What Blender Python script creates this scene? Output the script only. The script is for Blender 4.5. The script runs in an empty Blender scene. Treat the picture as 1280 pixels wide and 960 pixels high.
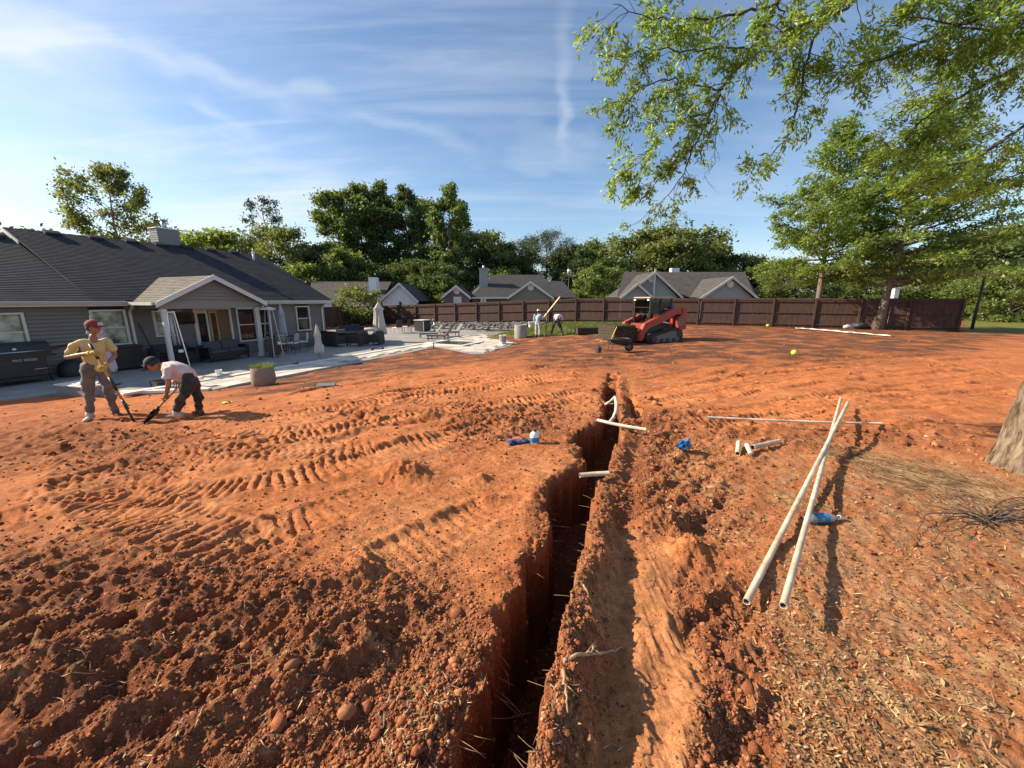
import bpy, bmesh, math, random
import numpy as np
from mathutils import Vector, Matrix, Euler

SC = bpy.context.scene
COL = SC.collection
R = math.radians
rng = random.Random(11)
nrg = np.random.RandomState(11)

# ------------------------------------------------------------------ camera
EYE = 1.65
FPX = 490.0
PITCH = math.atan((480 - 374.5) / FPX)
cam_d = bpy.data.cameras.new("camera")
cam_d.sensor_width = 36.0
cam_d.lens = FPX / 1280 * 36.0
cam_d.clip_start = 0.05
cam_d.clip_end = 3000
cam = bpy.data.objects.new("camera", cam_d)
COL.objects.link(cam)
cam.location = (0, 0, EYE)
cam.rotation_euler = (math.pi / 2 - PITCH, 0, 0)
SC.camera = cam

# ------------------------------------------------------------------ light
SUN_EL = R(31)
SUN_AZ = math.atan2(0.09, -1.0)            # sun stands to the left, a little behind the scene
sdir = Vector((math.cos(SUN_AZ) * math.cos(SUN_EL), math.sin(SUN_AZ) * math.cos(SUN_EL), math.sin(SUN_EL)))
sun_d = bpy.data.lights.new("sun", 'SUN')
sun_d.energy = 4.6
sun_d.angle = R(0.5)
sun_d.color = (1.0, 0.86, 0.66)
sun = bpy.data.objects.new("sun", sun_d)
COL.objects.link(sun)
sun.location = (-30, 0, 40)
sun.rotation_euler = sdir.to_track_quat('Z', 'Y').to_euler()

world = bpy.data.worlds.new("World")
SC.world = world
world.use_nodes = True
wn = world.node_tree.nodes; wl = world.node_tree.links
wn.clear()
def wnode(t, **k):
    n = wn.new(t)
    for a, b in k.items(): setattr(n, a, b)
    return n
out = wnode('ShaderNodeOutputWorld'); bg = wnode('ShaderNodeBackground')
sky = wnode('ShaderNodeTexSky', sky_type='NISHITA')
sky.sun_disc = False
sky.sun_elevation = SUN_EL
sky.sun_rotation = math.pi / 2 - SUN_AZ     # measured from +Y towards +X
sky.air_density = 1.0; sky.dust_density = 0.6; sky.ozone_density = 2.2
bg.inputs[1].default_value = 0.085
tc = wnode('ShaderNodeTexCoord')
sep = wnode('ShaderNodeSeparateXYZ'); wl.new(tc.outputs['Generated'], sep.inputs[0])
def wmath(op, a, b=None, c=None):
    n = wnode('ShaderNodeMath', operation=op)
    for i, v in enumerate((a, b, c)):
        if v is None: continue
        if isinstance(v, (int, float)): n.inputs[i].default_value = v
        else: wl.new(v, n.inputs[i])
    return n.outputs[0]
den = wmath('ADD', wmath('MAXIMUM', sep.outputs[2], 0.0), 0.16)
cx = wmath('DIVIDE', sep.outputs[0], den); cy = wmath('DIVIDE', sep.outputs[1], den)
def cirrus(ang, sx, sy, scale, detail, lo, hi, seed):
    comb = wnode('ShaderNodeCombineXYZ'); wl.new(cx, comb.inputs[0]); wl.new(cy, comb.inputs[1]); comb.inputs[2].default_value = seed
    mp = wnode('ShaderNodeMapping'); wl.new(comb.outputs[0], mp.inputs[0])
    mp.inputs['Rotation'].default_value = (0, 0, R(ang)); mp.inputs['Scale'].default_value = (sx, sy, 1)
    nz = wnode('ShaderNodeTexNoise'); wl.new(mp.outputs[0], nz.inputs['Vector'])
    nz.inputs['Scale'].default_value = scale; nz.inputs['Detail'].default_value = detail; nz.inputs['Roughness'].default_value = 0.58
    nz.inputs['Distortion'].default_value = 0.5
    mr = wnode('ShaderNodeMapRange', interpolation_type='SMOOTHSTEP'); wl.new(nz.outputs[0], mr.inputs[0])
    mr.inputs[1].default_value = lo; mr.inputs[2].default_value = hi
    return mr.outputs[0]
c1 = cirrus(24, 0.40, 1.7, 1.0, 9, 0.44, 0.74, 3.1)       # long streaks
c2 = cirrus(14, 0.24, 2.2, 1.9, 10, 0.47, 0.70, 9.4)
c3 = cirrus(60, 0.9, 1.2, 0.55, 5, 0.42, 0.75, 17.0)      # broad veils
def contrail(x0, y0, ang, w, amp, seed, L=1.0):
    # a thin straight trail across the projected sky plane
    dx, dy = math.cos(R(ang)), math.sin(R(ang))
    t = wmath('ADD', wmath('MULTIPLY', wmath('SUBTRACT', cx, x0), -dy), wmath('MULTIPLY', wmath('SUBTRACT', cy, y0), dx))
    comb = wnode('ShaderNodeCombineXYZ'); wl.new(cx, comb.inputs[0]); wl.new(cy, comb.inputs[1]); comb.inputs[2].default_value = seed
    nz = wnode('ShaderNodeTexNoise'); wl.new(comb.outputs[0], nz.inputs['Vector']); nz.inputs['Scale'].default_value = 4.0; nz.inputs['Detail'].default_value = 9
    n2 = wnode('ShaderNodeTexNoise'); wl.new(comb.outputs[0], n2.inputs['Vector']); n2.inputs['Scale'].default_value = 1.1; n2.inputs['Detail'].default_value = 3
    t = wmath('ADD', t, wmath('MULTIPLY', wmath('SUBTRACT', nz.outputs[0], 0.5), w * 3.4))
    m = wnode('ShaderNodeMapRange', interpolation_type='SMOOTHSTEP'); wl.new(wmath('ABSOLUTE', t), m.inputs[0])
    m.inputs[1].default_value = w; m.inputs[2].default_value = 0.0
    k = wnode('ShaderNodeMapRange'); wl.new(n2.outputs[0], k.inputs[0]); k.inputs[1].default_value = 0.36; k.inputs[2].default_value = 0.6
    al = wmath('ADD', wmath('MULTIPLY', wmath('SUBTRACT', cx, x0), dx), wmath('MULTIPLY', wmath('SUBTRACT', cy, y0), dy))
    e = wnode('ShaderNodeMapRange', interpolation_type='SMOOTHSTEP'); wl.new(wmath('ABSOLUTE', wmath('SUBTRACT', al, L / 2)), e.inputs[0])
    e.inputs[1].default_value = L * .75; e.inputs[2].default_value = L * .30
    return wmath('MULTIPLY', wmath('MULTIPLY', wmath('MULTIPLY', m.outputs[0], k.outputs[0]), e.outputs[0]), amp)
def skyxy(px, py):
    u = (px - 640) / FPX; v = (py - 480) / FPX
    c, s = math.cos(PITCH), math.sin(PITCH)
    d = Vector((u, c - v * s, -(s + v * c))).normalized()
    return d.x / (d.z + 0.16), d.y / (d.z + 0.16)
def trail(p, q, w, amp, seed):
    a, b = skyxy(*p), skyxy(*q)
    return contrail(a[0], a[1], math.degrees(math.atan2(b[1] - a[1], b[0] - a[0])), w, amp, seed, math.hypot(b[0] - a[0], b[1] - a[1]))
k1 = trail((60, 45), (540, 168), 0.11, 0.55, 2.0)
k2 = trail((708, 30), (706, 190), 0.035, 0.26, 5.0)
k3 = wmath('ADD', trail((-30, 66), (58, 80), 0.09, 0.75, 7.0), trail((-40, 190), (420, 290), 0.28, 0.32, 11.0))
k4 = wmath('ADD', trail((560, 150), (740, 205), 0.26, 0.18, 13.0), trail((250, 130), (330, 190), 0.12, 0.40, 15.0))
k1 = wmath('ADD', k1, wmath('ADD', k3, k4))
tot = wmath('ADD', wmath('ADD', wmath('MULTIPLY', c1, 0.55), wmath('MULTIPLY', c2, 0.26)), wmath('MULTIPLY', c3, 0.55))
# the veil thins out towards the right, away from the sun
side = wnode('ShaderNodeMapRange', interpolation_type='SMOOTHSTEP'); wl.new(sep.outputs[0], side.inputs[0])
side.inputs[1].default_value = 0.40; side.inputs[2].default_value = -0.50; side.inputs[3].default_value = 0.35; side.inputs[4].default_value = 1.1
tot = wmath('ADD', wmath('MULTIPLY', tot, side.outputs[0]), wmath('ADD', k1, k2))
tot = wmath('MINIMUM', tot, 0.88)
hs = wnode('ShaderNodeHueSaturation'); hs.inputs['Saturation'].default_value = 1.06; wl.new(sky.outputs[0], hs.inputs['Color'])
mix = wnode('ShaderNodeMix', data_type='RGBA'); wl.new(tot, mix.inputs[0])
wl.new(hs.outputs[0], mix.inputs[6]); mix.inputs[7].default_value = (5.3, 5.7, 6.1, 1)
wl.new(mix.outputs[2], bg.inputs[0]); wl.new(bg.outputs[0], out.inputs[0])

SC.view_settings.view_transform = 'Standard'
SC.view_settings.look = 'None'
SC.view_settings.gamma = 1.0
SC.view_settings.exposure = 1.05
SC.view_settings.use_curve_mapping = False
SC.render.engine = 'CYCLES'
SC.cycles.max_bounces = 6
SC.cycles.transparent_max_bounces = 6
SC.cycles.use_denoising = True

# ------------------------------------------------------------------ pixel -> place
CP, SP = math.cos(PITCH), math.sin(PITCH)
def ray(px, py):
    u = (px - 640) / FPX; v = (py - 480) / FPX
    return u, CP - v * SP, -(SP + v * CP)
def at_z(px, py, z):
    u, Y, Z = ray(px, py); t = (z - EYE) / Z
    return Vector((u * t, Y * t, z))
def at_y(px, py, y):
    u, Y, Z = ray(px, py); t = y / Y
    return Vector((u * t, y, EYE + Z * t))
def project(x, y, z):
    """arrays of world points -> photo pixels"""
    dz = z - EYE
    f = y * CP - dz * SP
    f = np.where(f < 0.05, 0.05, f)
    d = -y * SP - dz * CP
    return 640 + FPX * x / f, 480 + FPX * d / f

# ------------------------------------------------------------------ noise
class Perlin:
    def __init__(s, seed):
        r = np.random.RandomState(seed); s.p = r.permutation(4096); a = r.rand(4096) * 2 * np.pi
        s.gx, s.gy = np.cos(a), np.sin(a)
    def __call__(s, x, y):
        xi = np.floor(x).astype(np.int64); yi = np.floor(y).astype(np.int64)
        xf = x - xi; yf = y - yi
        u = xf * xf * xf * (xf * (xf * 6 - 15) + 10); v = yf * yf * yf * (yf * (yf * 6 - 15) + 10)
        def g(ix, iy, dx, dy):
            h = s.p[(s.p[ix & 4095] + iy) & 4095]
            return s.gx[h] * dx + s.gy[h] * dy
        a = g(xi, yi, xf, yf); b = g(xi + 1, yi, xf - 1, yf); c = g(xi, yi + 1, xf, yf - 1); d = g(xi + 1, yi + 1, xf - 1, yf - 1)
        return (a + u * (b - a) + v * ((c + u * (d - c)) - (a + u * (b - a)))) * 1.5
PN = [Perlin(100 + i) for i in range(12)]
def fbm(x, y, sc, octv=4, seed=0, gain=0.5, lac=2.03):
    t = np.zeros_like(x); a = 1.0; f = 1.0 / sc
    for i in range(octv):
        t += a * PN[(seed + i) % 12](x * f + 17.3 * i + seed * 3.1, y * f - 9.1 * i); a *= gain; f *= lac
    return t
def sstep(e0, e1, x):
    t = np.clip((x - e0) / (e1 - e0), 0, 1); return t * t * (3 - 2 * t)

# ------------------------------------------------------------------ mesh + object helpers
class MB:
    def __init__(s): s.v = []; s.f = []; s.m = []; s.sm = []
    def add(s, vs, fs, mi=0, smooth=False):
        o = len(s.v); s.v += [tuple(v) for v in vs]
        for f in fs: s.f.append(tuple(i + o for i in f)); s.m.append(mi); s.sm.append(smooth)
        return s
    def box(s, c, size, M=None, mi=0, bev=0.0):
        x, y, z = size[0] / 2, size[1] / 2, size[2] / 2
        if bev > 0:
            b = min(bev, x * .45, y * .45, z * .45)
            vs = []
            for sz in (-1, 1):
                for (sx, sy) in ((-1, -1), (1, -1), (1, 1), (-1, 1)):
                    vs += [(sx * (x - b), sy * (y - b), sz * z), (sx * x, sy * (y - b), sz * (z - b)), (sx * (x - b), sy * y, sz * (z - b))]
            fs = []
            def idx(k, i, j): return (k * 4 + i) * 3 + j
            for k in (0, 1):
                q = [idx(k, i, 0) for i in range(4)]; fs.append(q if k else q[::-1])
            for i in range(4):
                j = (i + 1) % 4
                ax = 2 if i in (0, 2) else 1
                for k in (0, 1):
                    q = [idx(k, i, 0), idx(k, i, ax), idx(k, j, ax), idx(k, j, 0)]; fs.append(q if k else q[::-1])
                fs.append([idx(0, i, ax), idx(0, j, ax), idx(1, j, ax), idx(1, i, ax)])
                fs.append([idx(0, i, 1), idx(0, i, 2), idx(1, i, 2), idx(1, i, 1)] if i in (1, 3) else [idx(0, i, 2), idx(0, i, 1), idx(1, i, 1), idx(1, i, 2)])
                for k in (0, 1):
                    fs.append([idx(k, i, 0), idx(k, i, 1), idx(k, i, 2)])
        else:
            vs = [(-x, -y, -z), (x, -y, -z), (x, y, -z), (-x, y, -z), (-x, -y, z), (x, -y, z), (x, y, z), (-x, y, z)]
            fs = [(0, 3, 2, 1), (4, 5, 6, 7), (0, 1, 5, 4), (1, 2, 6, 5), (2, 3, 7, 6), (3, 0, 4, 7)]
        c = Vector(c)
        if M is not None: vs = [M @ Vector(v) + c for v in vs]
        else: vs = [Vector(v) + c for v in vs]
        return s.add(vs, fs, mi)
    def bar(s, p, q, w, h=None, up=(0, 0, 1), mi=0):
        p, q = Vector(p), Vector(q); h = h or w
        d = (q - p); L = d.length
        if L < 1e-6: return s
        z = d / L; u = Vector(up)
        if abs(z.dot(u)) > .99: u = Vector((0, 1, 0))
        x = u.cross(z).normalized(); y = z.cross(x)
        M = Matrix((x, y, z)).transposed()
        return s.box((p + q) / 2, (w, h, L), M, mi)
    def tube(s, pts, rad, n=8, mi=0, cap=True, smooth=True, squash=None):
        pts = [Vector(p) for p in pts]
        if not hasattr(rad, '__len__'): rad = [rad] * len(pts)
        vs = []; prev = None
        for i, p in enumerate(pts):
            t = (pts[min(i + 1, len(pts) - 1)] - pts[max(i - 1, 0)])
            t = t.normalized() if t.length > 1e-9 else Vector((0, 0, 1))
            if prev is None:
                a = Vector((0, 0, 1)) if abs(t.z) < .9 else Vector((1, 0, 0))
                x = a.cross(t).normalized()
            else:
                x = prev - t * prev.dot(t)
                x = x.normalized() if x.length > 1e-6 else t.orthogonal().normalized()
            y = t.cross(x); prev = x
            for k in range(n):
                an = 2 * math.pi * k / n
                vs.append(p + (x * math.cos(an) + y * math.sin(an)) * rad[i])
        fs = []
        for i in range(len(pts) - 1):
            for k in range(n):
                fs.append((i * n + k, i * n + (k + 1) % n, (i + 1) * n + (k + 1) % n, (i + 1) * n + k))
        o = len(s.v)
        s.add(vs, fs, mi, smooth)
        if cap:
            s.f.append(tuple(o + k for k in range(n))[::-1]); s.m.append(mi); s.sm.append(False)
            L = (len(pts) - 1) * n
            s.f.append(tuple(o + L + k for k in range(n))); s.m.append(mi); s.sm.append(False)
        return s
    def lathe(s, prof, n=16, c=(0, 0, 0), mi=0, smooth=True, ax=(1, 1), cap=False):
        vs = []; fs = []
        for (r, z) in prof:
            for k in range(n):
                a = 2 * math.pi * k / n
                vs.append((c[0] + r * math.cos(a) * ax[0], c[1] + r * math.sin(a) * ax[1], c[2] + z))
        for i in range(len(prof) - 1):
            for k in range(n):
                fs.append((i * n + k, i * n + (k + 1) % n, (i + 1) * n + (k + 1) % n, (i + 1) * n + k))
        o = len(s.v)
        s.add(vs, fs, mi, smooth)
        if cap:
            L = (len(prof) - 1) * n
            s.f.append(tuple(o + k for k in range(n))[::-1]); s.m.append(mi); s.sm.append(False)
            s.f.append(tuple(o + L + k for k in range(n))); s.m.append(mi); s.sm.append(False)
        return s
    def prism(s, poly, dirv, mi=0):
        """polygon of 3D points pushed along dirv"""
        n = len(poly); d = Vector(dirv)
        a = [Vector(p) for p in poly]; b = [p + d for p in a]
        nrm = (a[1] - a[0]).cross(a[2] - a[1])
        fs = [tuple(range(n))[::-1], tuple(range(n, 2 * n))] + [(i, (i + 1) % n, n + (i + 1) % n, n + i) for i in range(n)]
        if nrm.dot(d) < 0: fs = [f[::-1] for f in fs]
        return s.add(a + b, fs, mi)
    def build(s, name, mat, parent=None, loc=None, rot=None, autosmooth=None):
        me = bpy.data.meshes.new(name)
        me.from_pydata(s.v, [], s.f)
        mats = mat if isinstance(mat, (list, tuple)) else [mat]
        for m in mats: me.materials.append(m)
        if len(mats) > 1: me.polygons.foreach_set('material_index', s.m)
        if any(s.sm): me.polygons.foreach_set('use_smooth', s.sm)
        me.update()
        o = bpy.data.objects.new(name, me); COL.objects.link(o)
        if parent is not None: o.parent = parent
        if loc is not None: o.location = loc
        if rot is not None: o.rotation_euler = rot
        return o

def np_mesh(name, verts, faces, mat, smooth=False, parent=None):
    """verts (n,3) array, faces (m,k) array with a fixed k"""
    me = bpy.data.meshes.new(name)
    verts = np.asarray(verts, dtype=np.float32); faces = np.asarray(faces, dtype=np.int32)
    m, k = faces.shape
    me.vertices.add(len(verts)); me.vertices.foreach_set('co', verts.ravel())
    me.loops.add(m * k); me.loops.foreach_set('vertex_index', faces.ravel())
    me.polygons.add(m); me.polygons.foreach_set('loop_start', np.arange(0, m * k, k, dtype=np.int32))
    if smooth: me.polygons.foreach_set('use_smooth', np.ones(m, dtype=bool))
    me.update(calc_edges=True)
    mats = mat if isinstance(mat, (list, tuple)) else [mat]
    for x in mats: me.materials.append(x)
    o = bpy.data.objects.new(name, me); COL.objects.link(o)
    if parent is not None: o.parent = parent
    return o
def color_attr(o, name, rgb):
    a = o.data.color_attributes.new(name, 'FLOAT_COLOR', 'POINT')
    c = np.ones((len(rgb), 4), dtype=np.float32); c[:, :3] = rgb
    a.data.foreach_set('color', c.ravel())

def tag(o, label=None, cat=None, group=None, kind=None):
    if label: o['label'] = label
    if cat: o['category'] = cat
    if group: o['group'] = group
    if kind: o['kind'] = kind
    return o
def thing(name, label, cat, loc=(0, 0, 0), rz=0.0, group=None):
    o = bpy.data.objects.new(name, None); COL.objects.link(o)
    o.empty_display_size = 0.2
    o.location = loc; o.rotation_euler = (0, 0, rz)
    return tag(o, label, cat, group)
def copy_tree(o, parent=None):
    c = o.copy(); COL.objects.link(c)
    if parent is not None: c.parent = parent
    for ch in list(o.children): copy_tree(ch, c)
    return c
def copy_thing(o, loc, rz=None, label=None, group=None, scale=None):
    c = copy_tree(o)
    c.location = loc
    if rz is not None: c.rotation_euler = (0, 0, rz)
    if label: c['label'] = label
    if group: c['group'] = group
    if scale is not None: c.scale = scale if hasattr(scale, '__len__') else (scale,) * 3
    return c

# ------------------------------------------------------------------ materials
def mat(name, col, rough=0.7, metal=0.0, var=0.0, vscale=8.0, bump=0.0, bscale=40.0, spec=0.5, emit=None, dirt_or_refl=None, coord='Object', stretch=None, detail=4.0):
    m = bpy.data.materials.new(name); m.use_nodes = True
    nt = m.node_tree; b = nt.nodes['Principled BSDF']
    b.inputs['Base Color'].default_value = (*col, 1); b.inputs['Roughness'].default_value = rough
    b.inputs['Metallic'].default_value = metal; b.inputs['Specular IOR Level'].default_value = spec
    tcn = nt.nodes.new('ShaderNodeTexCoord'); src = tcn.outputs[coord]
    if stretch:
        mp = nt.nodes.new('ShaderNodeMapping'); mp.inputs['Scale'].default_value = stretch; nt.links.new(src, mp.inputs[0]); src = mp.outputs[0]
    if var > 0 or dirt_or_refl:
        n = nt.nodes.new('ShaderNodeTexNoise'); n.inputs['Scale'].default_value = vscale; n.inputs['Detail'].default_value = detail; n.inputs['Roughness'].default_value = 0.6
        nt.links.new(src, n.inputs['Vector'])
        mx = nt.nodes.new('ShaderNodeMix'); mx.data_type = 'RGBA'
        mr = nt.nodes.new('ShaderNodeMapRange'); mr.inputs[1].default_value = 0.33; mr.inputs[2].default_value = 0.67
        nt.links.new(n.outputs[0], mr.inputs[0]); nt.links.new(mr.outputs[0], mx.inputs[0])
        lo = dirt_or_refl if dirt_or_refl else tuple(c * (1 - var) for c in col)
        mx.inputs[6].default_value = (*lo, 1); mx.inputs[7].default_value = (*(min(1, c * (1 + var)) for c in col), 1)
        nt.links.new(mx.outputs[2], b.inputs['Base Color'])
    if bump > 0:
        n = nt.nodes.new('ShaderNodeTexNoise'); n.inputs['Scale'].default_value = bscale; n.inputs['Detail'].default_value = 5
        nt.links.new(src, n.inputs['Vector'])
        bp = nt.nodes.new('ShaderNodeBump'); bp.inputs['Strength'].default_value = bump; bp.inputs['Distance'].default_value = 0.02
        nt.links.new(n.outputs[0], bp.inputs['Height']); nt.links.new(bp.outputs[0], b.inputs['Normal'])
    if emit:
        b.inputs['Emission Color'].default_value = (*emit, 1); b.inputs['Emission Strength'].default_value = 1
    return m
def leaf_mat(name, col, trans, var=0.35, tfac=0.45, vscale=0.8):
    """leaf: diffuse + translucent, tint varies per leaf island"""
    m = bpy.data.materials.new(name); m.use_nodes = True
    nt = m.node_tree; nt.nodes.clear()
    o = nt.nodes.new('ShaderNodeOutputMaterial'); d = nt.nodes.new('ShaderNodeBsdfDiffuse'); t = nt.nodes.new('ShaderNodeBsdfTranslucent')
    g = nt.nodes.new('ShaderNodeBsdfGlossy'); g.inputs['Roughness'].default_value = 0.45
    g.inputs['Color'].default_value = (1, 1, 1, 1)
    geo = nt.nodes.new('ShaderNodeNewGeometry')
    mr = nt.nodes.new('ShaderNodeMapRange'); mr.inputs[3].default_value = 1 - var; mr.inputs[4].default_value = 1 + var
    nt.links.new(geo.outputs['Random Per Island'], mr.inputs[0])
    tcn = nt.nodes.new('ShaderNodeTexCoord'); n = nt.nodes.new('ShaderNodeTexNoise'); n.inputs['Scale'].default_value = vscale; nt.links.new(tcn.outputs['Object'], n.inputs['Vector'])
    mr2 = nt.nodes.new('ShaderNodeMapRange'); mr2.inputs[1].default_value = .3; mr2.inputs[2].default_value = .7; mr2.inputs[3].default_value = .7; mr2.inputs[4].default_value = 1.25; nt.links.new(n.outputs[0], mr2.inputs[0])
    mu = nt.nodes.new('ShaderNodeMath'); mu.operation = 'MULTIPLY'; nt.links.new(mr.outputs[0], mu.inputs[0]); nt.links.new(mr2.outputs[0], mu.inputs[1])
    for bs, c in ((d, col), (t, trans)):
        v = nt.nodes.new('ShaderNodeVectorMath'); v.operation = 'SCALE'; v.inputs[0].default_value = c; nt.links.new(mu.outputs[0], v.inputs['Scale']); nt.links.new(v.outputs[0], bs.inputs['Color'])
    mx = nt.nodes.new('ShaderNodeMixShader'); mx.inputs[0].default_value = tfac; nt.links.new(d.outputs[0], mx.inputs[1]); nt.links.new(t.outputs[0], mx.inputs[2])
    m2 = nt.nodes.new('ShaderNodeMixShader'); m2.inputs[0].default_value = 0.03; nt.links.new(mx.outputs[0], m2.inputs[1]); nt.links.new(g.outputs[0], m2.inputs[2])
    nt.links.new(m2.outputs[0], o.inputs[0])
    return m
def attr_mat(name, attr, rough=0.9, bump=0.4, bscale=60.0, var=0.25, vscale=30.0):
    m = bpy.data.materials.new(name); m.use_nodes = True
    nt = m.node_tree; b = nt.nodes['Principled BSDF']; b.inputs['Roughness'].default_value = rough; b.inputs['Specular IOR Level'].default_value = 0.15
    a = nt.nodes.new('ShaderNodeVertexColor'); a.layer_name = attr
    tcn = nt.nodes.new('ShaderNodeTexCoord')
    n = nt.nodes.new('ShaderNodeTexNoise'); n.inputs['Scale'].default_value = vscale; n.inputs['Detail'].default_value = 6; n.inputs['Roughness'].default_value = 0.65
    nt.links.new(tcn.outputs['Object'], n.inputs['Vector'])
    mr = nt.nodes.new('ShaderNodeMapRange'); mr.inputs[1].default_value = .3; mr.inputs[2].default_value = .7; mr.inputs[3].default_value = 1 - var; mr.inputs[4].default_value = 1 + var; nt.links.new(n.outputs[0], mr.inputs[0])
    v = nt.nodes.new('ShaderNodeVectorMath'); v.operation = 'SCALE'; nt.links.new(a.outputs['Color'], v.inputs[0]); nt.links.new(mr.outputs[0], v.inputs['Scale'])
    nt.links.new(v.outputs[0], b.inputs['Base Color'])
    n3 = nt.nodes.new('ShaderNodeTexNoise'); n3.inputs['Scale'].default_value = vscale * 8; n3.inputs['Detail'].default_value = 4; nt.links.new(tcn.outputs['Object'], n3.inputs['Vector'])
    mr3 = nt.nodes.new('ShaderNodeMapRange'); mr3.inputs[1].default_value = .32; mr3.inputs[2].default_value = .68; mr3.inputs[3].default_value = .72; mr3.inputs[4].default_value = 1.28; nt.links.new(n3.outputs[0], mr3.inputs[0])
    v3 = nt.nodes.new('ShaderNodeVectorMath'); v3.operation = 'SCALE'; nt.links.new(v.outputs[0], v3.inputs[0]); nt.links.new(mr3.outputs[0], v3.inputs['Scale']); nt.links.new(v3.outputs[0], b.inputs['Base Color'])
    n2 = nt.nodes.new('ShaderNodeTexNoise'); n2.inputs['Scale'].default_value = bscale; n2.inputs['Detail'].default_value = 8; n2.inputs['Roughness'].default_value = 0.78; nt.links.new(tcn.outputs['Object'], n2.inputs['Vector'])
    bp = nt.nodes.new('ShaderNodeBump'); bp.inputs['Strength'].default_value = bump; bp.inputs['Distance'].default_value = 0.04
    nt.links.new(n2.outputs[0], bp.inputs['Height']); nt.links.new(bp.outputs[0], b.inputs['Normal'])
    return m
# ------------------------------------------------------------------ base ground (control heights) and lot axes
YAW = R(23.5)
LD = Vector((math.sin(YAW), math.cos(YAW), 0))      # along the house
LN = Vector((math.cos(YAW), -math.sin(YAW), 0))     # away from the house
ZP = -0.95                                          # patio level
_cp = np.array([(0, 0, 0), (2, 4, 0), (4.5, 8, -.02), (-3, 3, -.06), (-1, 1.2, 0), (3, 1, 0), (-3.5, 7, -.2), (0, 12, -.22), (-7.5, 6.8, -.45), (-5.5, 3.0, -.3),
    (-9, 11.3, -1.0), (-6.7, 16.6, -1.0), (-4.4, 22.2, -1.0), (.3, 24.4, -.98), (-12.5, 9, -.95), (-9, 5, -.6), (-15, 3, -.8), (2.0, 25.6, -.72), (5.4, 31, -.25), (11, 28, -.2),
    (6.8, 18.6, -.3), (13, 14, -.1), (19.7, 26, -.2), (26.3, 23.3, -.2), (-8, 40, -.78), (-15, 30, -1.0), (-15, 20, -1.0), (-18, 40, -.95), (40, 30, -.4), (20, 8, -.05), (10, 3, 0),
    (60, 60, -.8), (0, 70, -.9), (-60, 60, -1.1), (-50, 0, -1.1), (60, 0, -.3), (0, -30, 0), (25, -20, 0), (-25, -20, -.5)], dtype=float)
def _kern(d2): return np.sqrt(d2 + 6.0)
_K = _kern(((_cp[:, None, :2] - _cp[None, :, :2]) ** 2).sum(-1))
_n = len(_cp)
_A = np.zeros((_n + 3, _n + 3)); _A[:_n, :_n] = _K; _A[:_n, _n] = 1; _A[:_n, _n + 1:] = _cp[:, :2]; _A[_n:, :_n] = _A[:_n, _n:].T
_W = np.linalg.solve(_A, np.concatenate([_cp[:, 2], [0, 0, 0]]))
def base(x, y):
    x = np.asarray(x, dtype=float); y = np.asarray(y, dtype=float)
    t = _W[_n] + _W[_n + 1] * x + _W[_n + 2] * y
    for i in range(_n): t = t + _W[i] * _kern((x - _cp[i, 0]) ** 2 + (y - _cp[i, 1]) ** 2)
    return t
def at(px, py):
    z = -0.3
    for _ in range(25):
        p = at_z(px, py, z); z = 0.5 * z + 0.5 * float(base(p.x, p.y))
    return at_z(px, py, z)

PATIO = [at_z(*p, ZP) for p in ((-120, 512), (66, 491), (150, 491), (266, 486.5), (545, 433), (599, 443.5), (647, 428), (610, 421.5), (650, 411.5), (646, 406.5), (600, 403.5), (520, 409), (430, 409))]
PATIO += [Vector((-16, 33, ZP)), Vector((-26, 10, ZP)), Vector((-24, 5, ZP))]
def in_poly(x, y, poly):
    c = np.zeros(x.shape, dtype=bool); n = len(poly); j = n - 1
    for i in range(n):
        xi, yi, xj, yj = poly[i][0], poly[i][1], poly[j][0], poly[j][1]
        c ^= ((yi > y) != (yj > y)) & (x < (xj - xi) * (y - yi) / (yj - yi + 1e-12) + xi); j = i
    return c
def poly_dist(x, y, pts, closed=False):
    """distance to a polyline, arc length at the nearest point, signed side"""
    best = np.full(x.shape, 1e9); arc = np.zeros(x.shape); side = np.zeros(x.shape); s0 = 0.0
    P = list(pts) + ([pts[0]] if closed else [])
    for a, b in zip(P[:-1], P[1:]):
        dx, dy = b[0] - a[0], b[1] - a[1]; L = math.hypot(dx, dy)
        t = np.clip(((x - a[0]) * dx + (y - a[1]) * dy) / (L * L + 1e-12), 0, 1)
        ex, ey = x - a[0] - t * dx, y - a[1] - t * dy; d = np.hypot(ex, ey)
        m = d < best; best = np.where(m, d, best); arc = np.where(m, s0 + t * L, arc); side = np.where(m, np.sign(dx * ey - dy * ex), side); s0 += L
    return best, arc, side

# trench: left and right lip, photo pixels
TR = [(1100, 500, 630), (1040, 528, 640), (960, 564, 656), (915, 584, 666), (872, 603, 676), (822, 626, 690), (776, 637, 704), (722, 659, 720), (685, 675, 730), (655, 690, 738), (640, 684, 742), (620, 681, 748), (603, 688, 754), (593, 716, 757),
      (578, 728, 762), (562, 725, 769), (548, 716, 777), (536, 733, 778), (527, 754, 776), (515, 757, 774), (500, 758, 771), (486, 761, 768.5), (474, 764, 768), (466, 766, 767.5)]
_bh = np.interp(np.arange(len(TR)), [0, 2, 6, 9, 11, 23], [.14, .14, .13, .08, .05, .03])
def lift(p, px, py, dz): return at_z(px, py, p.z + dz)
TL = [lift(at(l, y), l, y, -.025) for (y, l, r) in TR]; TRr = [lift(at(r, y), r, y, .8 * float(q)) for (y, l, r), q in zip(TR, _bh)]
TC = [(a + b) / 2 for a, b in zip(TL, TRr)]; TW = [(a - b).length / 2 for a, b in zip(TL, TRr)]
TS = [0.0]
for a, b in zip(TC[:-1], TC[1:]): TS.append(TS[-1] + math.hypot(b.x - a.x, b.y - a.y))
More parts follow.
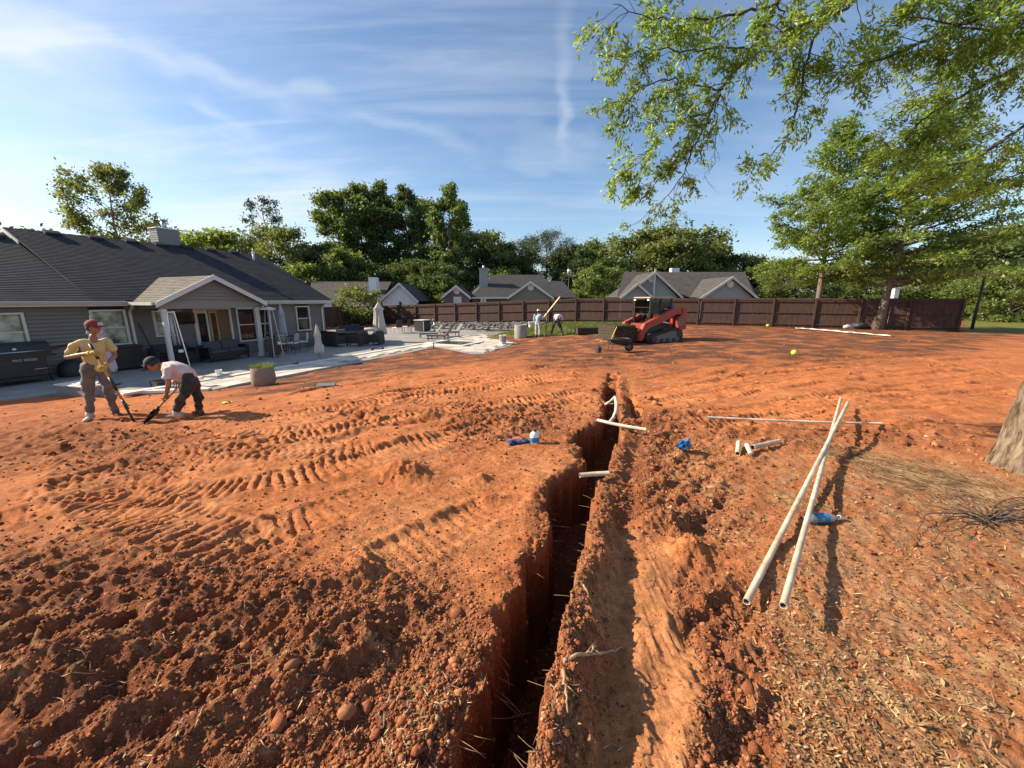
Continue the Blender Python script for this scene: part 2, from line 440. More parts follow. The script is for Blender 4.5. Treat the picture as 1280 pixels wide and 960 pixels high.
TDEP = np.interp(np.arange(len(TR)), [0, 8, 12, 15, 17, 18, 20, 23], [.80, .78, .62, .62, .60, .45, .28, .02])

# tread tracks of the loader: (pixel path, width m, rib spacing m, rib height m)
TRK = [
 ([(175, 552), (128, 572), (104, 592), (118, 612), (180, 618), (281, 612), (400, 588), (520, 560), (640, 530)], 0.440, 0.097, 0.0128),
 ([(90, 606), (150, 632), (219, 655), (290, 684), (350, 706)], 0.460, 0.101, 0.0128),
 ([(-60, 668), (20, 640), (90, 622), (170, 600), (240, 586), (330, 572), (450, 548)], 0.420, 0.097, 0.0104),
 ([(-60, 600), (30, 585), (125, 568), (220, 556), (320, 552), (420, 540), (520, 520)], 0.420, 0.101, 0.0093),
 ([(160, 545), (240, 548), (312, 562), (400, 566), (480, 556)], 0.420, 0.092, 0.0104),
 ([(280, 545), (350, 540), (420, 528), (470, 505), (560, 484), (660, 472), (740, 466), (840, 454)], 0.420, 0.109, 0.0116),
 ([(640, 502), (560, 516), (500, 524), (455, 520), (446, 508), (475, 496), (540, 489), (620, 486), (690, 476)], 0.420, 0.109, 0.0128),
 ([(505, 500), (600, 506), (680, 500), (745, 486)], 0.420, 0.109, 0.0128),
 ([(560, 540), (610, 520), (690, 505), (750, 497)], 0.400, 0.109, 0.0104),
 ([(640, 455), (760, 447), (900, 440), (1010, 436)], 0.450, 0.126, 0.0116),
 ([(800, 510), (900, 492), (1010, 476), (1120, 466), (1240, 455)], 0.420, 0.118, 0.0116),
 ([(830, 530), (960, 508), (1060, 496), (1160, 480), (1270, 466)], 0.420, 0.118, 0.0104),
 ([(900, 475), (960, 462), (1040, 452), (1130, 446)], 0.420, 0.118, 0.0116),
 ([(1090, 497), (1160, 494), (1270, 487)], 0.160, 0.109, 0.0174),
 ([(1030, 441), (1150, 449), (1275, 472)], 0.420, 0.126, 0.0139),
 ([(960, 520), (1080, 505), (1200, 494), (1280, 490)], 0.400, 0.118, 0.0093),
 ([(790, 1040), (800, 930), (806, 850), (800, 780), (790, 725)], 0.210, 0.063, 0.0046),
 ([(790, 900), (850, 800), (860, 740)], 0.120, 0.059, 0.0046),
 ([(250, 705), (340, 664), (410, 642), (480, 610)], 0.400, 0.101, 0.0104),
 ([(400, 740), (500, 690), (580, 650), (640, 620)], 0.360, 0.101, 0.0058),
]
TRK += [([(60, 545), (180, 538), (330, 522), (480, 500), (640, 482), (745, 474)], .40, .095, .011), ([(0, 625), (140, 590), (300, 560), (460, 530), (620, 505), (740, 492)], .42, .095, .012), ([(330, 610), (430, 585), (540, 552), (640, 522), (720, 505)], .42, .095, .011),
 ([(420, 505), (560, 476), (700, 458), (860, 446), (1000, 442)], .42, .11, .012), ([(790, 498), (880, 480), (1000, 462), (1130, 452), (1279, 449)], .42, .11, .012), ([(800, 475), (920, 456), (1060, 444), (1200, 436)], .42, .12, .012), ([(860, 540), (980, 522), (1100, 512), (1230, 505)], .40, .10, .010)]
def curve(pts, k=4):
    P_ = [np.array([p.x, p.y]) for p in (at(*q) for q in pts)]; P_ = [2 * P_[0] - P_[1]] + P_ + [2 * P_[-1] - P_[-2]]; o = []
    for i in range(1, len(P_) - 2):
        a, b, c, d = P_[i - 1:i + 3]
        for j in range(k): t = j / k; o.append(tuple(.5 * (2 * b + (c - a) * t + (2 * a - 5 * b + 4 * c - d) * t * t + (3 * b - a - 3 * c + d) * t ** 3)))
    o.append(tuple(P_[-2])); return o
TRKW = [(curve(pth), w, sp, h) for (pth, w, sp, h) in TRK]
# lumps (pixel place, radius x m, radius y m, height m)
LUMPS = [(505, 592, .22, .16, .12), (450, 722, .12, .10, .10), (455, 700, .10, .09, .07), (600, 598, .10, .08, .08), (617, 622, .12, .08, .07), (463, 806, .10, .10, .09), (330, 735, .14, .1, .06), (60, 845, .22, .12, .10),
         (762, 630, .16, .10, .15), (775, 560, .12, .10, .05), (762, 668, .14, .09, .12), (835, 655, .2, .12, .10), (862, 690, .16, .14, .12), (800, 660, .2, .1, .08), (850, 525, .35, .12, .09), (800, 527, .25, .12, .09),
         (930, 812, .10, .06, .05), (905, 850, .06, .05, .06), (880, 885, .07, .08, .08), (868, 915, .07, .06, .08), (900, 830, .1, .05, .05), (745, 545, .1, .1, .03), (740, 700, .12, .2, .07), (760, 740, .08, .14, .06),
         (640, 530, .35, .2, .06), (560, 525, .5, .2, .05), (690, 560, .25, .14, .05), (265, 556, .35, .25, .05), (185, 565, .2, .2, .04), (30, 555, .7, .2, .08), (90, 545, .7, .2, .06), (250, 478, .7, .35, .10), (300, 492, .6, .3, .06),
         (400, 790, .15, .12, .06), (520, 760, .12, .10, .05), (430, 870, .10, .10, .06), (500, 900, .08, .08, .05), (350, 860, .12, .10, .06), (1020, 560, .5, .12, .04), (1180, 540, .3, .1, .06), (930, 540, .4, .1, .05), (960, 536, .2, .08, .05)]
LUMPW = [((lambda p: (p.x, p.y))(at(a, b)), c, d, e) for (a, b, c, d, e) in LUMPS]

# long scraped ruts of the grading (pixel path, half width m, height m)
RUTS = [([(330, 500), (430, 480), (540, 470), (640, 462), (760, 458)], .09, .06), ([(380, 560), (470, 535), (600, 517), (700, 503)], .08, .05), ([(20, 610), (110, 596), (210, 600), (330, 585), (420, 578)], .06, .045),
 ([(860, 470), (960, 458), (1060, 449), (1200, 441)], .10, .05), ([(800, 486), (920, 470), (1040, 460), (1180, 450), (1279, 446)], .08, .05), ([(850, 505), (960, 487), (1080, 473), (1230, 462)], .07, .045), ([(1010, 500), (1100, 488), (1200, 480), (1279, 478)], .06, .04),
 ([(560, 500), (480, 508), (455, 520), (500, 528), (590, 522)], .07, .06), ([(470, 505), (520, 492), (600, 487)], .07, .07), ([(620, 470), (720, 452), (830, 440)], .10, .05), ([(-20, 580), (80, 560), (170, 556), (270, 545)], .08, .06), ([(-20, 545), (60, 538), (140, 538)], .07, .06),
 ([(140, 640), (190, 622), (260, 600)], .05, .04), ([(420, 690), (480, 660), (540, 640)], .05, .035), ([(0, 720), (90, 690), (190, 676)], .06, .05), ([(0, 790), (100, 760), (200, 735), (300, 715)], .06, .05), ([(60, 900), (200, 830), (330, 780)], .05, .04),
 ([(930, 530), (1040, 515), (1160, 508), (1260, 506)], .05, .03), ([(660, 440), (800, 434), (920, 432)], .10, .04), ([(420, 500), (540, 480), (680, 470)], .06, .05), ([(1060, 540), (1150, 533), (1220, 540)], .06, .05)]
RUTW = [(curve(pth), w, h) for (pth, w, h) in RUTS]
TRY = [1100, 960, 872, 776, 685, 620, 560, 505, 466]; TRX = [630, 656, 676, 704, 730, 748, 768, 771, 767]; TLX = [500, 564, 603, 637, 675, 681, 726, 757, 766]
def zones(x, y):
    """photo-place masks that describe the state of the soil"""
    b = base(x, y); px, py = project(x, y, b)
    w = 26 * fbm(x, y, 1.1, 3, 5)
    pxw, pyw = px + w * 1.6, py + w * np.clip((py - 380) / 300, .05, 1.4)
    rough = sstep(640, 760, pyw + (300 - pxw) * .10) * sstep(640, 560, pxw)           # torn soil lower left
    rough = np.maximum(rough, .75 * sstep(60, 0, np.abs(pyw - 553)) * sstep(330, 120, pxw))
    rough = np.maximum(rough, .7 * sstep(50, 0, np.abs(pyw - 533)) * sstep(500, 600, pxw) * sstep(760, 700, pxw))
    rough = np.maximum(rough, .85 * sstep(760, 800, pxw) * sstep(960, 860, pxw) * sstep(505, 525, pyw) * sstep(720, 640, pyw))
    rough = np.maximum(rough, .9 * sstep(850, 880, pxw) * sstep(990, 930, pxw) * sstep(700, 760, pyw))
    rough = np.maximum(rough, .6 * sstep(850, 900, pxw) * sstep(1260, 1200, pxw) * sstep(22, 0, np.abs(pyw - 545)))
    k = np.clip((py - 440) / 500, .04, 1.2); rx_ = np.interp(-py, [-q for q in TRY], TRX); lx_ = np.interp(-py, [-q for q in TRY], TLX)
    rough = np.maximum(rough, .75 * sstep(95 * k, 40 * k, pxw - w * 1.3 - rx_) * sstep(-30 * k, -5 * k, px - rx_) * (py > 470))
    rough = np.maximum(rough, .60 * sstep(80 * k, 15 * k, lx_ - pxw) * (px < lx_ + 20) * (py > 470))
    litter = sstep(900, 1010, pxw - (pyw - 700) * .10) * sstep(545, 620, pyw)
    litter = np.maximum(litter, .5 * sstep(820, 900, pxw) * sstep(535, 590, pyw) * sstep(700, 650, pyw))
    lane = sstep(735, 765, pxw) * sstep(880, 850, pxw) * sstep(670, 715, pyw)
    brown = sstep(475, 447, pyw + .03 * np.abs(pxw - 700)) * sstep(1300, 1180, pxw + (pyw - 430) * 4)
    bl = sstep(560, 700, pxw); brown = (brown * bl + sstep(.12, -.05, (pyw - (490 - (px - 330) * .15)) / 60) * (1 - bl)) * sstep(230, 330, px)
    return b, px, py, rough, litter, lane, brown

def height(x, y):
    x = np.asarray(x, dtype=float); y = np.asarray(y, dtype=float)
    b, px, py, rough, litter, lane, brown = zones(x, y)
    r = np.hypot(x, y)
    inp = in_poly(x, y, PATIO)
    calm = sstep(26, 8, r) * .75 + .25
    h = b + .055 * fbm(x, y, 2.6, 3, 1) * calm + .022 * fbm(x, y, .7, 3, 3) * calm
    # diagonal scrapes
    ca, sa = .80, .60
    u, v = x * ca + y * sa, -x * sa + y * ca
    h += (.048 * rough + .006) * fbm(u * .25, v, .20, 4, 2, .5)
    near = sstep(14, 4, r)
    clod = np.abs(fbm(x, y, .26, 4, 6, .55)); h += rough * (.050 * (.30 - clod) + .026 * fbm(x, y, .11, 3, 8))
    h += near * (.30 + .9 * rough) * .010 * fbm(x, y, .075, 3, 4, .6) * (1 - .55 * lane)
    h += near * (.25 + .75 * rough + .35 * litter) * .006 * fbm(x, y, .03, 3, 9, .65) * (1 - .4 * lane)
    h += litter * (.012 * fbm(x, y, .10, 4, 7, .6))
    h += lane * .010 * fbm(x * 3.2, y * .55, .10, 3, 2)
    for (cx_, cy_), rx, ry, hh in LUMPW:
        m = (np.abs(x - cx_) < rx * 2.4) & (np.abs(y - cy_) < ry * 2.4)
        if m.any():
            q = ((x[m] - cx_) / rx) ** 2 + ((y[m] - cy_) / ry) ** 2
            h[m] += hh * np.exp(-q * 1.1) * (1 + .25 * fbm(x[m], y[m], .10, 3, 8, .5)) + .16 * hh * np.exp(-q * .5) * fbm(x[m], y[m], .055, 3, 4)
    wob = .10 * fbm(x, y, .9, 2, 10)
    for pts, w, sp, hh in TRKW:
        xs = [p[0] for p in pts]; ys = [p[1] for p in pts]
        m = (x > min(xs) - 1) & (x < max(xs) + 1) & (y > min(ys) - 1) & (y < max(ys) + 1)
        if not m.any(): continue
        d, s, sd = poly_dist(x[m] + wob[m] * .25, y[m] + wob[m] * .25, pts)
        L = sum(math.hypot(q[0] - p[0], q[1] - p[1]) for p, q in zip(pts[:-1], pts[1:]))
        half = w / 2
        inside = sstep(half + .03, half - .03, d)
        worn = np.clip(1.08 + 1.1 * fbm(x[m], y[m], .9, 2, 11), 0, 1) * sstep(0, .3, s) * sstep(L, L - .3, s)
        ph = 2 * np.pi * (s + .014 * fbm(x[m], y[m], .4, 2, 3)) / sp
        rib = np.clip(np.sin(ph) * 2.4 + .9, -1, 1) * (.72 + .75 * fbm(x[m], y[m], .22, 3, 7))
        h[m] += worn * inside * (hh * 1.45 * rib - .016) + worn * .018 * np.exp(-((d - half - .04) / .05) ** 2) * (1 + .8 * fbm(x[m], y[m], .12, 2, 5)) 
    for pts, w, hh in RUTW:
        xs = [p[0] for p in pts]; ys = [p[1] for p in pts]
        m = (x > min(xs) - 1) & (x < max(xs) + 1) & (y > min(ys) - 1) & (y < max(ys) + 1)
        if not m.any(): continue
        d, s, sd = poly_dist(x[m] + wob[m], y[m] + wob[m], pts); L = sum(math.hypot(q[0] - p[0], q[1] - p[1]) for p, q in zip(pts[:-1], pts[1:]))
        k = sstep(0, .8, s) * sstep(L, L - .8, s) * np.clip(.8 + 1.2 * fbm(x[m], y[m], .7, 2, 4), 0, 1.4)
        h[m] += k * hh * .62 * (np.exp(-((d * sd - w) / w) ** 2) - 1.1 * np.exp(-((d * sd + w * .6) / w) ** 2)) * (1 + .6 * fbm(x[m], y[m], .15, 2, 6))
    # trench
    m = (x > -2.2) & (x < 3.4) & (y < 12.5) & (y > -.5)
    if m.any():
        d, s, sd = poly_dist(x[m], y[m], [(p.x, p.y) for p in TC]); kk = .30 + .70 * sstep(.25, .9, d); h[m] = b[m] + (h[m] - b[m]) * kk
    m = (x > -2.2) & (x < 3.4) & (y < 12.5) & (y > -.5)
    if m.any():
        X, Y = x[m], y[m]
        d, s, sd = poly_dist(X, Y, [(p.x, p.y) for p in TC])
        w = np.interp(s, TS, TW); dep = np.interp(s, TS, TDEP)
        jag = .040 * fbm(X, Y, .26, 3, 6) + .020 * fbm(X, Y, .07, 3, 2) - .012
        jag *= np.clip(w / .12, .2, 1)
        ww = w * 1.0 + jag
        right = sd < 0
        # lip and berms
        dr = d - ww
        fade = sstep(TS[-1] - .2, TS[-1] - 2.2, s)
        bw = np.interp(s, TS, np.interp(np.arange(len(TS)), [0, 2, 6, 9, 12, 23], [.13, .13, .13, .11, .12, .10]))
        bh = np.interp(s, TS, np.interp(np.arange(len(TS)), [0, 2, 6, 9, 11, 23], [.14, .14, .13, .08, .05, .03]))
        hr = bh * sstep(0, .03, dr + .03) * sstep(bw + .10, bw * .55, dr) * (1 + .30 * fbm(X, Y, .20, 3, 4, .42)) + .022 * sstep(-.01, .05, dr) * sstep(bw + .16, bw * .5, dr) * np.abs(fbm(X, Y, .07, 3, 8, .6))
        dip = -.06 * bh / .17 * np.exp(-((dr - bw - .13) / .07) ** 2)
        hl = .022 * sstep(-.03, .05, dr) * sstep(.45, .05, dr) * (1 + .8 * fbm(X, Y, .2, 3, 9))
        add = np.where(right, hr + dip, hl) * fade
        crumble = np.where(right, 0, .075 * sstep(.11, -.02, dr) * np.clip(.7 + 1.6 * fbm(X, Y, .13, 3, 5), 0, 1.8)); h[m] -= crumble * fade
        wall = sstep(.010, -.022, dr)                        # 0 outside, 1 in the trench
        floor_ = -dep + .05 * fbm(X, Y, .25, 3, 7) + .10 * sstep(.0, -.6, fbm(X, Y, .9, 2, 1))
        hv = h[m] + add * (1 - wall)
        h[m] = hv * (1 - wall) + (b[m] + floor_) * wall + wall * (1 - wall) * .05 * fbm(X, Y, .05, 2, 3)
        # second, shallower furrow beside the far end
        f2 = [at(*q) for q in ((786, 497), (790, 505), (792, 513), (798, 519))]
        d2, s2, _ = poly_dist(X, Y, [(p.x, p.y) for p in f2])
        h[m] -= .10 * sstep(.09, .02, d2 + .04 * fbm(X, Y, .15, 2, 5))
    # keep the soil under the paving, ease it down to the edge
    m = (x > -22) & (x < 4) & (y > 6) & (y < 34)
    if m.any():
        d, s, sd = poly_dist(x[m], y[m], [(p.x, p.y) for p in PATIO[:9]]); h[m] = np.where(d < 2.2, np.minimum(h[m], ZP - .045 + .20 * d + .03 * np.clip(d, 0, .5) * fbm(x[m], y[m], .3, 3, 4)), h[m])
    h = np.where(inp, np.minimum(h, ZP - .12), h)
    return h
def gz(x, y): return float(height(np.array([x]), np.array([y]))[0])
def on(px, py):
    p = at(px, py); p.z = gz(p.x, p.y); return p

# ---- the soil sheet: a fan of cells, finer where one stands
NA, NR = 730, 1140
rr = np.exp(np.linspace(math.log(.58), math.log(75), NR))
aa = np.linspace(R(-62), R(62), NA)
AA, RR = np.meshgrid(aa, rr)
GX, GY = (RR * np.sin(AA)).ravel(), (RR * np.cos(AA)).ravel()
GZ = height(GX, GY)
idx = np.arange(NA * NR).reshape(NR, NA)
GF = np.stack([idx[:-1, :-1], idx[:-1, 1:], idx[1:, 1:], idx[1:, :-1]], -1).reshape(-1, 4)[:, ::-1]
M_soil = attr_mat("soil", "tone", .95, .55, 55, .30, 22)
soil = np_mesh("ground", np.stack([GX, GY, GZ], -1), GF, M_soil, smooth=True)
tag(soil, kind='structure')
b_, px_, py_, rough_, litter_, lane_, brown_ = zones(GX, GY)
n1 = fbm(GX, GY, .9, 4, 2); n2 = fbm(GX, GY, .16, 4, 7); n3 = fbm(GX, GY, .05, 3, 9)
def C(*c): return np.array(c)
orange = C(.44, .148, .053); redbr = C(.135, .050, .027); tan = C(.41, .180, .078); dark = C(.085, .042, .028); leafy = C(.275, .145, .074); grassc = C(.13, .15, .03); straw = C(.36, .22, .10)
def lerp(a, b, t): return a * (1 - t[:, None]) + b * t[:, None]
col = np.tile(orange, (len(GX), 1))
nearm = sstep(12, 4, np.hypot(GX, GY))
col = lerp(col, tan, .55 * nearm * np.clip(.5 + n1, 0, 1))
col = lerp(col, redbr, np.clip(rough_ * (.75 + .5 * n2), 0, 1))
col = lerp(col, leafy, np.clip(litter_ * (.65 + .7 * n2), 0, 1))
col = lerp(col, tan, lane_ * .8)
col = lerp(col, dark, np.clip(brown_ * (.74 + .9 * n1 + .5 * n2), 0, .92))
# straw and dry leaf crumbs in patches
pat = sstep(.15, .55, fbm(GX, GY, .6, 3, 8) + .25 * n2) * sstep(.05, .5, n3 + .5 * n2)
col = lerp(col, straw, pat * nearm * (.25 + .5 * litter_ + .25 * rough_))
# moist clods
col *= (1 + .22 * n2 + .14 * n3 + .12 * n1)[:, None]
# same clay in the trench; shade is painted into the colour below the lip
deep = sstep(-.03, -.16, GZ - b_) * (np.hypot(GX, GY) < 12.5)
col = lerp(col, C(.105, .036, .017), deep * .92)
# lawn by the back fence
gpx, gpy = px_ + 5 * n1, py_ + 1.2 * n1
lawn = sstep(600, 625, gpx) * sstep(800, 780, gpx) * sstep(421.5, 418.5, gpy + .02 * (gpx - 690))
beyond = np.maximum(sstep(402, 398, gpy), sstep(1200, 1215, gpx) * sstep(420, 412, gpy))
lawn = np.maximum(lawn, beyond)
col = lerp(col, grassc, np.clip(lawn * (.85 + .3 * n2), 0, 1))
col = np.clip(col, .01, .8)
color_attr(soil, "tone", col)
LAWN_MASK = lawn

# far land to the horizon
far = MB()
S = 900
far.add([(-S, -S, -1.9), (S, -S, -1.9), (S, S, -1.9), (-S, S, -1.9)], [(0, 1, 2, 3)])
tag(far.build("terrain", mat("far_grass", (.10, .13, .04), .95, var=.4, vscale=.05)), kind='structure')
# ------------------------------------------------------------------ materials shared by buildings
M_siding = mat("taupe_siding", (.20, .178, .155), .6, var=.06, vscale=1.5)
M_porch_siding = mat("porch_siding", (.245, .215, .185), .6, var=.06, vscale=1.5)
M_trim = mat("white_trim", (.62, .60, .56), .5, var=.05, vscale=3)
M_trimb = mat("almond_gutter", (.50, .46, .41), .5, var=.05, vscale=3)
M_white = mat("white_paint", (.78, .78, .77), .45, var=.03)
M_reflglass = mat('painted_reflection_glass', (.33, .36, .29), .12, var=.75, vscale=2.6, spec=.6, dirt_or_refl=(.06, .07, .055), detail=7)  # pale greenish reflections painted into the pane colour as blotches
M_glass = mat("window_glass", (.012, .014, .014), .05, spec=.55)
M_black = mat("black_metal", (.018, .018, .02), .4, var=.2, vscale=6)
M_dark = mat("dark_plastic", (.03, .03, .033), .6)
M_steel = mat("brushed_steel", (.55, .55, .56), .3, metal=.9, var=.1, vscale=20)
M_wicker = mat("dark_wicker", (.035, .028, .025), .7, var=.35, vscale=60, bump=.5, bscale=120)
M_cush = mat("charcoal_cushion", (.075, .078, .085), .9, var=.12, vscale=9, bump=.15)
M_beige = mat("beige_fabric", (.56, .50, .44), .9, var=.10, vscale=5, bump=.2, bscale=30)
M_greyfab = mat("grey_fabric", (.42, .42, .45), .9, var=.08, vscale=5, bump=.2, bscale=30)
M_wood = mat("tan_wood", (.45, .30, .16), .7, var=.2, vscale=6, stretch=(8, 8, 1))
M_brown_door = mat("brown_door", (.16, .085, .04), .5, var=.15, vscale=5)
M_interior = mat("dim_room", (.05, .042, .035), .9)
M_dirtdust = mat("dusty_metal", (.16, .14, .12), .6, var=.2, vscale=8)

def shingle_mat(name, col, wear, scale=1.0, var=.35):
    m = bpy.data.materials.new(name); m.use_nodes = True
    nt = m.node_tree; b = nt.nodes['Principled BSDF']; b.inputs['Roughness'].default_value = .85; b.inputs['Specular IOR Level'].default_value = .25
    tcn = nt.nodes.new('ShaderNodeTexCoord')
    br = nt.nodes.new('ShaderNodeTexBrick'); br.offset = .5; br.inputs['Scale'].default_value = 1
    br.inputs['Brick Width'].default_value = .30 * scale; br.inputs['Row Height'].default_value = .145 * scale; br.inputs['Mortar Size'].default_value = .004; br.inputs['Bias'].default_value = 0
    br.inputs['Color1'].default_value = (*(c * (1 - var) for c in col), 1); br.inputs['Color2'].default_value = (*(c * (1 + var) for c in col), 1); br.inputs['Mortar'].default_value = (*(c * .5 for c in col), 1)
    nt.links.new(tcn.outputs['Object'], br.inputs['Vector'])
    n = nt.nodes.new('ShaderNodeTexNoise'); n.inputs['Scale'].default_value = .9; n.inputs['Detail'].default_value = 6; nt.links.new(tcn.outputs['Object'], n.inputs['Vector'])
    mr = nt.nodes.new('ShaderNodeMapRange'); mr.inputs[1].default_value = .45; mr.inputs[2].default_value = .7; nt.links.new(n.outputs[0], mr.inputs[0])
    mx = nt.nodes.new('ShaderNodeMix'); mx.data_type = 'RGBA'; nt.links.new(br.outputs['Color'], mx.inputs[6]); mx.inputs[7].default_value = (*wear, 1)
    ml = nt.nodes.new('ShaderNodeMath'); ml.operation = 'MULTIPLY'; ml.inputs[1].default_value = .55; nt.links.new(mr.outputs[0], ml.inputs[0]); nt.links.new(ml.outputs[0], mx.inputs[0])
    nt.links.new(mx.outputs[2], b.inputs['Base Color'])
    n2 = nt.nodes.new('ShaderNodeTexNoise'); n2.inputs['Scale'].default_value = 30; nt.links.new(tcn.outputs['Object'], n2.inputs['Vector'])
    bp = nt.nodes.new('ShaderNodeBump'); bp.inputs['Strength'].default_value = .35; bp.inputs['Distance'].default_value = .02; nt.links.new(n2.outputs[0], bp.inputs['Height']); nt.links.new(bp.outputs[0], b.inputs['Normal'])
    return m
M_roof = shingle_mat("dark_shingles", (.031, .033, .042), (.044, .043, .046))
M_proof = shingle_mat("weathered_shingles", (.165, .145, .12), (.23, .20, .165), 1.0, .22)
M_nroof = shingle_mat("grey_shingles", (.055, .053, .056), (.07, .067, .065), 1.4, .2)
M_nroof2 = shingle_mat("brown_grey_shingles", (.078, .070, .066), (.10, .088, .08), 1.4, .2)

def slope(name, A, B, Cc, D, mat_, parent, rows=.145, th=.05, cut=None):
    """roof slope: A,B eave ends, D,Cc ridge ends (parent coordinates). Its own axes: x along the eave, y up the slope."""
    A, B, Cc, D = Vector(A), Vector(B), Vector(Cc), Vector(D)
    x = (B - A).normalized(); nrm = x.cross(D - A).normalized(); y = nrm.cross(x)
    if nrm.z < 0: pass
    L = (D - A).dot(y)
    n = max(1, int(L / rows))
    xa0, xb0 = 0.0, (B - A).dot(x); xa1, xb1 = (D - A).dot(x), (Cc - A).dot(x)
    mb = MB()
    for i in range(n):
        t0, t1 = i / n, (i + 1) / n
        p = [(xa0 + (xa1 - xa0) * t0, L * t0, .014), (xb0 + (xb1 - xb0) * t0, L * t0, .014), (xb0 + (xb1 - xb0) * t1, L * t1, 0), (xa0 + (xa1 - xa0) * t1, L * t1, 0)]
        q = [(p[0][0], p[0][1], 0 if i else -th), (p[1][0], p[1][1], 0 if i else -th)]
        mb.add(p + q, [(0, 1, 2, 3), (4, 5, 1, 0)])
    # underside and rims
    u = [(xa0, 0, -th), (xb0, 0, -th), (xb1, L, -th), (xa1, L, -th)]
    mb.add(u + [(xa0, 0, .0), (xb0, 0, .0), (xb1, L, -.002), (xa1, L, -.002)], [(3, 2, 1, 0), (1, 2, 6, 5), (2, 3, 7, 6), (3, 0, 4, 7)])
    o = mb.build(name, mat_, parent)
    M = Matrix((x, y, nrm)).transposed().to_4x4(); M.translation = A
    o.matrix_local = M
    return o
def siding(name, x0, x1, z0, z1, yf, mat_, parent, holes=(), lap=.13, top=None, axis='x'):
    """lapped boards on a wall facing -y (axis x) ; top(x range at z) trims gables"""
    mb = MB(); n = int(math.ceil((z1 - z0) / lap))
    for i in range(n):
        a, b = z0 + i * lap, min(z1, z0 + (i + 1) * lap)
        if b - a < .01: continue
        segs = [(x0, x1)]
        if top:
            r0, r1 = top(a), top(b)
            if r0 is None: continue
            r1 = r1 or ((r0[0] + r0[1]) / 2,) * 2
        for (hx0, hx1, hz0, hz1) in holes:
            if hz0 < b - .01 and hz1 > a + .01:
                ns = []
                for (s, e) in segs:
                    if hx0 > s and hx0 < e: ns.append((s, hx0))
                    if hx1 > s and hx1 < e: ns.append((hx1, e))
                    if hx0 >= e or hx1 <= s: ns.append((s, e))
                segs = ns
        for (s, e) in segs:
            if top: lo0, lo1, hi0, hi1 = r0[0], r0[1], r1[0], r1[1]
            else: lo0, lo1, hi0, hi1 = s, e, s, e
            mb.add([(lo0, yf - .045, a), (lo1, yf - .045, a), (hi1, yf + .015, b), (hi0, yf + .015, b), (lo0, yf + .02, a), (lo1, yf + .02, a)], [(0, 1, 2, 3), (4, 5, 1, 0)])
    o = mb.build(name, mat_, parent); o['kind'] = 'stuff'
    return o
def window(parent, x0, x1, z0, z1, y, frame=M_trim, pane=M_glass, cols=1, mid=True, t=.07, label=None):
    mb = MB()
    d = .10; yc = y - .035
    mb.box(((x0 + x1) / 2, yc, z1 + t / 2), (x1 - x0 + 2 * t, d, t)); mb.box(((x0 + x1) / 2, yc - .012, z0 - t / 2), (x1 - x0 + 2 * t + .04, d + .03, t))
    mb.box((x0 - t / 2, yc, (z0 + z1) / 2), (t, d, z1 - z0 - .002)); mb.box((x1 + t / 2, yc, (z0 + z1) / 2), (t, d, z1 - z0 - .002))
    w = mb.build('window', frame, parent)
    if label: w['label'] = label
    gl = MB(); 
    zs = [z0, (z0 + z1) / 2, z1] if mid else [z0, z1]
    xs = [x0 + (x1 - x0) * i / cols for i in range(cols + 1)]
    for i in range(len(zs) - 1):
        for j in range(cols):
            g = MB(); yy = y + .02 + (.018 if i else 0)
            g.box(((xs[j] + xs[j + 1]) / 2, yy, (zs[i] + zs[i + 1]) / 2), (xs[j + 1] - xs[j] - .03, .012, zs[i + 1] - zs[i] - .03))
            g.build('pane', pane, w)
    s = MB()
    for z in zs[1:-1]: s.box(((x0 + x1) / 2, y + .012, z), (x1 - x0 - .002, .05, .045))
    for x in xs[1:-1]: s.box((x, y + .010, (z0 + z1) / 2), (.045, .054, z1 - z0 - .004))
    if s.v: s.build('sash', frame, w)
    return w

# ------------------------------------------------------------------ the house on the left
F0 = Vector((-11.4, 24.1, ZP))
house = thing('house', 'long single storey house with taupe siding, dark shingle roof and a gabled back porch', 'house', F0, R(90) - YAW)
def hl(x, y, z=0): 
    return F0 + LD * x - LN * y + Vector((0, 0, z))
HL, RX = -20.0, 5.6            # left end, ridge distance
RIDGE = 5.46; EAVE = 2.55; OV = .42
OPEN = [(-13.3, -12.02, .98, 2.12), (-10.3, -9.4, .95, 2.16), (-8.42, -7.9, 1.15, 2.1), (-6.95, -5.5, .06, 2.12), (-5.1, -4.28, .62, 2.14), (-4.1, -3.55, .62, 2.14), (-1.86, -1.10, .92, 2.18)]
w = MB(); w.box((HL / 2, 5.6 + .03, EAVE / 2), (-HL - .01, 11.2 - .12, EAVE)); 
# gable ends
for xx in (-.06, HL + .06):
    w.prism([(xx, .1, EAVE), (xx, 11.1, EAVE), (xx, 5.6, RIDGE - .1)], (.05, 0, 0))
wall = w.build('wall', M_interior, house)
siding('siding', HL, 0, 0, EAVE - .02, 0, M_siding, house, [(a - .06, b + .06, c - .06, d + .06) for a, b, c, d in OPEN])
for k, (a, b, c, d) in enumerate(OPEN):
    if k == 3: continue
    window(house, a, b, c, d, -.0, cols=2 if k in (0,) else 1, pane=M_reflglass if k in (0, 1, 2) else M_glass)
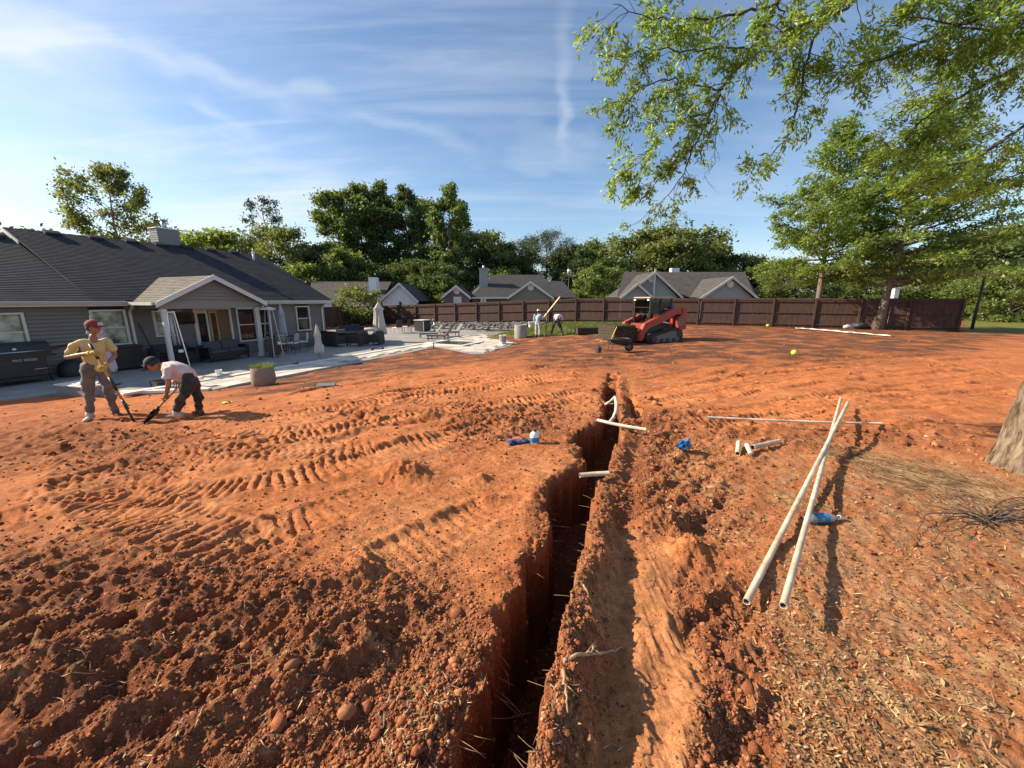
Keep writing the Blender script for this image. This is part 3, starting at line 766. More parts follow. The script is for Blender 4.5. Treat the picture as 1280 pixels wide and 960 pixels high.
# the porch door: three tall leaves with one wide open to a dark room
dr = MB()
for x in (-6.98, -5.47): dr.box((x, -.04, 1.08), (.09, .12, 2.16))
dr.box((-6.225, -.041, 2.19), (1.6, .118, .09))
door = dr.build('door', M_trim, house)
for x0, x1, m_ in ((-6.93, -6.42, M_trim), (-6.38, -6.0, M_wood)):
    p = MB(); t = .085
    p.box((x0 + t / 2, .0, 1.08), (t, .05, 2.1)); p.box((x1 - t / 2, .0, 1.08), (t, .05, 2.1)); p.box(((x0 + x1) / 2, .001, .16), (x1 - x0 - 2 * t, .048, .28)); p.box(((x0 + x1) / 2, .001, 2.06), (x1 - x0 - 2 * t, .048, .14))
    p.build('door_leaf', m_, door)
    g = MB(); g.box(((x0 + x1) / 2, .0, 1.14), (x1 - x0 - 2 * t, .014, 1.68)); g.build('pane', M_glass, door)
p = MB(); p.box((-5.75, -.012, 1.08), (.46, .03, 2.1)); p.build('door_leaf', M_brown_door, door)
h_ = MB(); h_.tube([(-6.03, -.05, 1.0), (-6.03, -.09, 1.0), (-6.03, -.09, 1.12)], .012, 6); h_.build('handle', M_steel, door)

# main roof: right body and a lower left body whose step shows a small white rake
xs_ = -10.3
slope('roof', (xs_, -OV, EAVE + .02), (.34, -OV, EAVE + .02), (.34, RX, RIDGE), (xs_, RX, RIDGE), M_roof, house)
slope('roof', (.34, 11.2 + OV, EAVE + .02), (xs_, 11.2 + OV, EAVE + .02), (xs_, RX, RIDGE), (.34, RX, RIDGE), M_roof, house)
RL = RIDGE - .20
slope('roof', (HL - .3, -OV, EAVE + .018), (xs_ - .002, -OV, EAVE + .018), (xs_ - .002, RX, RL), (HL - .3, RX, RL), M_roof, house)
slope('roof', (xs_ - .002, 11.2 + OV, EAVE + .018), (HL - .3, 11.2 + OV, EAVE + .018), (HL - .3, RX, RL), (xs_ - .002, RX, RL), M_roof, house)
rk = MB()
sl = (RIDGE - EAVE) / (RX + OV)
rk.prism([(xs_ - .05, RX - 1.15, RIDGE - 1.15 * sl - .02), (xs_ - .05, RX, RIDGE - .01), (xs_ - .05, RX + 1.15, RIDGE - 1.15 * sl - .02), (xs_ - .05, RX + 1.15, RIDGE - 1.15 * sl - .16), (xs_ - .05, RX, RIDGE - .16), (xs_ - .05, RX - 1.15, RIDGE - 1.15 * sl - .16)], (.045, 0, 0))
rk.build('rake_board', M_trim, house)
cap = MB()
for i in range(34):
    x = xs_ + .16 + i * .313
    cap.add([(x - .17, RX - .13, RIDGE - .045), (x + .17, RX - .13, RIDGE - .057), (x + .17, RX, RIDGE + .014), (x - .17, RX, RIDGE + .028), (x - .17, RX + .13, RIDGE - .045), (x + .17, RX + .13, RIDGE - .057)], [(0, 1, 2, 3), (3, 2, 5, 4)])
co = cap.build('ridge_cap', M_roof, house); co['kind'] = 'stuff'
# lumps of the ridge vents, one every couple of metres
nv = MB(); nv.box((0, 0, .05), (.52, .34, .13), bev=.03)
vent0 = nv.build('ridge_vent', M_roof, house)
rx_ = math.atan(sl)
for i, (x, yy) in enumerate(((-10.7, RX - .45), (-9.0, RX - .18), (-7.6, RX - .18), (-6.3, RX - .18), (-5.1, RX - .18), (-3.9, RX - .18), (-2.7, RX - .18), (-1.4, RX - .18), (-12.6, RX - .3), (-14.5, RX - .3))):
    o = vent0 if i == 0 else vent0.copy()
    if i: COL.objects.link(o)
    zz = (RIDGE if x > xs_ else RL) - (RX - yy) * sl
    o.location = (x, yy, zz + .01); o.rotation_euler = (rx_, 0, 0)
# eaves, gutter, downspouts
g = MB(); g.box(((HL + .34) / 2, -OV + .03, EAVE - .085), (.34 - HL, .03, .19)); g.build('fascia', M_trim, house)
g = MB(); g.box(((HL - .0) / 2, -OV / 2 + .02, EAVE - .15), (-HL, OV - .06, .02)); g.build('soffit', M_trim, house)
for x0, x1, m_ in ((HL, -9.45, M_trimb), (-4.9, .36, M_trim)):
    g = MB(); xc = (x0 + x1) / 2
    g.prism([(x0, -OV - .002, EAVE + .0), (x0, -OV - .11, EAVE + .005), (x0, -OV - .13, EAVE - .03), (x0, -OV - .08, EAVE - .12), (x0, -OV - .002, EAVE - .12)], (x1 - x0, 0, 0)); g.build('gutter', m_, house)
for x in (-.16, -9.2):
    g = MB(); g.bar((x, -OV - .06, EAVE - .12), (x, -.06, EAVE - .42), .08, .06); g.bar((x, -.058, EAVE - .40), (x, -.058, .1), .085, .062); g.bar((x, -.06, .12), (x, -.3, .04), .08, .06); g.build('downspout', M_trim, house)
for x in (-.05,):
    g = MB(); g.box((x, -.03, EAVE / 2 - .08), (.12, .05, EAVE - .18)); g.build('corner_board', M_siding, house)
# chimney behind the ridge
ch = MB(); ch.box((-4.45, RX + .55, 5.7), (1.02, .7, 1.2))
for i in range(10): ch.box((-4.45, RX + .55, 5.16 + i * .115), (1.05, .73, .02))
chim = ch.build('chimney', mat("chimney_siding", (.22, .22, .225), .6, var=.05), house)
c = MB(); c.box((-4.45, RX + .55, 6.32), (1.12, .80, .05)); c.build('chimney_cap', M_steel, chim)
c = MB(); c.tube([(-4.45, RX + .5, 6.3), (-4.45, RX + .5, 6.72)], .12, 12); c.tube([(-4.45, RX + .5, 6.73), (-4.45, RX + .5, 6.80)], [.17, .20], 12); c.build('flue', M_steel, chim)
c = MB(); c.tube([(-.75, 4.6, RIDGE - 1.0 * sl - .05), (-.75, 4.6, RIDGE - 1.0 * sl + .42)], .06, 8); c.tube([(-.75, 4.6, RIDGE - sl + .4), (-.75, 4.55, RIDGE - sl + .46)], .09, 8); c.build('vent_pipe', M_white, house)
# porch
PX0, PX1, PO = -9.0, -5.44, -1.95
PE = 2.47; PR = 3.56; pm = (PX0 + PX1) / 2
yr = 1.75
slope('porch_roof', (PX0 - .32, .1, PE), (PX0 - .32, PO - .32, PE), (pm, PO - .32, PR), (pm, yr, PR), M_proof, house)
slope('porch_roof', (PX1 + .32, PO - .32, PE), (PX1 + .32, .1, PE), (pm, yr, PR), (pm, PO - .32, PR), M_proof, house)
sp = (PR - PE) / (pm - PX0 + .32)
siding('gable_siding', PX0, PX1, PE + .02, PR - .05, PO - .05, M_porch_siding, house, top=lambda z: (PX0 - .1 + max(0, z - PE) / sp, PX1 + .1 - max(0, z - PE) / sp) if z < PR - .08 else None)
b = MB(); b.box((pm, PO - .02, PE - .10), (PX1 - PX0 + .25, .14, .24)); b.box((PX0 + .07, PO / 2, PE - .102), (.14, -PO - .2, .235)); b.box((PX1 - .07, PO / 2, PE - .102), (.14, -PO - .2, .235)); b.build('beam', M_porch_siding, house)
c = MB(); c.box((pm, PO / 2, PE + .03), (PX1 - PX0 - .1, -PO - .1, .02)); c.build('porch_ceiling', M_trim, house)
b = MB()
for s in (-1, 1):
    e = PX0 - .34 if s < 0 else PX1 + .34
    p = [(e, PO - .36, PE - .16), (e, PO - .36, PE + .03), (pm, PO - .36, PR + .035), (pm, PO - .36, PR - .16)]
    b.prism(p, (0, .04, 0))
b.build('rake_board', M_trim, house)
for x0 in (PX0 - .30, PX1 + .30):
    g = MB(); g.box((x0 + (-.05 if x0 < pm else .05), PO / 2 + .1, PE - .02), (.10, -PO + .55, .11)); g.build('gutter', M_trim, house)
for x in (PX0, PX1):
    p = MB(); p.box((x, PO, (PE - .22) / 2), (.13, .13, PE - .22)); p.box((x, PO, .08), (.2, .2, .16)); p.box((x, PO, PE - .28), (.19, .19, .1)); p.build('porch_post', M_trim, house)
g = MB(); g.tube([(PX1 + .36, PO - .2, PE - .06), (PX1 + .30, PO - .05, PE - .2), (PX1 + .12, PO + .02, PE - .35)], .035, 6); g.bar((PX1 + .12, PO + .02, PE - .33), (PX1 + .12, PO + .02, .1), .07, .06); g.build('downspout', M_trim, house)
f = MB(); f.box((pm, PO / 2, PE - .05), (.1, .1, .16))
for k in range(4):
    a = k * math.pi / 2 + .4; f.box((pm + .36 * math.cos(a), PO / 2 + .36 * math.sin(a), PE - .14), (.6, .13, .02), Matrix.Rotation(a, 3, 'Z'))
f.build('ceiling_fan', M_black, house)

# ------------------------------------------------------------------ neighbours beyond the back fence
M_nbrick = mat("brown_brick", (.18, .12, .10), .8, var=.25, vscale=3)
M_ngrey = mat("blue_grey_siding", (.30, .32, .36), .6, var=.05)
M_nwhite = mat("white_siding", (.72, .74, .78), .6, var=.04)
M_ntaupe = mat("taupe_gable", (.20, .18, .165), .7, var=.05)
def quad(name, pts, m_, parent, th=.12):
    """a panel through world points, given thickness along its normal"""
    P = [Vector(p) for p in pts]; n = (P[1] - P[0]).cross(P[-1] - P[0]).normalized()
    mb = MB(); mb.prism([p - n * th for p in P], n * th)
    return mb.build(name, m_, parent)
def nslope(a, b, c, d, m_, parent):
    return slope('roof', a, b, c, d, m_, parent, rows=.3, th=.10)
def rake(parent, L, A, Rr, w=.26, m_=M_trim, t=.10):
    """two white boards under a front gable whose points are world coordinates in one plane y"""
    mb = MB()
    for p, q in ((L, A), (A, Rr)):
        p, q = Vector(p), Vector(q)
        mb.prism([p + Vector((0, -t, -w)), q + Vector((0, -t, -w)), q + Vector((0, -t, .02)), p + Vector((0, -t, .02))], (0, t * .8, 0))
    return mb.build('rake_board', m_, parent)
def gable(parent, L, A, Rr, depth, wallm, roofm, base_z=-2.0, vent=None, wz=None, soffit=.35):
    """front gable: wall triangle down to the ground, two roof slopes running back by depth"""
    L, A, Rr = Vector(L), Vector(A), Vector(Rr)
    back = Vector((0, depth, 0)); fr = Vector((0, -soffit, 0))
    nslope(L + back, L + fr, A + fr, A + back, roofm, parent); nslope(Rr + fr, Rr + back, A + back, A + fr, roofm, parent)
    i = (Rr - L) * .06
    mb = MB(); mb.prism([(L.x + i.x, L.y, base_z), (Rr.x - i.x, L.y, base_z), (Rr.x - i.x, L.y, Rr.z - .05), (A.x, A.y, A.z - .16), (L.x + i.x, L.y, L.z - .05)], (0, .18, 0))
    o = mb.build('wall', wallm, parent)
    rake(parent, L + fr, A + fr, Rr + fr)
    if vent:
        v = Vector(vent); c = MB()
        c.tube([v + Vector((0, .02, 0)), v + Vector((0, -.06, 0))], .38, 16); c.build('gable_vent', M_trim, parent)
    return o
def W(px, py, d): return at_y(px, py, d)

# white-gabled house, left
n1h = thing('house', 'low house with a white gable end and white chimney behind the side fence', 'house', W(460, 389, 46))
n1h.location.z = -1.6
n1h_i = n1h
def child_at_world(o): 
    o.matrix_parent_inverse = o.parent.matrix_world.inverted() if False else Matrix.Translation(-Vector(o.parent.location))
def fix(root):
    for c in root.children: c.matrix_parent_inverse = Matrix.Translation(-Vector(root.location))
D1 = 46
gable(n1h, W(475, 376, D1), W(500, 353.5, D1), W(524, 376.5, D1), 9, M_nwhite, M_nroof2)
nslope(W(386, 376, D1 + .2), W(477, 376, D1 + .2), W(489, 351.5, D1 + 5), W(389, 352.5, D1 + 5), M_nroof2, n1h)
nslope(W(489, 376, D1 + 10), W(386, 376, D1 + 10), W(389, 352.5, D1 + 5), W(489, 351.5, D1 + 5), M_nroof2, n1h)
mb = MB(); a, b = W(390, 377, D1 + .6), W(476, 377, D1 + .6); mb.box(((a.x + b.x) / 2, D1 + 1.2, (a.z - 2) / 2), (b.x - a.x, 1.2, a.z + 2)); mb.build('wall', M_nwhite, n1h)
mb = MB(); a, b = W(460, 346.5, D1 + 1.8), W(470.5, 362, D1 + 1.8); mb.box(((a.x + b.x) / 2, D1 + 2.4, (a.z + b.z) / 2 - .3), (b.x - a.x, 1.1, a.z - b.z + .6)); mb.build('chimney', M_nwhite, n1h)
mb = MB(); a = W(418, 378.5, D1 + .4)
for k, px in enumerate((417, 424)):
    a = W(px, 379, D1 + .45); mb.box((a.x, a.y, a.z - .6), (.35, .06, 1.3))
mb.build('shutter', M_brown_door, n1h)
a = W(500.5, 380, D1 - .05); mb = MB(); mb.box((a.x, a.y, a.z), (.25, .05, .5)); mb.build('vent', M_dark, n1h)
fix(n1h)

# hip-roofed house in the middle
D2 = 48
n2h = thing('house', 'brown hip roofed house with two front gables and a tall grey chimney behind the fence', 'house', W(636, 389, D2)); n2h.location.z = -1.2
nslope(W(588, 371.5, D2), W(716, 371.5, D2), W(674, 344, D2 + 6), W(616, 343.5, D2 + 6), M_nroof, n2h)
mb = MB(); a, b, c = W(588, 371.5, D2), W(616, 343.5, D2 + 6), W(575, 371.5, D2 + 12); mb.prism([a, b, c], (0, 0, -.1)); mb.build('roof', M_nroof, n2h)
mb = MB(); a, b, c = W(716, 371.5, D2), W(674, 344, D2 + 6), W(720, 371.5, D2 + 12); mb.prism([a, c, b], (0, 0, -.1)); mb.build('roof', M_nroof, n2h)
gable(n2h, W(552.5, 371, D2 - 1.5), W(570.5, 356.5, D2 - 1.5), W(589, 371.5, D2 - 1.5), 7, M_nbrick, M_nroof, vent=W(571, 363.5, D2 - 1.55))
gable(n2h, W(634, 372, D2 - 1), W(663, 351.5, D2 - 1), W(692, 372, D2 - 1), 6, M_ntaupe, M_nroof, vent=W(663.5, 359, D2 - 1.05))
nslope(W(690, 372, D2 - .6), W(722, 372, D2 - .6), W(703, 357, D2 + 3), W(665, 351.6, D2 + 3), M_nroof, n2h)
mb = MB(); a, b = W(590, 372, D2 + .4), W(716, 372, D2 + .4); mb.box(((a.x + b.x) / 2, D2 + 1, (a.z - 2) / 2), (b.x - a.x, 1.0, a.z + 2)); mb.build('wall', M_nbrick, n2h)
mb = MB(); a, b = W(588, 371.5, D2 - .02), W(636, 371.5, D2 - .02); mb.box(((a.x + b.x) / 2, D2 - .04, a.z - .08), (b.x - a.x, .1, .2)); mb.build('fascia', M_trim, n2h)
mb = MB(); a, b = W(599, 336, D2 + 2.6), W(609.5, 356, D2 + 2.6); mb.box(((a.x + b.x) / 2, D2 + 3.1, (a.z + b.z) / 2 - .3), (b.x - a.x, .9, a.z - b.z + .6))
for q in (-.34, -.12, .12, .34): mb.box(((a.x + b.x) / 2 + q, D2 + 2.64, (a.z + b.z) / 2 - .3), (.05, .05, a.z - b.z + .5))
mb.box(((a.x + b.x) / 2, D2 + 3.1, a.z + .05), (b.x - a.x + .2, 1.1, .1)); k = mb.build('chimney', mat("grey_chimney", (.33, .33, .35), .7), n2h)
mb = MB(); mb.tube([((a.x + b.x) / 2, D2 + 3.1, a.z), ((a.x + b.x) / 2, D2 + 3.1, a.z + .45)], .13, 8); mb.build('flue', M_steel, k)
a, b = W(568, 372, D2 - 1.6), W(576, 380, D2 - 1.6); mb = MB(); mb.box(((a.x + b.x) / 2, a.y - .02, (a.z + b.z) / 2), (b.x - a.x + .2, .08, a.z - b.z + .2)); k = mb.build('window', M_trim, n2h)
mb = MB(); mb.box(((a.x + b.x) / 2, a.y - .065, (a.z + b.z) / 2), (b.x - a.x - .05, .02, a.z - b.z)); mb.build('pane', mat("pale_blind", (.5, .55, .6), .3), k)
mb = MB()
for px in (602, 606): a = W(px, 374, D2 - .2); mb.box((a.x, a.y + .3, a.z - .5), (.3, .3, 1.2))
mb.build('porch_column', M_trim, n2h)
fix(n2h)

# blue-grey house, right
D3 = 45
n3h = thing('house', 'blue grey sided house with three white trimmed gables and a grey roof behind the fence', 'house', W(858, 389, D3)); n3h.location.z = -.9
nslope(W(771, 371, D3 + .3), W(944, 371, D3 + .3), W(931, 341.5, D3 + 6), W(780, 340, D3 + 6), M_nroof2, n3h)
mb = MB(); a, b, c = W(944, 371, D3 + .3), W(931, 341.5, D3 + 6), W(948, 371, D3 + 12); mb.prism([a, c, b], (0, 0, -.1)); mb.build('roof', M_nroof2, n3h)
nslope(W(944, 371, D3 + 12), W(771, 371, D3 + 12), W(780, 340, D3 + 6), W(931, 341.5, D3 + 6), M_nroof2, n3h)
gable(n3h, W(775, 371.5, D3 - .8), W(818, 339.5, D3 - .8), W(852, 371.5, D3 - .8), 6.5, M_ngrey, M_nroof2, vent=W(814.5, 348.8, D3 - .9))
gable(n3h, W(774, 372, D3 - 1.6), W(796, 354, D3 - 1.6), W(816, 372, D3 - 1.6), 1.2, M_ngrey, M_nroof2)
gable(n3h, W(873, 372.5, D3 - 2.2), W(914, 345.5, D3 - 2.2), W(946, 372.5, D3 - 2.2), 7, M_ngrey, M_nroof2, vent=W(913, 355, D3 - 2.3))
mb = MB(); a, b = W(819, 336, D3 - 1), W(819, 376, D3 - 1); mb.box((a.x, a.y - .1, (a.z + b.z) / 2), (.17, .08, a.z - b.z)); mb.build('corner_board', M_trim, n3h)
mb = MB(); a, b = W(777, 372, D3 + .7), W(942, 372, D3 + .7); mb.box(((a.x + b.x) / 2, D3 + 1.3, (a.z - 2) / 2), (b.x - a.x, 1.0, a.z + 2)); mb.build('wall', M_ngrey, n3h)
mb = MB(); a, b = W(840, 335, D3 + 6.6), W(849, 343, D3 + 6.6); mb.box(((a.x + b.x) / 2, D3 + 7, (a.z + b.z) / 2 - .3), (b.x - a.x, .8, a.z - b.z + .6)); mb.build('chimney', M_nwhite, n3h)
fix(n3h)
# ------------------------------------------------------------------ stained board fence round the yard
M_fence = mat("dark_stained_boards", (.060, .029, .022), .8, var=.30, vscale=2.2, bump=.3, bscale=30, stretch=(6, 6, .6))
M_fpost = mat("fence_post_wood", (.068, .034, .026), .8, var=.3, vscale=4)
def fence(name, label, pts, top=1.86, skip=()):
    root = thing(name, label, 'fence', (pts[0][0], pts[0][1], 0)); O = Vector((pts[0][0], pts[0][1], 0))
    for (p, q) in zip(pts[:-1], pts[1:]):
        p, q = Vector(p), Vector(q); L = (q - p).length; n = max(1, round(L / 2.44)); d = (q - p) / L; nr = Vector((-d.y, d.x))
        zs = []
        for i in range(n + 1):
            c = p + d * (L * i / n); zs.append(FZ(c.x, c.y))
        for i in range(n + 1):
            c = p + d * (L * i / n); z = zs[i]
            mb = MB(); ang = math.atan2(d.y, d.x)
            off = nr * .07
            mb.box((c.x + off.x - O.x, c.y + off.y - O.y, z + top / 2 - .1), (.095, .095, top + .3), Matrix.Rotation(ang, 3, 'Z')); mb.build('post', M_fpost, root)
        for i in range(n):
            a, b = p + d * (L * i / n), p + d * (L * (i + 1) / n); z0, z1 = zs[i], zs[i + 1]; w = (b - a).length
            ang = math.atan2(d.y, d.x); Mz = Matrix.Rotation(ang, 3, 'Z')
            mb = MB(); k = int(w / .142)
            for j in range(k):
                t = (j + .5) / k; c = a + d * (w * t); z = z0 + (z1 - z0) * t
                hh = top - .03 + rng.uniform(-.012, .012); o2 = -nr * (.012 + rng.uniform(0, .006))
                mb.box((c.x + o2.x - O.x, c.y + o2.y - O.y, z + hh / 2 + .03), (w / k - rng.uniform(.004, .010), .018, hh), Mz @ Matrix.Rotation(rng.uniform(-.006, .006), 3, 'Y'))
            bo = mb.build('panel_boards', M_fence, root); bo['kind'] = 'stuff'
            for hz, hh in ((.22, .09), (top * .53, .09), (top - .13, .10)):
                r = MB(); r.bar(Vector((a.x, a.y, 0)) + Vector((nr.x, nr.y, 0)) * .022 + Vector((-O.x, -O.y, z0 + hz)), Vector((b.x, b.y, 0)) + Vector((nr.x, nr.y, 0)) * .022 + Vector((-O.x, -O.y, z1 + hz)), .038, hh, up=(nr.x, nr.y, 0)); r.build('rail', M_fpost, root)
            r = MB(); r.bar(Vector((a.x, a.y, 0)) + Vector((-O.x, -O.y, z0 + top + .018)), Vector((b.x, b.y, 0)) + Vector((-O.x, -O.y, z1 + top + .018)), .14, .03, up=(nr.x, nr.y, 0)); r.build('cap_board', M_fpost, root)
    return root
FE = at_z(1198, 413.5, -.2); FE2 = Vector((26.3, 23.3))
_fx = np.array([-20, -14.3, -8, 0, 5.4, 10, 18, 26.3, 40]); _fz = np.array([-1.0, -.95, -.72, -.42, -.20, -.20, -.20, -.22, -.3])
def FZ(x, y): return float(np.interp(x, _fx, _fz))
fence('fence', 'long dark brown board fence across the back of the yard', [(26.3, 23.3), (5.4, 33.6), (-14.3, 43.3)])
fence('fence', 'shorter dark brown fence closing the gap beside the taupe house', [(-14.5, 43.2), (-18.6, 35.5)])
# the yard ground meets the foot of the fence: low bank of rough earth and grass
# ------------------------------------------------------------------ patio: slab, pavers, pale coping, spa
M_conc = mat("patio_concrete", (.27, .25, .23), .85, var=.18, vscale=1.2, bump=.2, bscale=25)
M_trav = [mat("travertine_%s" % n, c, .75, var=.14, vscale=5, bump=.15, bscale=40) for n, c in (("cream", (.58, .51, .43)), ("sand", (.50, .43, .36)), ("grey", (.45, .40, .35)), ("ivory", (.63, .56, .47)))]
M_coping = mat("pale_coping", (.70, .65, .56), .7, var=.08, vscale=6)
M_water = mat("spa_water", (.035, .060, .052), .18, spec=.3, var=.2, vscale=2)
def lot(a, b, z=ZP): return LN * a + LD * b + Vector((0, 0, z))
def lotab(p): return p.x * LN.x + p.y * LN.y, p.x * LD.x + p.y * LD.y
A1, A0 = -12.70, -14.12                      # strip between soil edge and coping
patio = MB()
poly = [(p.x, p.y, ZP - .03) for p in PATIO]
patio.prism(poly, (0, 0, -.22))
po = tag(patio.build('patio', M_conc), kind='structure')
def pav_mesh(w, d, seed):
    r = random.Random(seed); mb = MB(); mb.box((0, 0, 0), (w - .012, d - .012, .05), bev=.006); return mb
pc = 0
bB0 = 7.0
pav_cache = {}
edge_poly = [(p.x, p.y) for p in PATIO]
spa_c = at_z(569, 428.9, ZP)
sa, sb = lotab(spa_c)
def paver(a, b, w, d):
    global pc
    key = (round(w, 3), round(d, 3), pc % 4)
    if key not in pav_cache:
        o = pav_mesh(w, d, pc).build('paver', M_trav[pc % 4], po); pav_cache[key] = o
    else:
        o = pav_cache[key].copy(); COL.objects.link(o)
    o.location = lot(a, b, ZP - .018 + rng.uniform(-.004, .004)); o.rotation_euler = (rng.uniform(-.004, .004), rng.uniform(-.004, .004), math.pi / 2 - YAW - math.pi / 2 + 0)
    pc += 1
def inside_patio(a, b, m=.0):
    c = lot(a, b); return bool(in_poly(np.array([c.x]), np.array([c.y]), edge_poly)[0])
def in_spa(a, b, m): return abs(a - sa) < 1.30 + m and abs(b - sb) < 1.30 + m
b = bB0; row = 0
while b < 26.5:
    dlen = .60
    amax = A1 if b < 17.3 else -8.6
    cells = [(.47, A0 + .47 * i + .235) for i in range(3)] if row % 2 == 0 else [(.71, A0 + .71 * i + .355) for i in range(2)]
    if b >= 17.3:
        cells = [(.71, A0 + .71 * i + .355 - (.35 if row % 2 else 0)) for i in range(9)]
    for (w, a) in cells:
        if b >= 17.0 and in_spa(a, b, .25): continue
        if all(inside_patio(a + sx * (w / 2 - .04), b + sy * (dlen / 2 - .04)) for sx in (-1, 1) for sy in (-1, 1)): paver(a, b, w, dlen)
    b += dlen; row += 1
# coping line, a slightly raised pale kerb; second along the soil edge
def kerb(name, p, q, w, h, m_, zt):
    mb = MB(); mb.bar(Vector((p.x, p.y, zt - h / 2)), Vector((q.x, q.y, zt - h / 2)), w, h, up=(0, 0, 1)); 
    return mb
L0 = lot(A0 - .14, 5.4); L1 = lot(A0 - .14, 25.2)
nseg = 20
for i in range(nseg):
    p = L0 + (L1 - L0) * (i / nseg); q = L0 + (L1 - L0) * ((i + 1) / nseg)
    d_ = (q - p).normalized() * .006
    mb = MB(); c = (p + q) / 2; mb.box((0, 0, 0), (.26, (q - p).length - .012, .07), bev=.008)
    o = mb.build('coping_stone', M_coping, po); o.location = (c.x, c.y, ZP + .01); o.rotation_euler = (0, 0, -YAW)
for (p, q) in ((at_z(150, 490.0, ZP), at_z(262, 486.2, ZP)),):
    mb = MB(); mb.bar((p.x, p.y, ZP - .01), (q.x, q.y, ZP - .01), .24, .08); mb.build('coping_stone', M_coping, po)
for (p, q) in ((lot(A1 - .02, 6.9), lot(A1 - .02, 17.2)),):
    mb = MB(); mb.bar((p.x, p.y, ZP - .09), (q.x, q.y, ZP - .09), .05, .16); mb.build('edge_strip', M_trav[1], po)
# spa
spa = thing('spa_pool', 'small square spa pool with pale coping sunk in the sunlit paving', 'pool', (spa_c.x, spa_c.y, ZP), -YAW)
mb = MB()
for s in (-1, 1):
    mb.box((s * 1.20, 0, .02), (.24, 2.64, .07), bev=.01); mb.box((0, s * 1.20, .022), (2.15, .24, .068), bev=.01)
mb.build('coping', M_coping, spa)
mb = MB(); mb.box((0, 0, -.005), (2.18, 2.18, .03)); mb.build('water', M_water, spa)

# ------------------------------------------------------------------ patio things
def P(px, py, z=ZP): return at_z(px, py, z)
HR = R(90) - YAW         # rotation of things set square to the house (x along it, -y out into the yard)
# planter pot
pp = P(325, 485.5)
pot = thing('planter', 'tall rounded beige stone planter with grass at the corner of the paving', 'planter', (pp.x, pp.y + .22, ZP + .0))
M_pot = mat("sandy_pot", (.28, .215, .165), .85, var=.15, vscale=6, bump=.3, bscale=40)
mb = MB(); mb.lathe([(.20, 0), (.27, .02), (.325, .16), (.335, .32), (.315, .52), (.30, .60), (.27, .605), (.265, .54), (0.02, .53)], 28); mb.build('pot', M_pot, pot)
M_potgrass = leaf_mat("pot_grass", (.14, .18, .04), (.2, .24, .05), .4)
mb = MB()
for i in range(420):
    a = rng.uniform(0, 6.28); r = .26 * math.sqrt(rng.random()); x, y = r * math.cos(a), r * math.sin(a); l = rng.uniform(.09, .24); t = rng.uniform(0, 6.28); w = .007
    ox, oy = (x * .5 + rng.uniform(-.06, .06)), (y * .5 + rng.uniform(-.06, .06)); cxx, cyy = w * math.cos(t), w * math.sin(t)
    mb.add([(x - cxx, y - cyy, .53), (x + cxx, y + cyy, .53), (x + ox * .5 + cxx, y + oy * .5 + cyy, .53 + l * .6), (x + ox * .5 - cxx, y + oy * .5 - cyy, .53 + l * .6), (x + ox, y + oy, .53 + l)], [(0, 1, 2, 3), (3, 2, 4)])
go = mb.build('grass', M_potgrass, pot); go['kind'] = 'stuff'

# gas heaters
def heater(loc, label, rz):
    t = thing('patio_heater', label, 'patio heater', loc, rz, 'pyramid patio heaters')
    mb = MB(); s = .26
    mb.lathe([(s * 1.32, .06), (s * 1.06, .82)], 4, smooth=False, cap=True); mb.build('cabinet', M_black, t)
    mb = MB(); mb.box((0, 0, .03), (.50, .50, .05), bev=.01); mb.build('base', M_steel, t)
    for k in range(4):
        a = math.pi / 4 + k * math.pi / 2
        mb = MB(); mb.bar((.37 * math.cos(a), .37 * math.sin(a), 0), (.15 * math.cos(a), .15 * math.sin(a), 2.12), .035, .035); mb.build('leg', M_steel, t)
    mb = MB(); mb.tube([(0, 0, .84), (0, 0, 2.08)], .055, 12); mb.build('flame_tube', mat("cloudy_tube", (.5, .5, .52), .15, spec=.8), t)
    mb = MB(); mb.lathe([(.03, 2.27), (.36, 2.21), (.42, 2.17), (.42, 2.155), (.1, 2.15)], 4, smooth=False); mb.box((0, 0, 2.13), (.26, .26, .05)); mb.build('reflector', M_steel, t)
    mb = MB(); mb.box((.05, -.315, .62), (.16, .012, .11), Matrix.Rotation(R(-5), 3, 'X')); mb.build('label_plate', M_white, t)
    return t
heater(P(343, 445), 'steel pyramid patio heater standing right of the porch', HR + R(8))
heater(P(224, 457.5), 'steel pyramid patio heater standing in front of the left porch post', HR + R(-10))

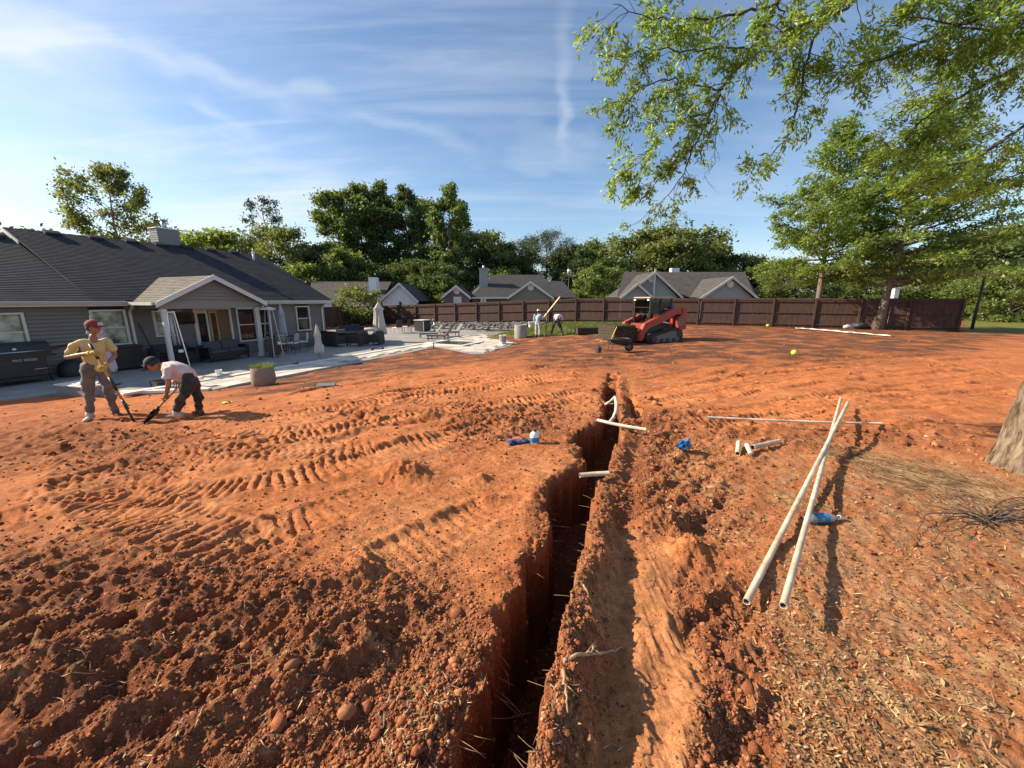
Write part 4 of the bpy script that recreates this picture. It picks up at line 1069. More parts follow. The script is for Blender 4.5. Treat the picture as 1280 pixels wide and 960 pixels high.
# closed umbrellas
def umbrella(loc, h, rr, fab, label, rz=0, lean=0.0, base_r=.24):
    t = thing('closed_umbrella', label, 'umbrella', loc, rz, 'closed garden umbrellas')
    t.rotation_euler = (0, lean, rz)
    mb = MB(); mb.tube([(0, 0, .03), (0, 0, h - .02)], .022, 8); mb.build('pole', M_wood, t)
    mb = MB(); mb.lathe([(base_r, 0), (base_r, .03), (base_r * .8, .06), (.05, .09), (.035, .2)], 20, cap=True); mb.build('base', M_conc, t)
    n = 40; prof = [(.02, h), (.05, h - .05), (rr * .55, h - .28), (rr * .80, h - .42), (rr * .62, h - .50), (rr * .70, h - .8), (rr * .92, h * .42), (rr * 1.0, h * .26), (rr * .92, h * .20), (rr * .2, h * .21)]
    vs = []; fs = []
    for i, (r_, z) in enumerate(prof):
        for k in range(n):
            a = 2 * math.pi * k / n
            f = 1 + (.24 * math.sin(8 * a + .4 * i) + .10 * math.sin(3 * a + i)) * min(1, i / 3)
            vs.append((r_ * f * math.cos(a), r_ * f * math.sin(a), z + (.04 * math.sin(8 * a) if i > 6 else 0)))
    for i in range(len(prof) - 1):
        for k in range(n): fs.append((i * n + k, i * n + (k + 1) % n, (i + 1) * n + (k + 1) % n, (i + 1) * n + k))
    mb = MB(); mb.add(vs, fs, 0, True); mb.build('canopy', fab, t)
    mb = MB(); mb.tube([(rr * .75 * math.cos(a), rr * .75 * math.sin(a), h - .5 + .01 * math.sin(3 * a)) for a in np.linspace(0, 6.28, 20)], .012, 5); mb.build('strap', fab, t)
    mb = MB(); mb.lathe([(.03, h - .02), (.035, h + .02), (.015, h + .06), (.0, h + .07)], 10); mb.build('finial', M_wood, t)
    return t
umbrella(P(400, 449.5), 1.50, .17, M_beige, 'short closed beige umbrella beside the pale coping line')
umbrella(P(476, 427), 2.45, .34, M_beige, 'tall closed beige umbrella behind the dark wicker armchairs', .4)
umbrella(P(357, 437.5), 2.30, .17, M_greyfab, 'slim closed grey umbrella over the lattice backed dining chairs', 1.0)
umbrella(P(139, 480), 2.05, .20, M_greyfab, 'closed grey umbrella behind the standing worker in the yellow shirt', .2, R(-4))

# big grill at far left
gp = hl(-12.55, -.75)
grill = thing('barbecue_grill', 'large black barbecue grill with white lettering against the house wall', 'grill', gp, HR)
mb = MB(); mb.box((0, 0, .50), (1.15, .55, .62), bev=.02); mb.box((0, 0, .14), (1.35, .62, .10), bev=.02); mb.build('cabinet', M_black, grill)
mb = MB(); 
prof = [(-.33, .83), (-.34, 1.0), (-.27, 1.18), (-.12, 1.28), (.15, 1.28), (.3, 1.15), (.33, .83)]
mb.prism([(-.78, y, z) for y, z in prof], (1.5, 0, 0)); mb.build('lid', M_black, grill)
mb = MB(); mb.box((0, 0, .81), (1.62, .66, .05)); mb.build('firebox_rim', M_dark, grill)
mb = MB(); mb.prism([(.74, -.25, .98), (.74, .25, .98), (1.30, .18, 1.06), (1.30, -.18, 1.06)], (0, 0, .035)); mb.build('side_shelf', M_black, grill)
mb = MB(); mb.tube([(-.5, -.42, 1.0), (.5, -.42, 1.0)], .016, 8); mb.bar((-.5, -.33, 1.0), (-.5, -.42, 1.0), .02); mb.bar((.5, -.33, 1.0), (.5, -.42, 1.0), .02); mb.build('handle', M_steel, grill)
for y in (1.04, .90, .80, .68):
    mb = MB(); mb.tube([(-1.45, -.38, y), (-.86, -.38, y)], .016, 6); mb.build('burner_bar', M_steel, grill)
mb = MB(); mb.box((-1.15, .0, .58), (.66, .6, 1.1), bev=.03); mb.build('side_burner', M_black, grill)
mb = MB(); mb.tube([(.25, -.29, .42), (.25, -.36, .42), (.55, -.36, .42), (.55, -.29, .42)], .015, 6); mb.build('handle', M_steel, grill)
for x in (-.55, .6):
    mb = MB(); mb.tube([(x - .03, -.33, .09), (x + .03, -.33, .09)], .09, 12); mb.build('wheel', M_dark, grill)
mb = MB(); mb.lathe([(.0, 0), (.05, .0), (.055, .03)], 14); o = mb.build('thermometer', M_steel, grill); o.location = (-.05, -.335, 1.07); o.rotation_euler = (R(-80), 0, 0)
M_print = mat('white_print', (.32, .32, .33), .6)
def text_mesh(name, fc):
    o = bpy.data.objects.new('tmp', fc); COL.objects.link(o); bpy.context.view_layer.update()
    me = bpy.data.meshes.new_from_object(o.evaluated_get(bpy.context.evaluated_depsgraph_get())); bpy.data.objects.remove(o); me.materials.clear(); me.materials.append(M_print)
    o = bpy.data.objects.new(name, me); COL.objects.link(o); return o
fc = bpy.data.curves.new('lettering', 'FONT'); fc.body = "PRO SERIES"; fc.size = .105; fc.align_x = 'CENTER'; fc.extrude = .002; fc.offset = .003
fo = text_mesh("lettering", fc); fo.parent = grill; fo.location = (.1, -.345, .70); fo.rotation_euler = (R(90), 0, 0); fo["kind"] = "stuff"

# black covered thing beside it
t = thing('covered_pot', 'small black dome shaped cover on the patio right of the big grill', 'cover', hl(-11.25, -.45), HR)
mb = MB(); mb.lathe([(.36, 0), (.38, .12), (.36, .30), (.27, .45), (.12, .54), (.02, .56)], 20, ax=(1, .85)); mb.build('cover', M_dark, t)
mb = MB(); mb.tube([(-.05, 0, .55), (0, 0, .6), (.05, 0, .55)], .012, 6); mb.build('handle', M_dark, t)
# deck box
t = thing('deck_box', 'dark brown wicker storage box against the wall left of the porch', 'storage box', hl(-9.95, -.48), HR)
mb = MB(); mb.box((0, 0, .42), (1.25, .62, .78), bev=.02)
for i in range(6): mb.box((0, -.315, .1 + i * .12), (1.22, .02, .05))
mb.build('body', M_wicker, t); mb = MB(); mb.box((0, 0, .85), (1.32, .68, .08), bev=.02); mb.build('lid', M_wicker, t)
# broom leaning
t = thing('broom', 'thin dark broom leaning on the siding beside the porch downspout', 'broom', hl(-8.75, -.35), HR)
mb = MB(); mb.bar((0, -.05, .2), (-.25, .30, 1.65), .028); mb.build('handle', M_dark, t); mb = MB(); mb.prism([(-.16, -.12, 0), (.14, -.12, 0), (.05, -.03, .24), (-.05, -.03, .24)], (0, .07, 0)); mb.build('bristles', M_dark, t)
# TV on the porch wall
t = thing('television', 'black flat television mounted on the porch wall beside the door', 'television', hl(-7.42, -.12, 1.80), HR)
mb = MB(); mb.box((0, 0, 0), (.82, .05, .48), bev=.01); mb.build('casing', M_dark, t); mb = MB(); mb.box((0, -.027, 0), (.78, .006, .44)); mb.build('screen', M_glass, t); mb = MB(); mb.box((0, .06, 0), (.2, .08, .2)); mb.build('bracket', M_black, t)

# sofas and seats
def sofa(name, label, loc, rz, w, n, fr, cu, group=None, h=.72, legs=True, arms=True, d=.78):
    t = thing(name, label, 'sofa' if n > 1 else 'armchair', loc, rz, group)
    mb = MB(); mb.box((0, 0, .24), (w, d, .20), bev=.02); mb.build('seat_base', fr, t)
    mb = MB(); mb.box((0, d / 2 - .06, .38), (w - .02, .11, h - .08), bev=.02); mb.build('back_frame', fr, t)
    if arms:
        for s in (-1, 1): mb = MB(); mb.box((s * (w / 2 - .05), -.02, .40), (.11, d - .1, .42), bev=.02); mb.build('arm', fr, t)
    cw = (w - .22) / n
    for i in range(n):
        x = -w / 2 + .11 + cw * (i + .5)
        mb = MB(); mb.box((x, -.05, .40), (cw - .02, d - .2, .13), bev=.04); mb.build('seat_cushion', cu, t)
        mb = MB(); mb.box((x, d / 2 - .19, .63), (cw - .03, .15, .40), Matrix.Rotation(R(-10), 3, 'X'), bev=.05); mb.build('back_cushion', cu, t)
    if legs:
        for sx in (-1, 1):
            for sy in (-1, 1): mb = MB(); mb.box((sx * (w / 2 - .06), sy * (d / 2 - .06), .07), (.06, .06, .15)); mb.build('leg', fr, t)
    return t
sofa('outdoor_sofa', 'grey cushioned two seat sofa on the porch in front of the door', hl(-6.75, -1.45), HR + R(4), 1.75, 2, M_black, M_cush, 'porch sofas')
sofa('outdoor_sofa', 'dark sofa under the small porch window left of the television', hl(-8.35, -.85), HR, 1.45, 2, M_dark, M_dark, 'porch sofas')
G = 'dark wicker patio seats'
sofa('wicker_sofa', 'dark wicker sofa standing against the siding at the end of the house', P(392, 429.5) + LN * -.3, HR + R(0), 1.9, 2, M_wicker, M_wicker, G, .78)
sofa('wicker_sofa', 'dark wicker sofa seen from the side left of the fire table', P(417, 431.5), HR + R(80), 1.8, 2, M_wicker, M_wicker, G, .72)
sofa('wicker_sofa', 'long dark wicker sofa with navy cushions beyond the fire table', P(441, 420.5), HR + R(10), 2.6, 3, M_wicker, mat("navy_cushion", (.03, .03, .05), .9), G, .75)
sofa('wicker_armchair', 'dark wicker armchair left of the one with a rolled towel', P(449, 431.5), HR + R(185), .85, 1, M_wicker, M_cush, G, .74)
wa = sofa('wicker_armchair', 'dark wicker armchair with a rolled towel on its back', P(470, 430), HR + R(200), .9, 1, M_wicker, M_cush, G, .80)
t = thing('rolled_towel', 'pale rolled towel lying on the back of a wicker armchair', 'towel', P(467, 430.5) + Vector((0, -.28, .90)), .2)
mb = MB(); mb.tube([(-.36, 0, 0), (-.34, 0, 0), (.34, 0, 0), (.36, 0, 0)], [.07, .10, .10, .07], 12); mb.build('roll', M_beige, t)
mb = MB(); mb.tube([(.362, .055 * math.cos(a) * (1 - a / 20), .055 * math.sin(a) * (1 - a / 20)) for a in np.linspace(0, 12, 30)], .008, 4); mb.build('fold', M_beige, t)
t = thing('fire_table', 'dark square fire table between the wicker seats', 'table', P(434, 427), HR)
mb = MB(); mb.box((0, 0, .27), (.9, .9, .5), bev=.02); mb.build('base', M_wicker, t); mb = MB(); mb.box((0, 0, .56), (1.15, 1.15, .06), bev=.01); mb.build('table_top', M_black, t); mb = MB(); mb.box((0, 0, .60), (.4, .4, .03)); mb.build('burner_lid', M_dark, t)

# dining set with lattice backs
M_iron = mat("dark_bronze_iron", (.05, .045, .04), .5)
M_pale = mat("pale_cushion", (.68, .66, .62), .9)
t = thing('dining_table', 'dark round metal dining table under the slim grey umbrella', 'table', P(357, 437), HR)
mb = MB(); mb.lathe([(.56, .70), (.58, .715), (.58, .735), (.02, .74)], 28); mb.build('table_top', M_iron, t)
for k in range(4):
    a = k * math.pi / 2 + .5; mb = MB(); mb.tube([(.40 * math.cos(a), .40 * math.sin(a), 0), (.22 * math.cos(a), .22 * math.sin(a), .35), (.38 * math.cos(a), .38 * math.sin(a), .70)], .018, 6); mb.build('leg', M_iron, t)
def dchair():
    t = thing('dining_chair', 'x', 'chair', (0, 0, 0), 0, 'lattice backed dining chairs')
    mb = MB(); mb.box((0, 0, .46), (.46, .46, .06), bev=.02); mb.build('seat', M_pale, t)
    for sx in (-1, 1):
        mb = MB(); mb.tube([(sx * .22, -.22, 0), (sx * .22, -.21, .45)], .013, 6); mb.build('leg', M_iron, t)
        mb = MB(); mb.tube([(sx * .22, .26, 0), (sx * .22, .22, .45), (sx * .22, .30, .95)], .013, 6); mb.build('leg', M_iron, t)
        mb = MB(); mb.tube([(sx * .25, .24, .66), (sx * .25, -.16, .66), (sx * .22, -.21, .46)], .013, 6); mb.build('arm', M_iron, t)
    mb = MB(); mb.tube([(-.22, .30, .95), (0, .315, 1.0), (.22, .30, .95)], .014, 6); mb.tube([(-.22, .235, .54), (.22, .235, .54)], .012, 6)
    mb.build('back_rail', M_iron, t)
    mb = MB()
    for i in range(3):
        for j in range(3):
            cx_, cz_ = -.145 + .145 * i, .62 + .125 * j; yy = .24 + (cz_ - .5) * .13
            for s in (-1, 1): mb.bar((cx_ - .072, yy - .008, cz_ - s * .062), (cx_ + .072, yy + .008, cz_ + s * .062), .022, .010)
    o = mb.build('lattice', M_pale, t); o['kind'] = 'stuff'
    return t
dc = dchair(); dc.location = P(366.5, 440); dc.rotation_euler = (0, 0, HR + R(200)); dc['label'] = 'lattice backed dining chair in the middle of the set, back turned to the yard'
copy_thing(dc, P(379, 438), HR + R(215), 'lattice backed dining chair at the right end of the set')
copy_thing(dc, P(351, 441), HR + R(160), 'lattice backed dining chair nearest the right heater')
copy_thing(dc, P(364, 430.5), HR + R(20), 'lattice backed dining chair on the wall side of the table')

# red folded thing by the wall
t = thing('folded_chair', 'folded red and pink fabric chair leaning on the porch wall', 'folding chair', hl(-5.35, -.38), HR)
M_red = mat("faded_red_fabric", (.45, .07, .08), .85, var=.4, vscale=14)
mb = MB(); mb.prism([(-.30, -.20, .04), (.32, -.10, .04), (.22, .02, .50), (.05, .12, .62), (-.22, .05, .48)], (.03, .10, .02)); mb.build('seat_fabric', M_red, t)
mb = MB(); mb.bar((-.34, -.22, 0), (.10, .2, .62), .025); mb.bar((.34, -.12, 0), (-.12, .18, .58), .025); mb.build('frame', M_steel, t)

# grey stone box and slabs where the patio ends left
q = P(66, 491.5); t = thing('stone_step', 'low grey stone block with a pale cap at the edge of the patio', 'block', (q.x + .62, q.y + .25, ZP - .12), R(-14))
M_block = mat("grey_block", (.27, .26, .26), .9, var=.15, vscale=4, bump=.3)
mb = MB(); mb.box((0, 0, .14), (1.30, .50, .32), bev=.015); mb.build('block', M_block, t); mb = MB(); mb.box((.0, .02, .325), (1.36, .60, .05), bev=.01); mb.build('cap', M_coping, t)
o = thing('paper_sheet', 'crumpled white sheet lying on the grey stone block', 'sheet', (q.x + .85, q.y + .2, ZP + .236), .3)
mb = MB(); n = 9
vs = [((i / n - .5) * .55, (j / n - .5) * .34, .02 * math.sin(i * 1.9 + j) + .015 * math.sin(j * 2.3 - i) + .03) for i in range(n + 1) for j in range(n + 1)]
mb.add(vs, [(i * (n + 1) + j, (i + 1) * (n + 1) + j, (i + 1) * (n + 1) + j + 1, i * (n + 1) + j + 1) for i in range(n) for j in range(n)], 0, True)
mb.build('sheet', M_white, o); mb = MB(); mb.box((.14, .08, .06), (.2, .12, .015), bev=.004); mb.build('dark_flap', M_dark, o)
# stack of loose slabs with a white tub
q = P(270, 472); t = thing('slab_stack', 'small pile of loose paving slabs at the patio edge behind the bending worker', 'slabs', (q.x, q.y, ZP), HR)
for k, (x, y, z, r_) in enumerate(((0, 0, .03, .1), (-.55, .35, .03, -.2), (.1, .05, .085, .4), (-.9, -.1, .03, .3))):
    mb = MB(); mb.box((x, y, z), (.72, .5, .05), Matrix.Rotation(r_, 3, 'Z'), bev=.008); mb.build('slab', M_trav[k % 4], t)
q2 = q + Vector((.06, .08, .115)); t = thing('plastic_tub', 'small white plastic tub on the pile of loose slabs', 'tub', (q2.x, q2.y, ZP + .112))
mb = MB(); mb.lathe([(.08, 0), (.10, .13), (.105, .135), (.095, .13), (.075, .02), (.0, .02)], 18, cap=False); mb.build('tub', M_white, t); mb = MB(); mb.tube([(.1 * math.cos(a), .1 * math.sin(a) , .135) for a in np.linspace(0, 6.28, 18)], .006, 5); mb.build('rim', M_white, t)
q = P(207, 481); t = thing('plant_tray', 'low black tray on the patio edge behind the bending worker', 'tray', (q.x, q.y, ZP), HR)
mb = MB(); mb.box((0, 0, .02), (.6, .4, .04)); 
for s in (-1, 1): mb.box((s * .29, 0, .09), (.025, .4, .13)); mb.box((0, s * .19, .09), (.555, .025, .128))
mb.build('tray', M_dark, t); mb = MB(); mb.box((0, 0, .09), (.54, .34, .05)); mb.build('soil', M_dirtdust, t)

# far corner of the patio
q = P(528.5, 413.5, -.95); t = thing('box_cabinet', 'dark square cabinet with a pale edge near the left fence', 'cabinet', (q.x, q.y, -.95), HR)
mb = MB(); mb.box((0, 0, .45), (1.05, .9, .86), bev=.02); mb.build('body', M_dark, t); mb = MB(); mb.box((0, 0, .91), (1.14, .98, .06), bev=.01); mb.build('lid', M_trim, t); mb = MB(); mb.box((-.50, -.47, .44), (.06, .03, .84)); mb.build('edge_post', M_trim, t)
q = P(543, 414, -.95); t = thing('bollard_light', 'short grey post lamp beside the dark square cabinet', 'lamp', (q.x, q.y, -.95))
mb = MB(); mb.tube([(0, 0, 0), (0, 0, .78)], .055, 10); mb.build('post', M_steel, t); mb = MB(); mb.lathe([(.06, .78), (.13, .82), (.13, .98), (.08, 1.02), (.0, 1.03)], 12); mb.build('lamp_head', M_dirtdust, t)
M_lcu = mat('weathered_sling', (.17, .155, .145), .9, var=.1)
def lounger(loc, rz, label, frame=M_dirtdust, cu=M_lcu):
    t = thing('pool_lounger', label, 'lounge chair', loc, rz, 'pool loungers')
    mb = MB(); mb.box((0, -.35, .33), (.62, 1.25, .06), bev=.02); mb.build('seat', cu, t)
    mb = MB(); mb.box((0, .48, .58), (.62, .70, .06), Matrix.Rotation(R(52), 3, 'X'), bev=.02); mb.build('backrest', cu, t)
    mb = MB()
    for s in (-1, 1): mb.bar((s * .33, -.95, .28), (s * .33, .35, .28), .05, .06)
    mb.build('frame', frame, t)
    for sx in (-1, 1):
        for y in (-.85, .28): mb = MB(); mb.box((sx * .33, y, .14), (.05, .05, .28)); mb.build('leg', frame, t)
    return t
lounger(P(541, 422), R(-70), 'pool lounger with a raised pale back on the near side of the rubble')
lounger(P(567, 420), R(-60), 'pool lounger half hidden behind the spa, back raised')
lounger(P(553, 425), R(-100), 'low dark pool lounger next to the spa coping', M_dark, M_dirtdust)
for k, (px, py, lab) in enumerate(((497, 416, 'dark garden chair with a white edged seat by the side fence'), (508, 415, 'dark garden chair right of its twin by the side fence'))):
    q = P(px, py, -.95); t = thing('garden_chair', lab, 'chair', (q.x, q.y, -.95), HR + R(170 + 30 * k), 'garden chairs by the fence')
    mb = MB(); mb.box((0, 0, .42), (.6, .55, .06), bev=.02); mb.build('seat', M_pale, t); mb = MB(); mb.box((0, .27, .72), (.58, .05, .62), Matrix.Rotation(R(-10), 3, 'X'), bev=.02); mb.build('backrest', M_dark, t)
    for sx in (-1, 1):
        for sy in (-1, 1): mb = MB(); mb.box((sx * .26, sy * .24, .2), (.04, .04, .4)); mb.build('leg', M_trim, t)
        mb = MB(); mb.box((sx * .29, 0, .62), (.05, .5, .04)); mb.build('arm', M_dark, t)
q = P(514.5, 416, -.95); t = thing('side_table', 'small white side table in front of the dark garden chairs', 'table', (q.x, q.y, -.95))
mb = MB(); mb.lathe([(.22, .40), (.24, .41), (.24, .44), (.0, .445)], 16); mb.build('table_top', M_white, t); mb = MB(); mb.lathe([(.16, 0), (.05, .04), (.04, .38), (.1, .40)], 12); mb.build('pedestal', M_white, t)
# dumbbell-like tool and small bits on the paving
q = P(472, 437.5); t = thing('hand_tool', 'black hand compactor lying on the sunlit pavers', 'tool', (q.x, q.y, ZP + .07), R(25))
mb = MB(); mb.tube([(-.28, 0, 0), (.28, 0, 0)], .022, 8); mb.build('bar', M_black, t)
for s in (-1, 1): mb = MB(); mb.tube([(s * .20, 0, 0), (s * .32, 0, 0)], .065, 10); mb.build('weight', M_black, t)
q = P(369, 456.5); t = thing('door_stop', 'small black wedge on the pale coping line', 'wedge', (q.x, q.y, ZP + .045), R(25))
mb = MB(); mb.prism([(-.12, -.05, 0), (.12, -.05, 0), (.12, -.05, .06), (-.08, -.05, .02)], (0, .1, 0)); mb.build('wedge', M_black, t); mb = MB(); mb.tube([(.1, 0, .06), (.1, 0, .09)], .015, 6); mb.build('knob', M_black, t)
q = P(542, 434.5); t = thing('stake', 'short dark stake at the corner where soil meets paving', 'stake', (q.x, q.y, ZP - .1))
mb = MB(); mb.bar((0, 0, 0), (.01, 0, .34), .05, .05); mb.build('shaft', M_brown_door, t); mb = MB(); mb.lathe([(.03, .33), (.05, .35), (.03, .38), (0, .385)], 8); mb.build('head', M_black, t)

# rubble bed by the fence
M_stone = mat("grey_rubble", (.135, .125, .12), .9, var=.5, vscale=3, bump=.4, bscale=12)
def rock(mb, c, r, sq=.75, seed=0, mi=0):
    rr_ = random.Random(seed); bm = bmesh.new(); bmesh.ops.create_icosphere(bm, subdivisions=1, radius=1)
    a = Vector((rr_.uniform(.7, 1.2), rr_.uniform(.7, 1.2), sq * rr_.uniform(.7, 1.1))); Rm = Euler((rr_.uniform(-.4, .4), rr_.uniform(-.4, .4), rr_.uniform(0, 6.3))).to_matrix()
    vs = [Vector(c) + Rm @ Vector((v.co.x * a.x, v.co.y * a.y, v.co.z * a.z)) * r * rr_.uniform(.78, 1.18) for v in bm.verts]
    mb.add(vs, [[v.index for v in f.verts] for f in bm.faces], mi); bm.free()
mb = MB()
for i in range(520):
    t = rng.random(); u = rng.gauss(0, .55)
    c = at_z(556 + 100 * t, 404.5, -.8); base_p = Vector((-8.3 + 11.0 * t, 37.9 - 5.2 * t, 0))
    p = base_p + Vector((u * .3, -abs(u) * 1.5 + .4, 0)); h0 = -.86 + .3 * t + max(0, .32 - abs(u) * .30)
    rock(mb, (p.x, p.y, h0), rng.uniform(.07, .22), .7, i)
rb = mb.build('rubble', M_stone); tag(rb, 'bank of grey broken stone along the foot of the back fence', 'rubble', kind='stuff')
q = at(651, 411.5); t = thing('concrete_drum', 'pale concrete cylinder standing at the far end of the paving', 'planter', (q.x * .86, q.y * .86, float(base(q.x * .86, q.y * .86)) - .05))
mb = MB(); mb.lathe([(.42, 0), (.43, .1), (.43, .88), (.40, .92), (.36, .92), (.34, .7), (.0, .7)], 24); mb.build('drum', M_conc, t); mb = MB(); mb.tube([(.42 * math.cos(a), .42 * math.sin(a), .80) for a in np.linspace(0, 6.28, 24)], .02, 6); mb.build('band', M_dirtdust, t)
def bucket(loc, label, h=.40, r=.16, m_=M_white, band=None):
    t = thing('bucket', label, 'bucket', loc, rng.uniform(0, 3), 'plastic buckets')
    mb = MB(); mb.lathe([(r * .86, 0), (r, h), (r * 1.05, h), (r * 1.05, h - .03), (r * .97, h - .03), (r * .83, .03), (0, .03)], 20); mb.build('tub', m_, t)
    mb = MB(); mb.tube([(r * 1.02 * math.cos(a), r * .3 * math.sin(a) , h - .02 - .12 * abs(math.sin(a))) for a in np.linspace(0, 3.14, 12)], .006, 5); mb.build('handle', M_steel, t)
    if band: mb = MB(); mb.lathe([(r * .90, h * .25), (r * .985, h * .8)], 20); o = mb.build('print_band', band, t); o.scale = (1.012, 1.012, 1)
    return t
bucket(P(628.5, 429.5), 'grey white bucket standing on the corner of the paving', .52, .22, mat("dusty_white_plastic", (.6, .6, .6), .5), mat("grey_print", (.25, .26, .3), .6))
q = at(664, 406); bucket((q.x * .93, q.y * .93, float(base(q.x * .93, q.y * .93))), 'white bucket left of the light blue worker near the back fence', .42, .24)
# ------------------------------------------------------------------ pipes and small things on the soil
M_pvc = mat("white_pvc", (.66, .58, .46), .45, var=.10, vscale=5, dirt_or_refl=(.42, .30, .20))
M_bore = mat("pipe_bore", (.16, .14, .12), .8)
def hb(px, py, dz):
    p = at(px, py); return at_z(px, py, p.z + dz)
def sag(p, q, n, drop):
    p, q = Vector(p), Vector(q); return [p + (q - p) * (i / n) + Vector((0, 0, -4 * drop * (i / n) * (1 - i / n))) for i in range(n + 1)]
def pipe(name, label, pts, r=.030, group='white plastic pipes', wall=.82):
    c = pts[0]; t = thing(name, label, 'pipe', c, 0, group); mb = MB(); rel = [Vector(p) - Vector(c) for p in pts]
    n = 14; mb.tube(rel, r, n, cap=False); mb.build('tube', M_pvc, t)
    for e, i0, i1 in ((rel[0], 0, 1), (rel[-1], -1, -2)):
        d = (rel[i0] - rel[i1]).normalized(); mb = MB(); mb.tube([e + d * .0015, e + d * .001], [r, r * wall], n, 0, cap=False); mb.build('rim', M_pvc, t)
    for e, i0, i1 in ((rel[0], 0, 1), (rel[-1], -1, -2)):
        d = (rel[i0] - rel[i1]).normalized(); mb = MB(); mb.tube([e - d * .201, e - d * .20, e + d * .0012], [.001, r * wall, r * wall], n, 0, cap=False); mb.build('bore', M_bore, t)
    return t
# two long pipes propped on one another, crossing near the far end
def hi(px, py, dz):
    p = on(px, py); z = p.z + dz
    return at_z(px, py, z)
a0, a1 = hi(933, 752, .05), hi(1060, 503, .26)
b0, b1 = hi(979, 757, .14), hi(1051, 498, .16)
pipe('long_pipe', 'long white plastic pipe, the left of the crossed pair lying on the soil', sag(a0, a1, 14, .01), .0190)
pipe('long_pipe', 'long white plastic pipe, the right of the crossed pair, its near end off the ground', sag(b0, b1, 14, .015), .0176)
c0, c1 = hi(883, 521.5, .10), hi(1102, 529.5, .10)
pipe('thin_pipe', 'thin white pipe lying crosswise under the far ends of the crossed pair', sag(c0, c1, 10, .01), .015)
# short cut-offs
for (p, q, r, lab) in (((922, 567, .05), (923.5, 553, .05), .024, 'short white pipe stub, left of two upright looking cut-offs'), ((939, 568, .05), (933.5, 556, .06), .024, 'short white pipe stub between its twin and the slanting one'), ((941, 559, .05), (974, 551.5, .07), .026, 'slanting white pipe offcut right of the two stubs')):
    pipe('pipe_offcut', lab, [hi(*p), (hi(*p) + hi(*q)) / 2, hi(*q)], r, 'pipe offcuts')
pipe('pipe_offcut', 'short white pipe bridging the trench at its narrow place', [hb(725, 594, .10), hb(743, 592.5, .10), hb(761, 591.5, .11)], .022, 'trench pipes')
pipe('trench_pipe', 'white pipe laid across the far part of the trench', [hb(747, 525, .10), hb(765, 529.5, .10), hb(780, 532.5, .09), hb(808, 537, .09)], .021, 'trench pipes')
pipe('flexible_conduit', 'curved white conduit rising out of the far trench', [hb(762, 528, .04), hb(767, 522, .08), hb(770, 514, .12), hb(770.5, 505, .15), hb(769, 497, .18)], .024, 'trench pipes')
pipe('flexible_conduit', 'short white conduit slanting up from the left lip of the far trench', [hb(756.5, 505.5, .06), hb(763, 502, .12), hb(768.5, 496, .17)], .020, 'trench pipes')
pipe('thin_stub', 'small white stub between the two curved conduits', [hb(757, 504.8, .05), hb(766, 504.8, .06), hb(774, 504.8, .06)], .010, 'trench pipes')

# jug
q = on(668, 554); t = thing('plastic_jug', 'white plastic jug with a blue label beside the trench', 'jug', (q.x, q.y, q.z - .01), .3); t.scale = (0.56,) * 3
M_blue = mat("blue_print", (.03, .20, .42), .5); M_bl2 = mat("bright_blue_plastic", (.01, .13, .33), .35, spec=.6)
mb = MB(); mb.lathe([(.085, 0), (.10, .02), (.10, .19), (.085, .23), (.05, .265), (.035, .275)], 18, ax=(1, .8)); mb.build('body', M_white, t)
mb = MB(); mb.lathe([(.102, .05), (.102, .15)], 18, ax=(1, .8)); mb.build('paper_label', M_blue, t); mb = MB(); mb.lathe([(.036, .27), (.036, .31), (0, .312)], 12); mb.build('cap', M_dark, t)
mb = MB(); mb.tube([(.03, 0, .27), (.085, 0, .285), (.105, 0, .23), (.10, 0, .17)], .012, 6); mb.build('handle', M_white, t)
# blue glove / rag
q = on(648, 556); t = thing('work_glove', 'dark blue cloth glove lying flat left of the white jug', 'glove', (q.x, q.y, q.z + .012), .5); t.scale = (0.80,) * 3
M_glove = mat("blue_cloth", (.025, .05, .14), .9, var=.3, vscale=20)
mb = MB(); mb.lathe([(.0, .03), (.05, .025), (.085, .0), (.06, -.01)], 12, ax=(1.1, .8)); mb.build('palm', M_glove, t)
for k, (a, l) in enumerate(((-.5, .09), (-.15, .11), (.2, .10), (.5, .08), (1.6, .07))):
    mb = MB(); mb.tube([(.06 * math.cos(a), .05 * math.sin(a), .012), (.10 * math.cos(a), .09 * math.sin(a), .02), ((.08 + l) * math.cos(a), (.08 + l) * math.sin(a), .004)], [.018, .017, .011], 7); mb.build('finger', M_glove, t)
mb = MB(); mb.tube([(-.07, 0, .01), (-.15, .02, .012)], [.05, .055], 8); mb.build('cuff', M_glove, t)
# blue crushed bowl-like scrap
q = on(854, 567); t = thing('crumpled_bag', 'crumpled bright blue plastic bag on the clods right of the trench', 'bag', (q.x, q.y, q.z + .02), .4); t.scale = (0.58,) * 3
n = 18; vs = []; 
for i in range(10):
    for k in range(n):
        a = 2 * math.pi * k / n; th = math.pi * i / 9; r = (.115 + .03 * math.sin(5 * a + 2 * i) * math.sin(th) + .02 * math.sin(9 * a + i)); vs.append((r * math.sin(th) * math.cos(a) * 1.1, r * math.sin(th) * math.sin(a) * .7, .07 + r * .8 * math.cos(th)))
mb = MB(); mb.add(vs, [(i * n + k, i * n + (k + 1) % n, (i + 1) * n + (k + 1) % n, (i + 1) * n + k) for i in range(9) for k in range(n)]); mb.build('bag_body', M_bl2, t)
mb = MB(); mb.tube([(.05, -.02, .14), (.09, -.03, .19), (.12, .0, .17)], [.03, .025, .012], 7); mb.build('knot', M_bl2, t)
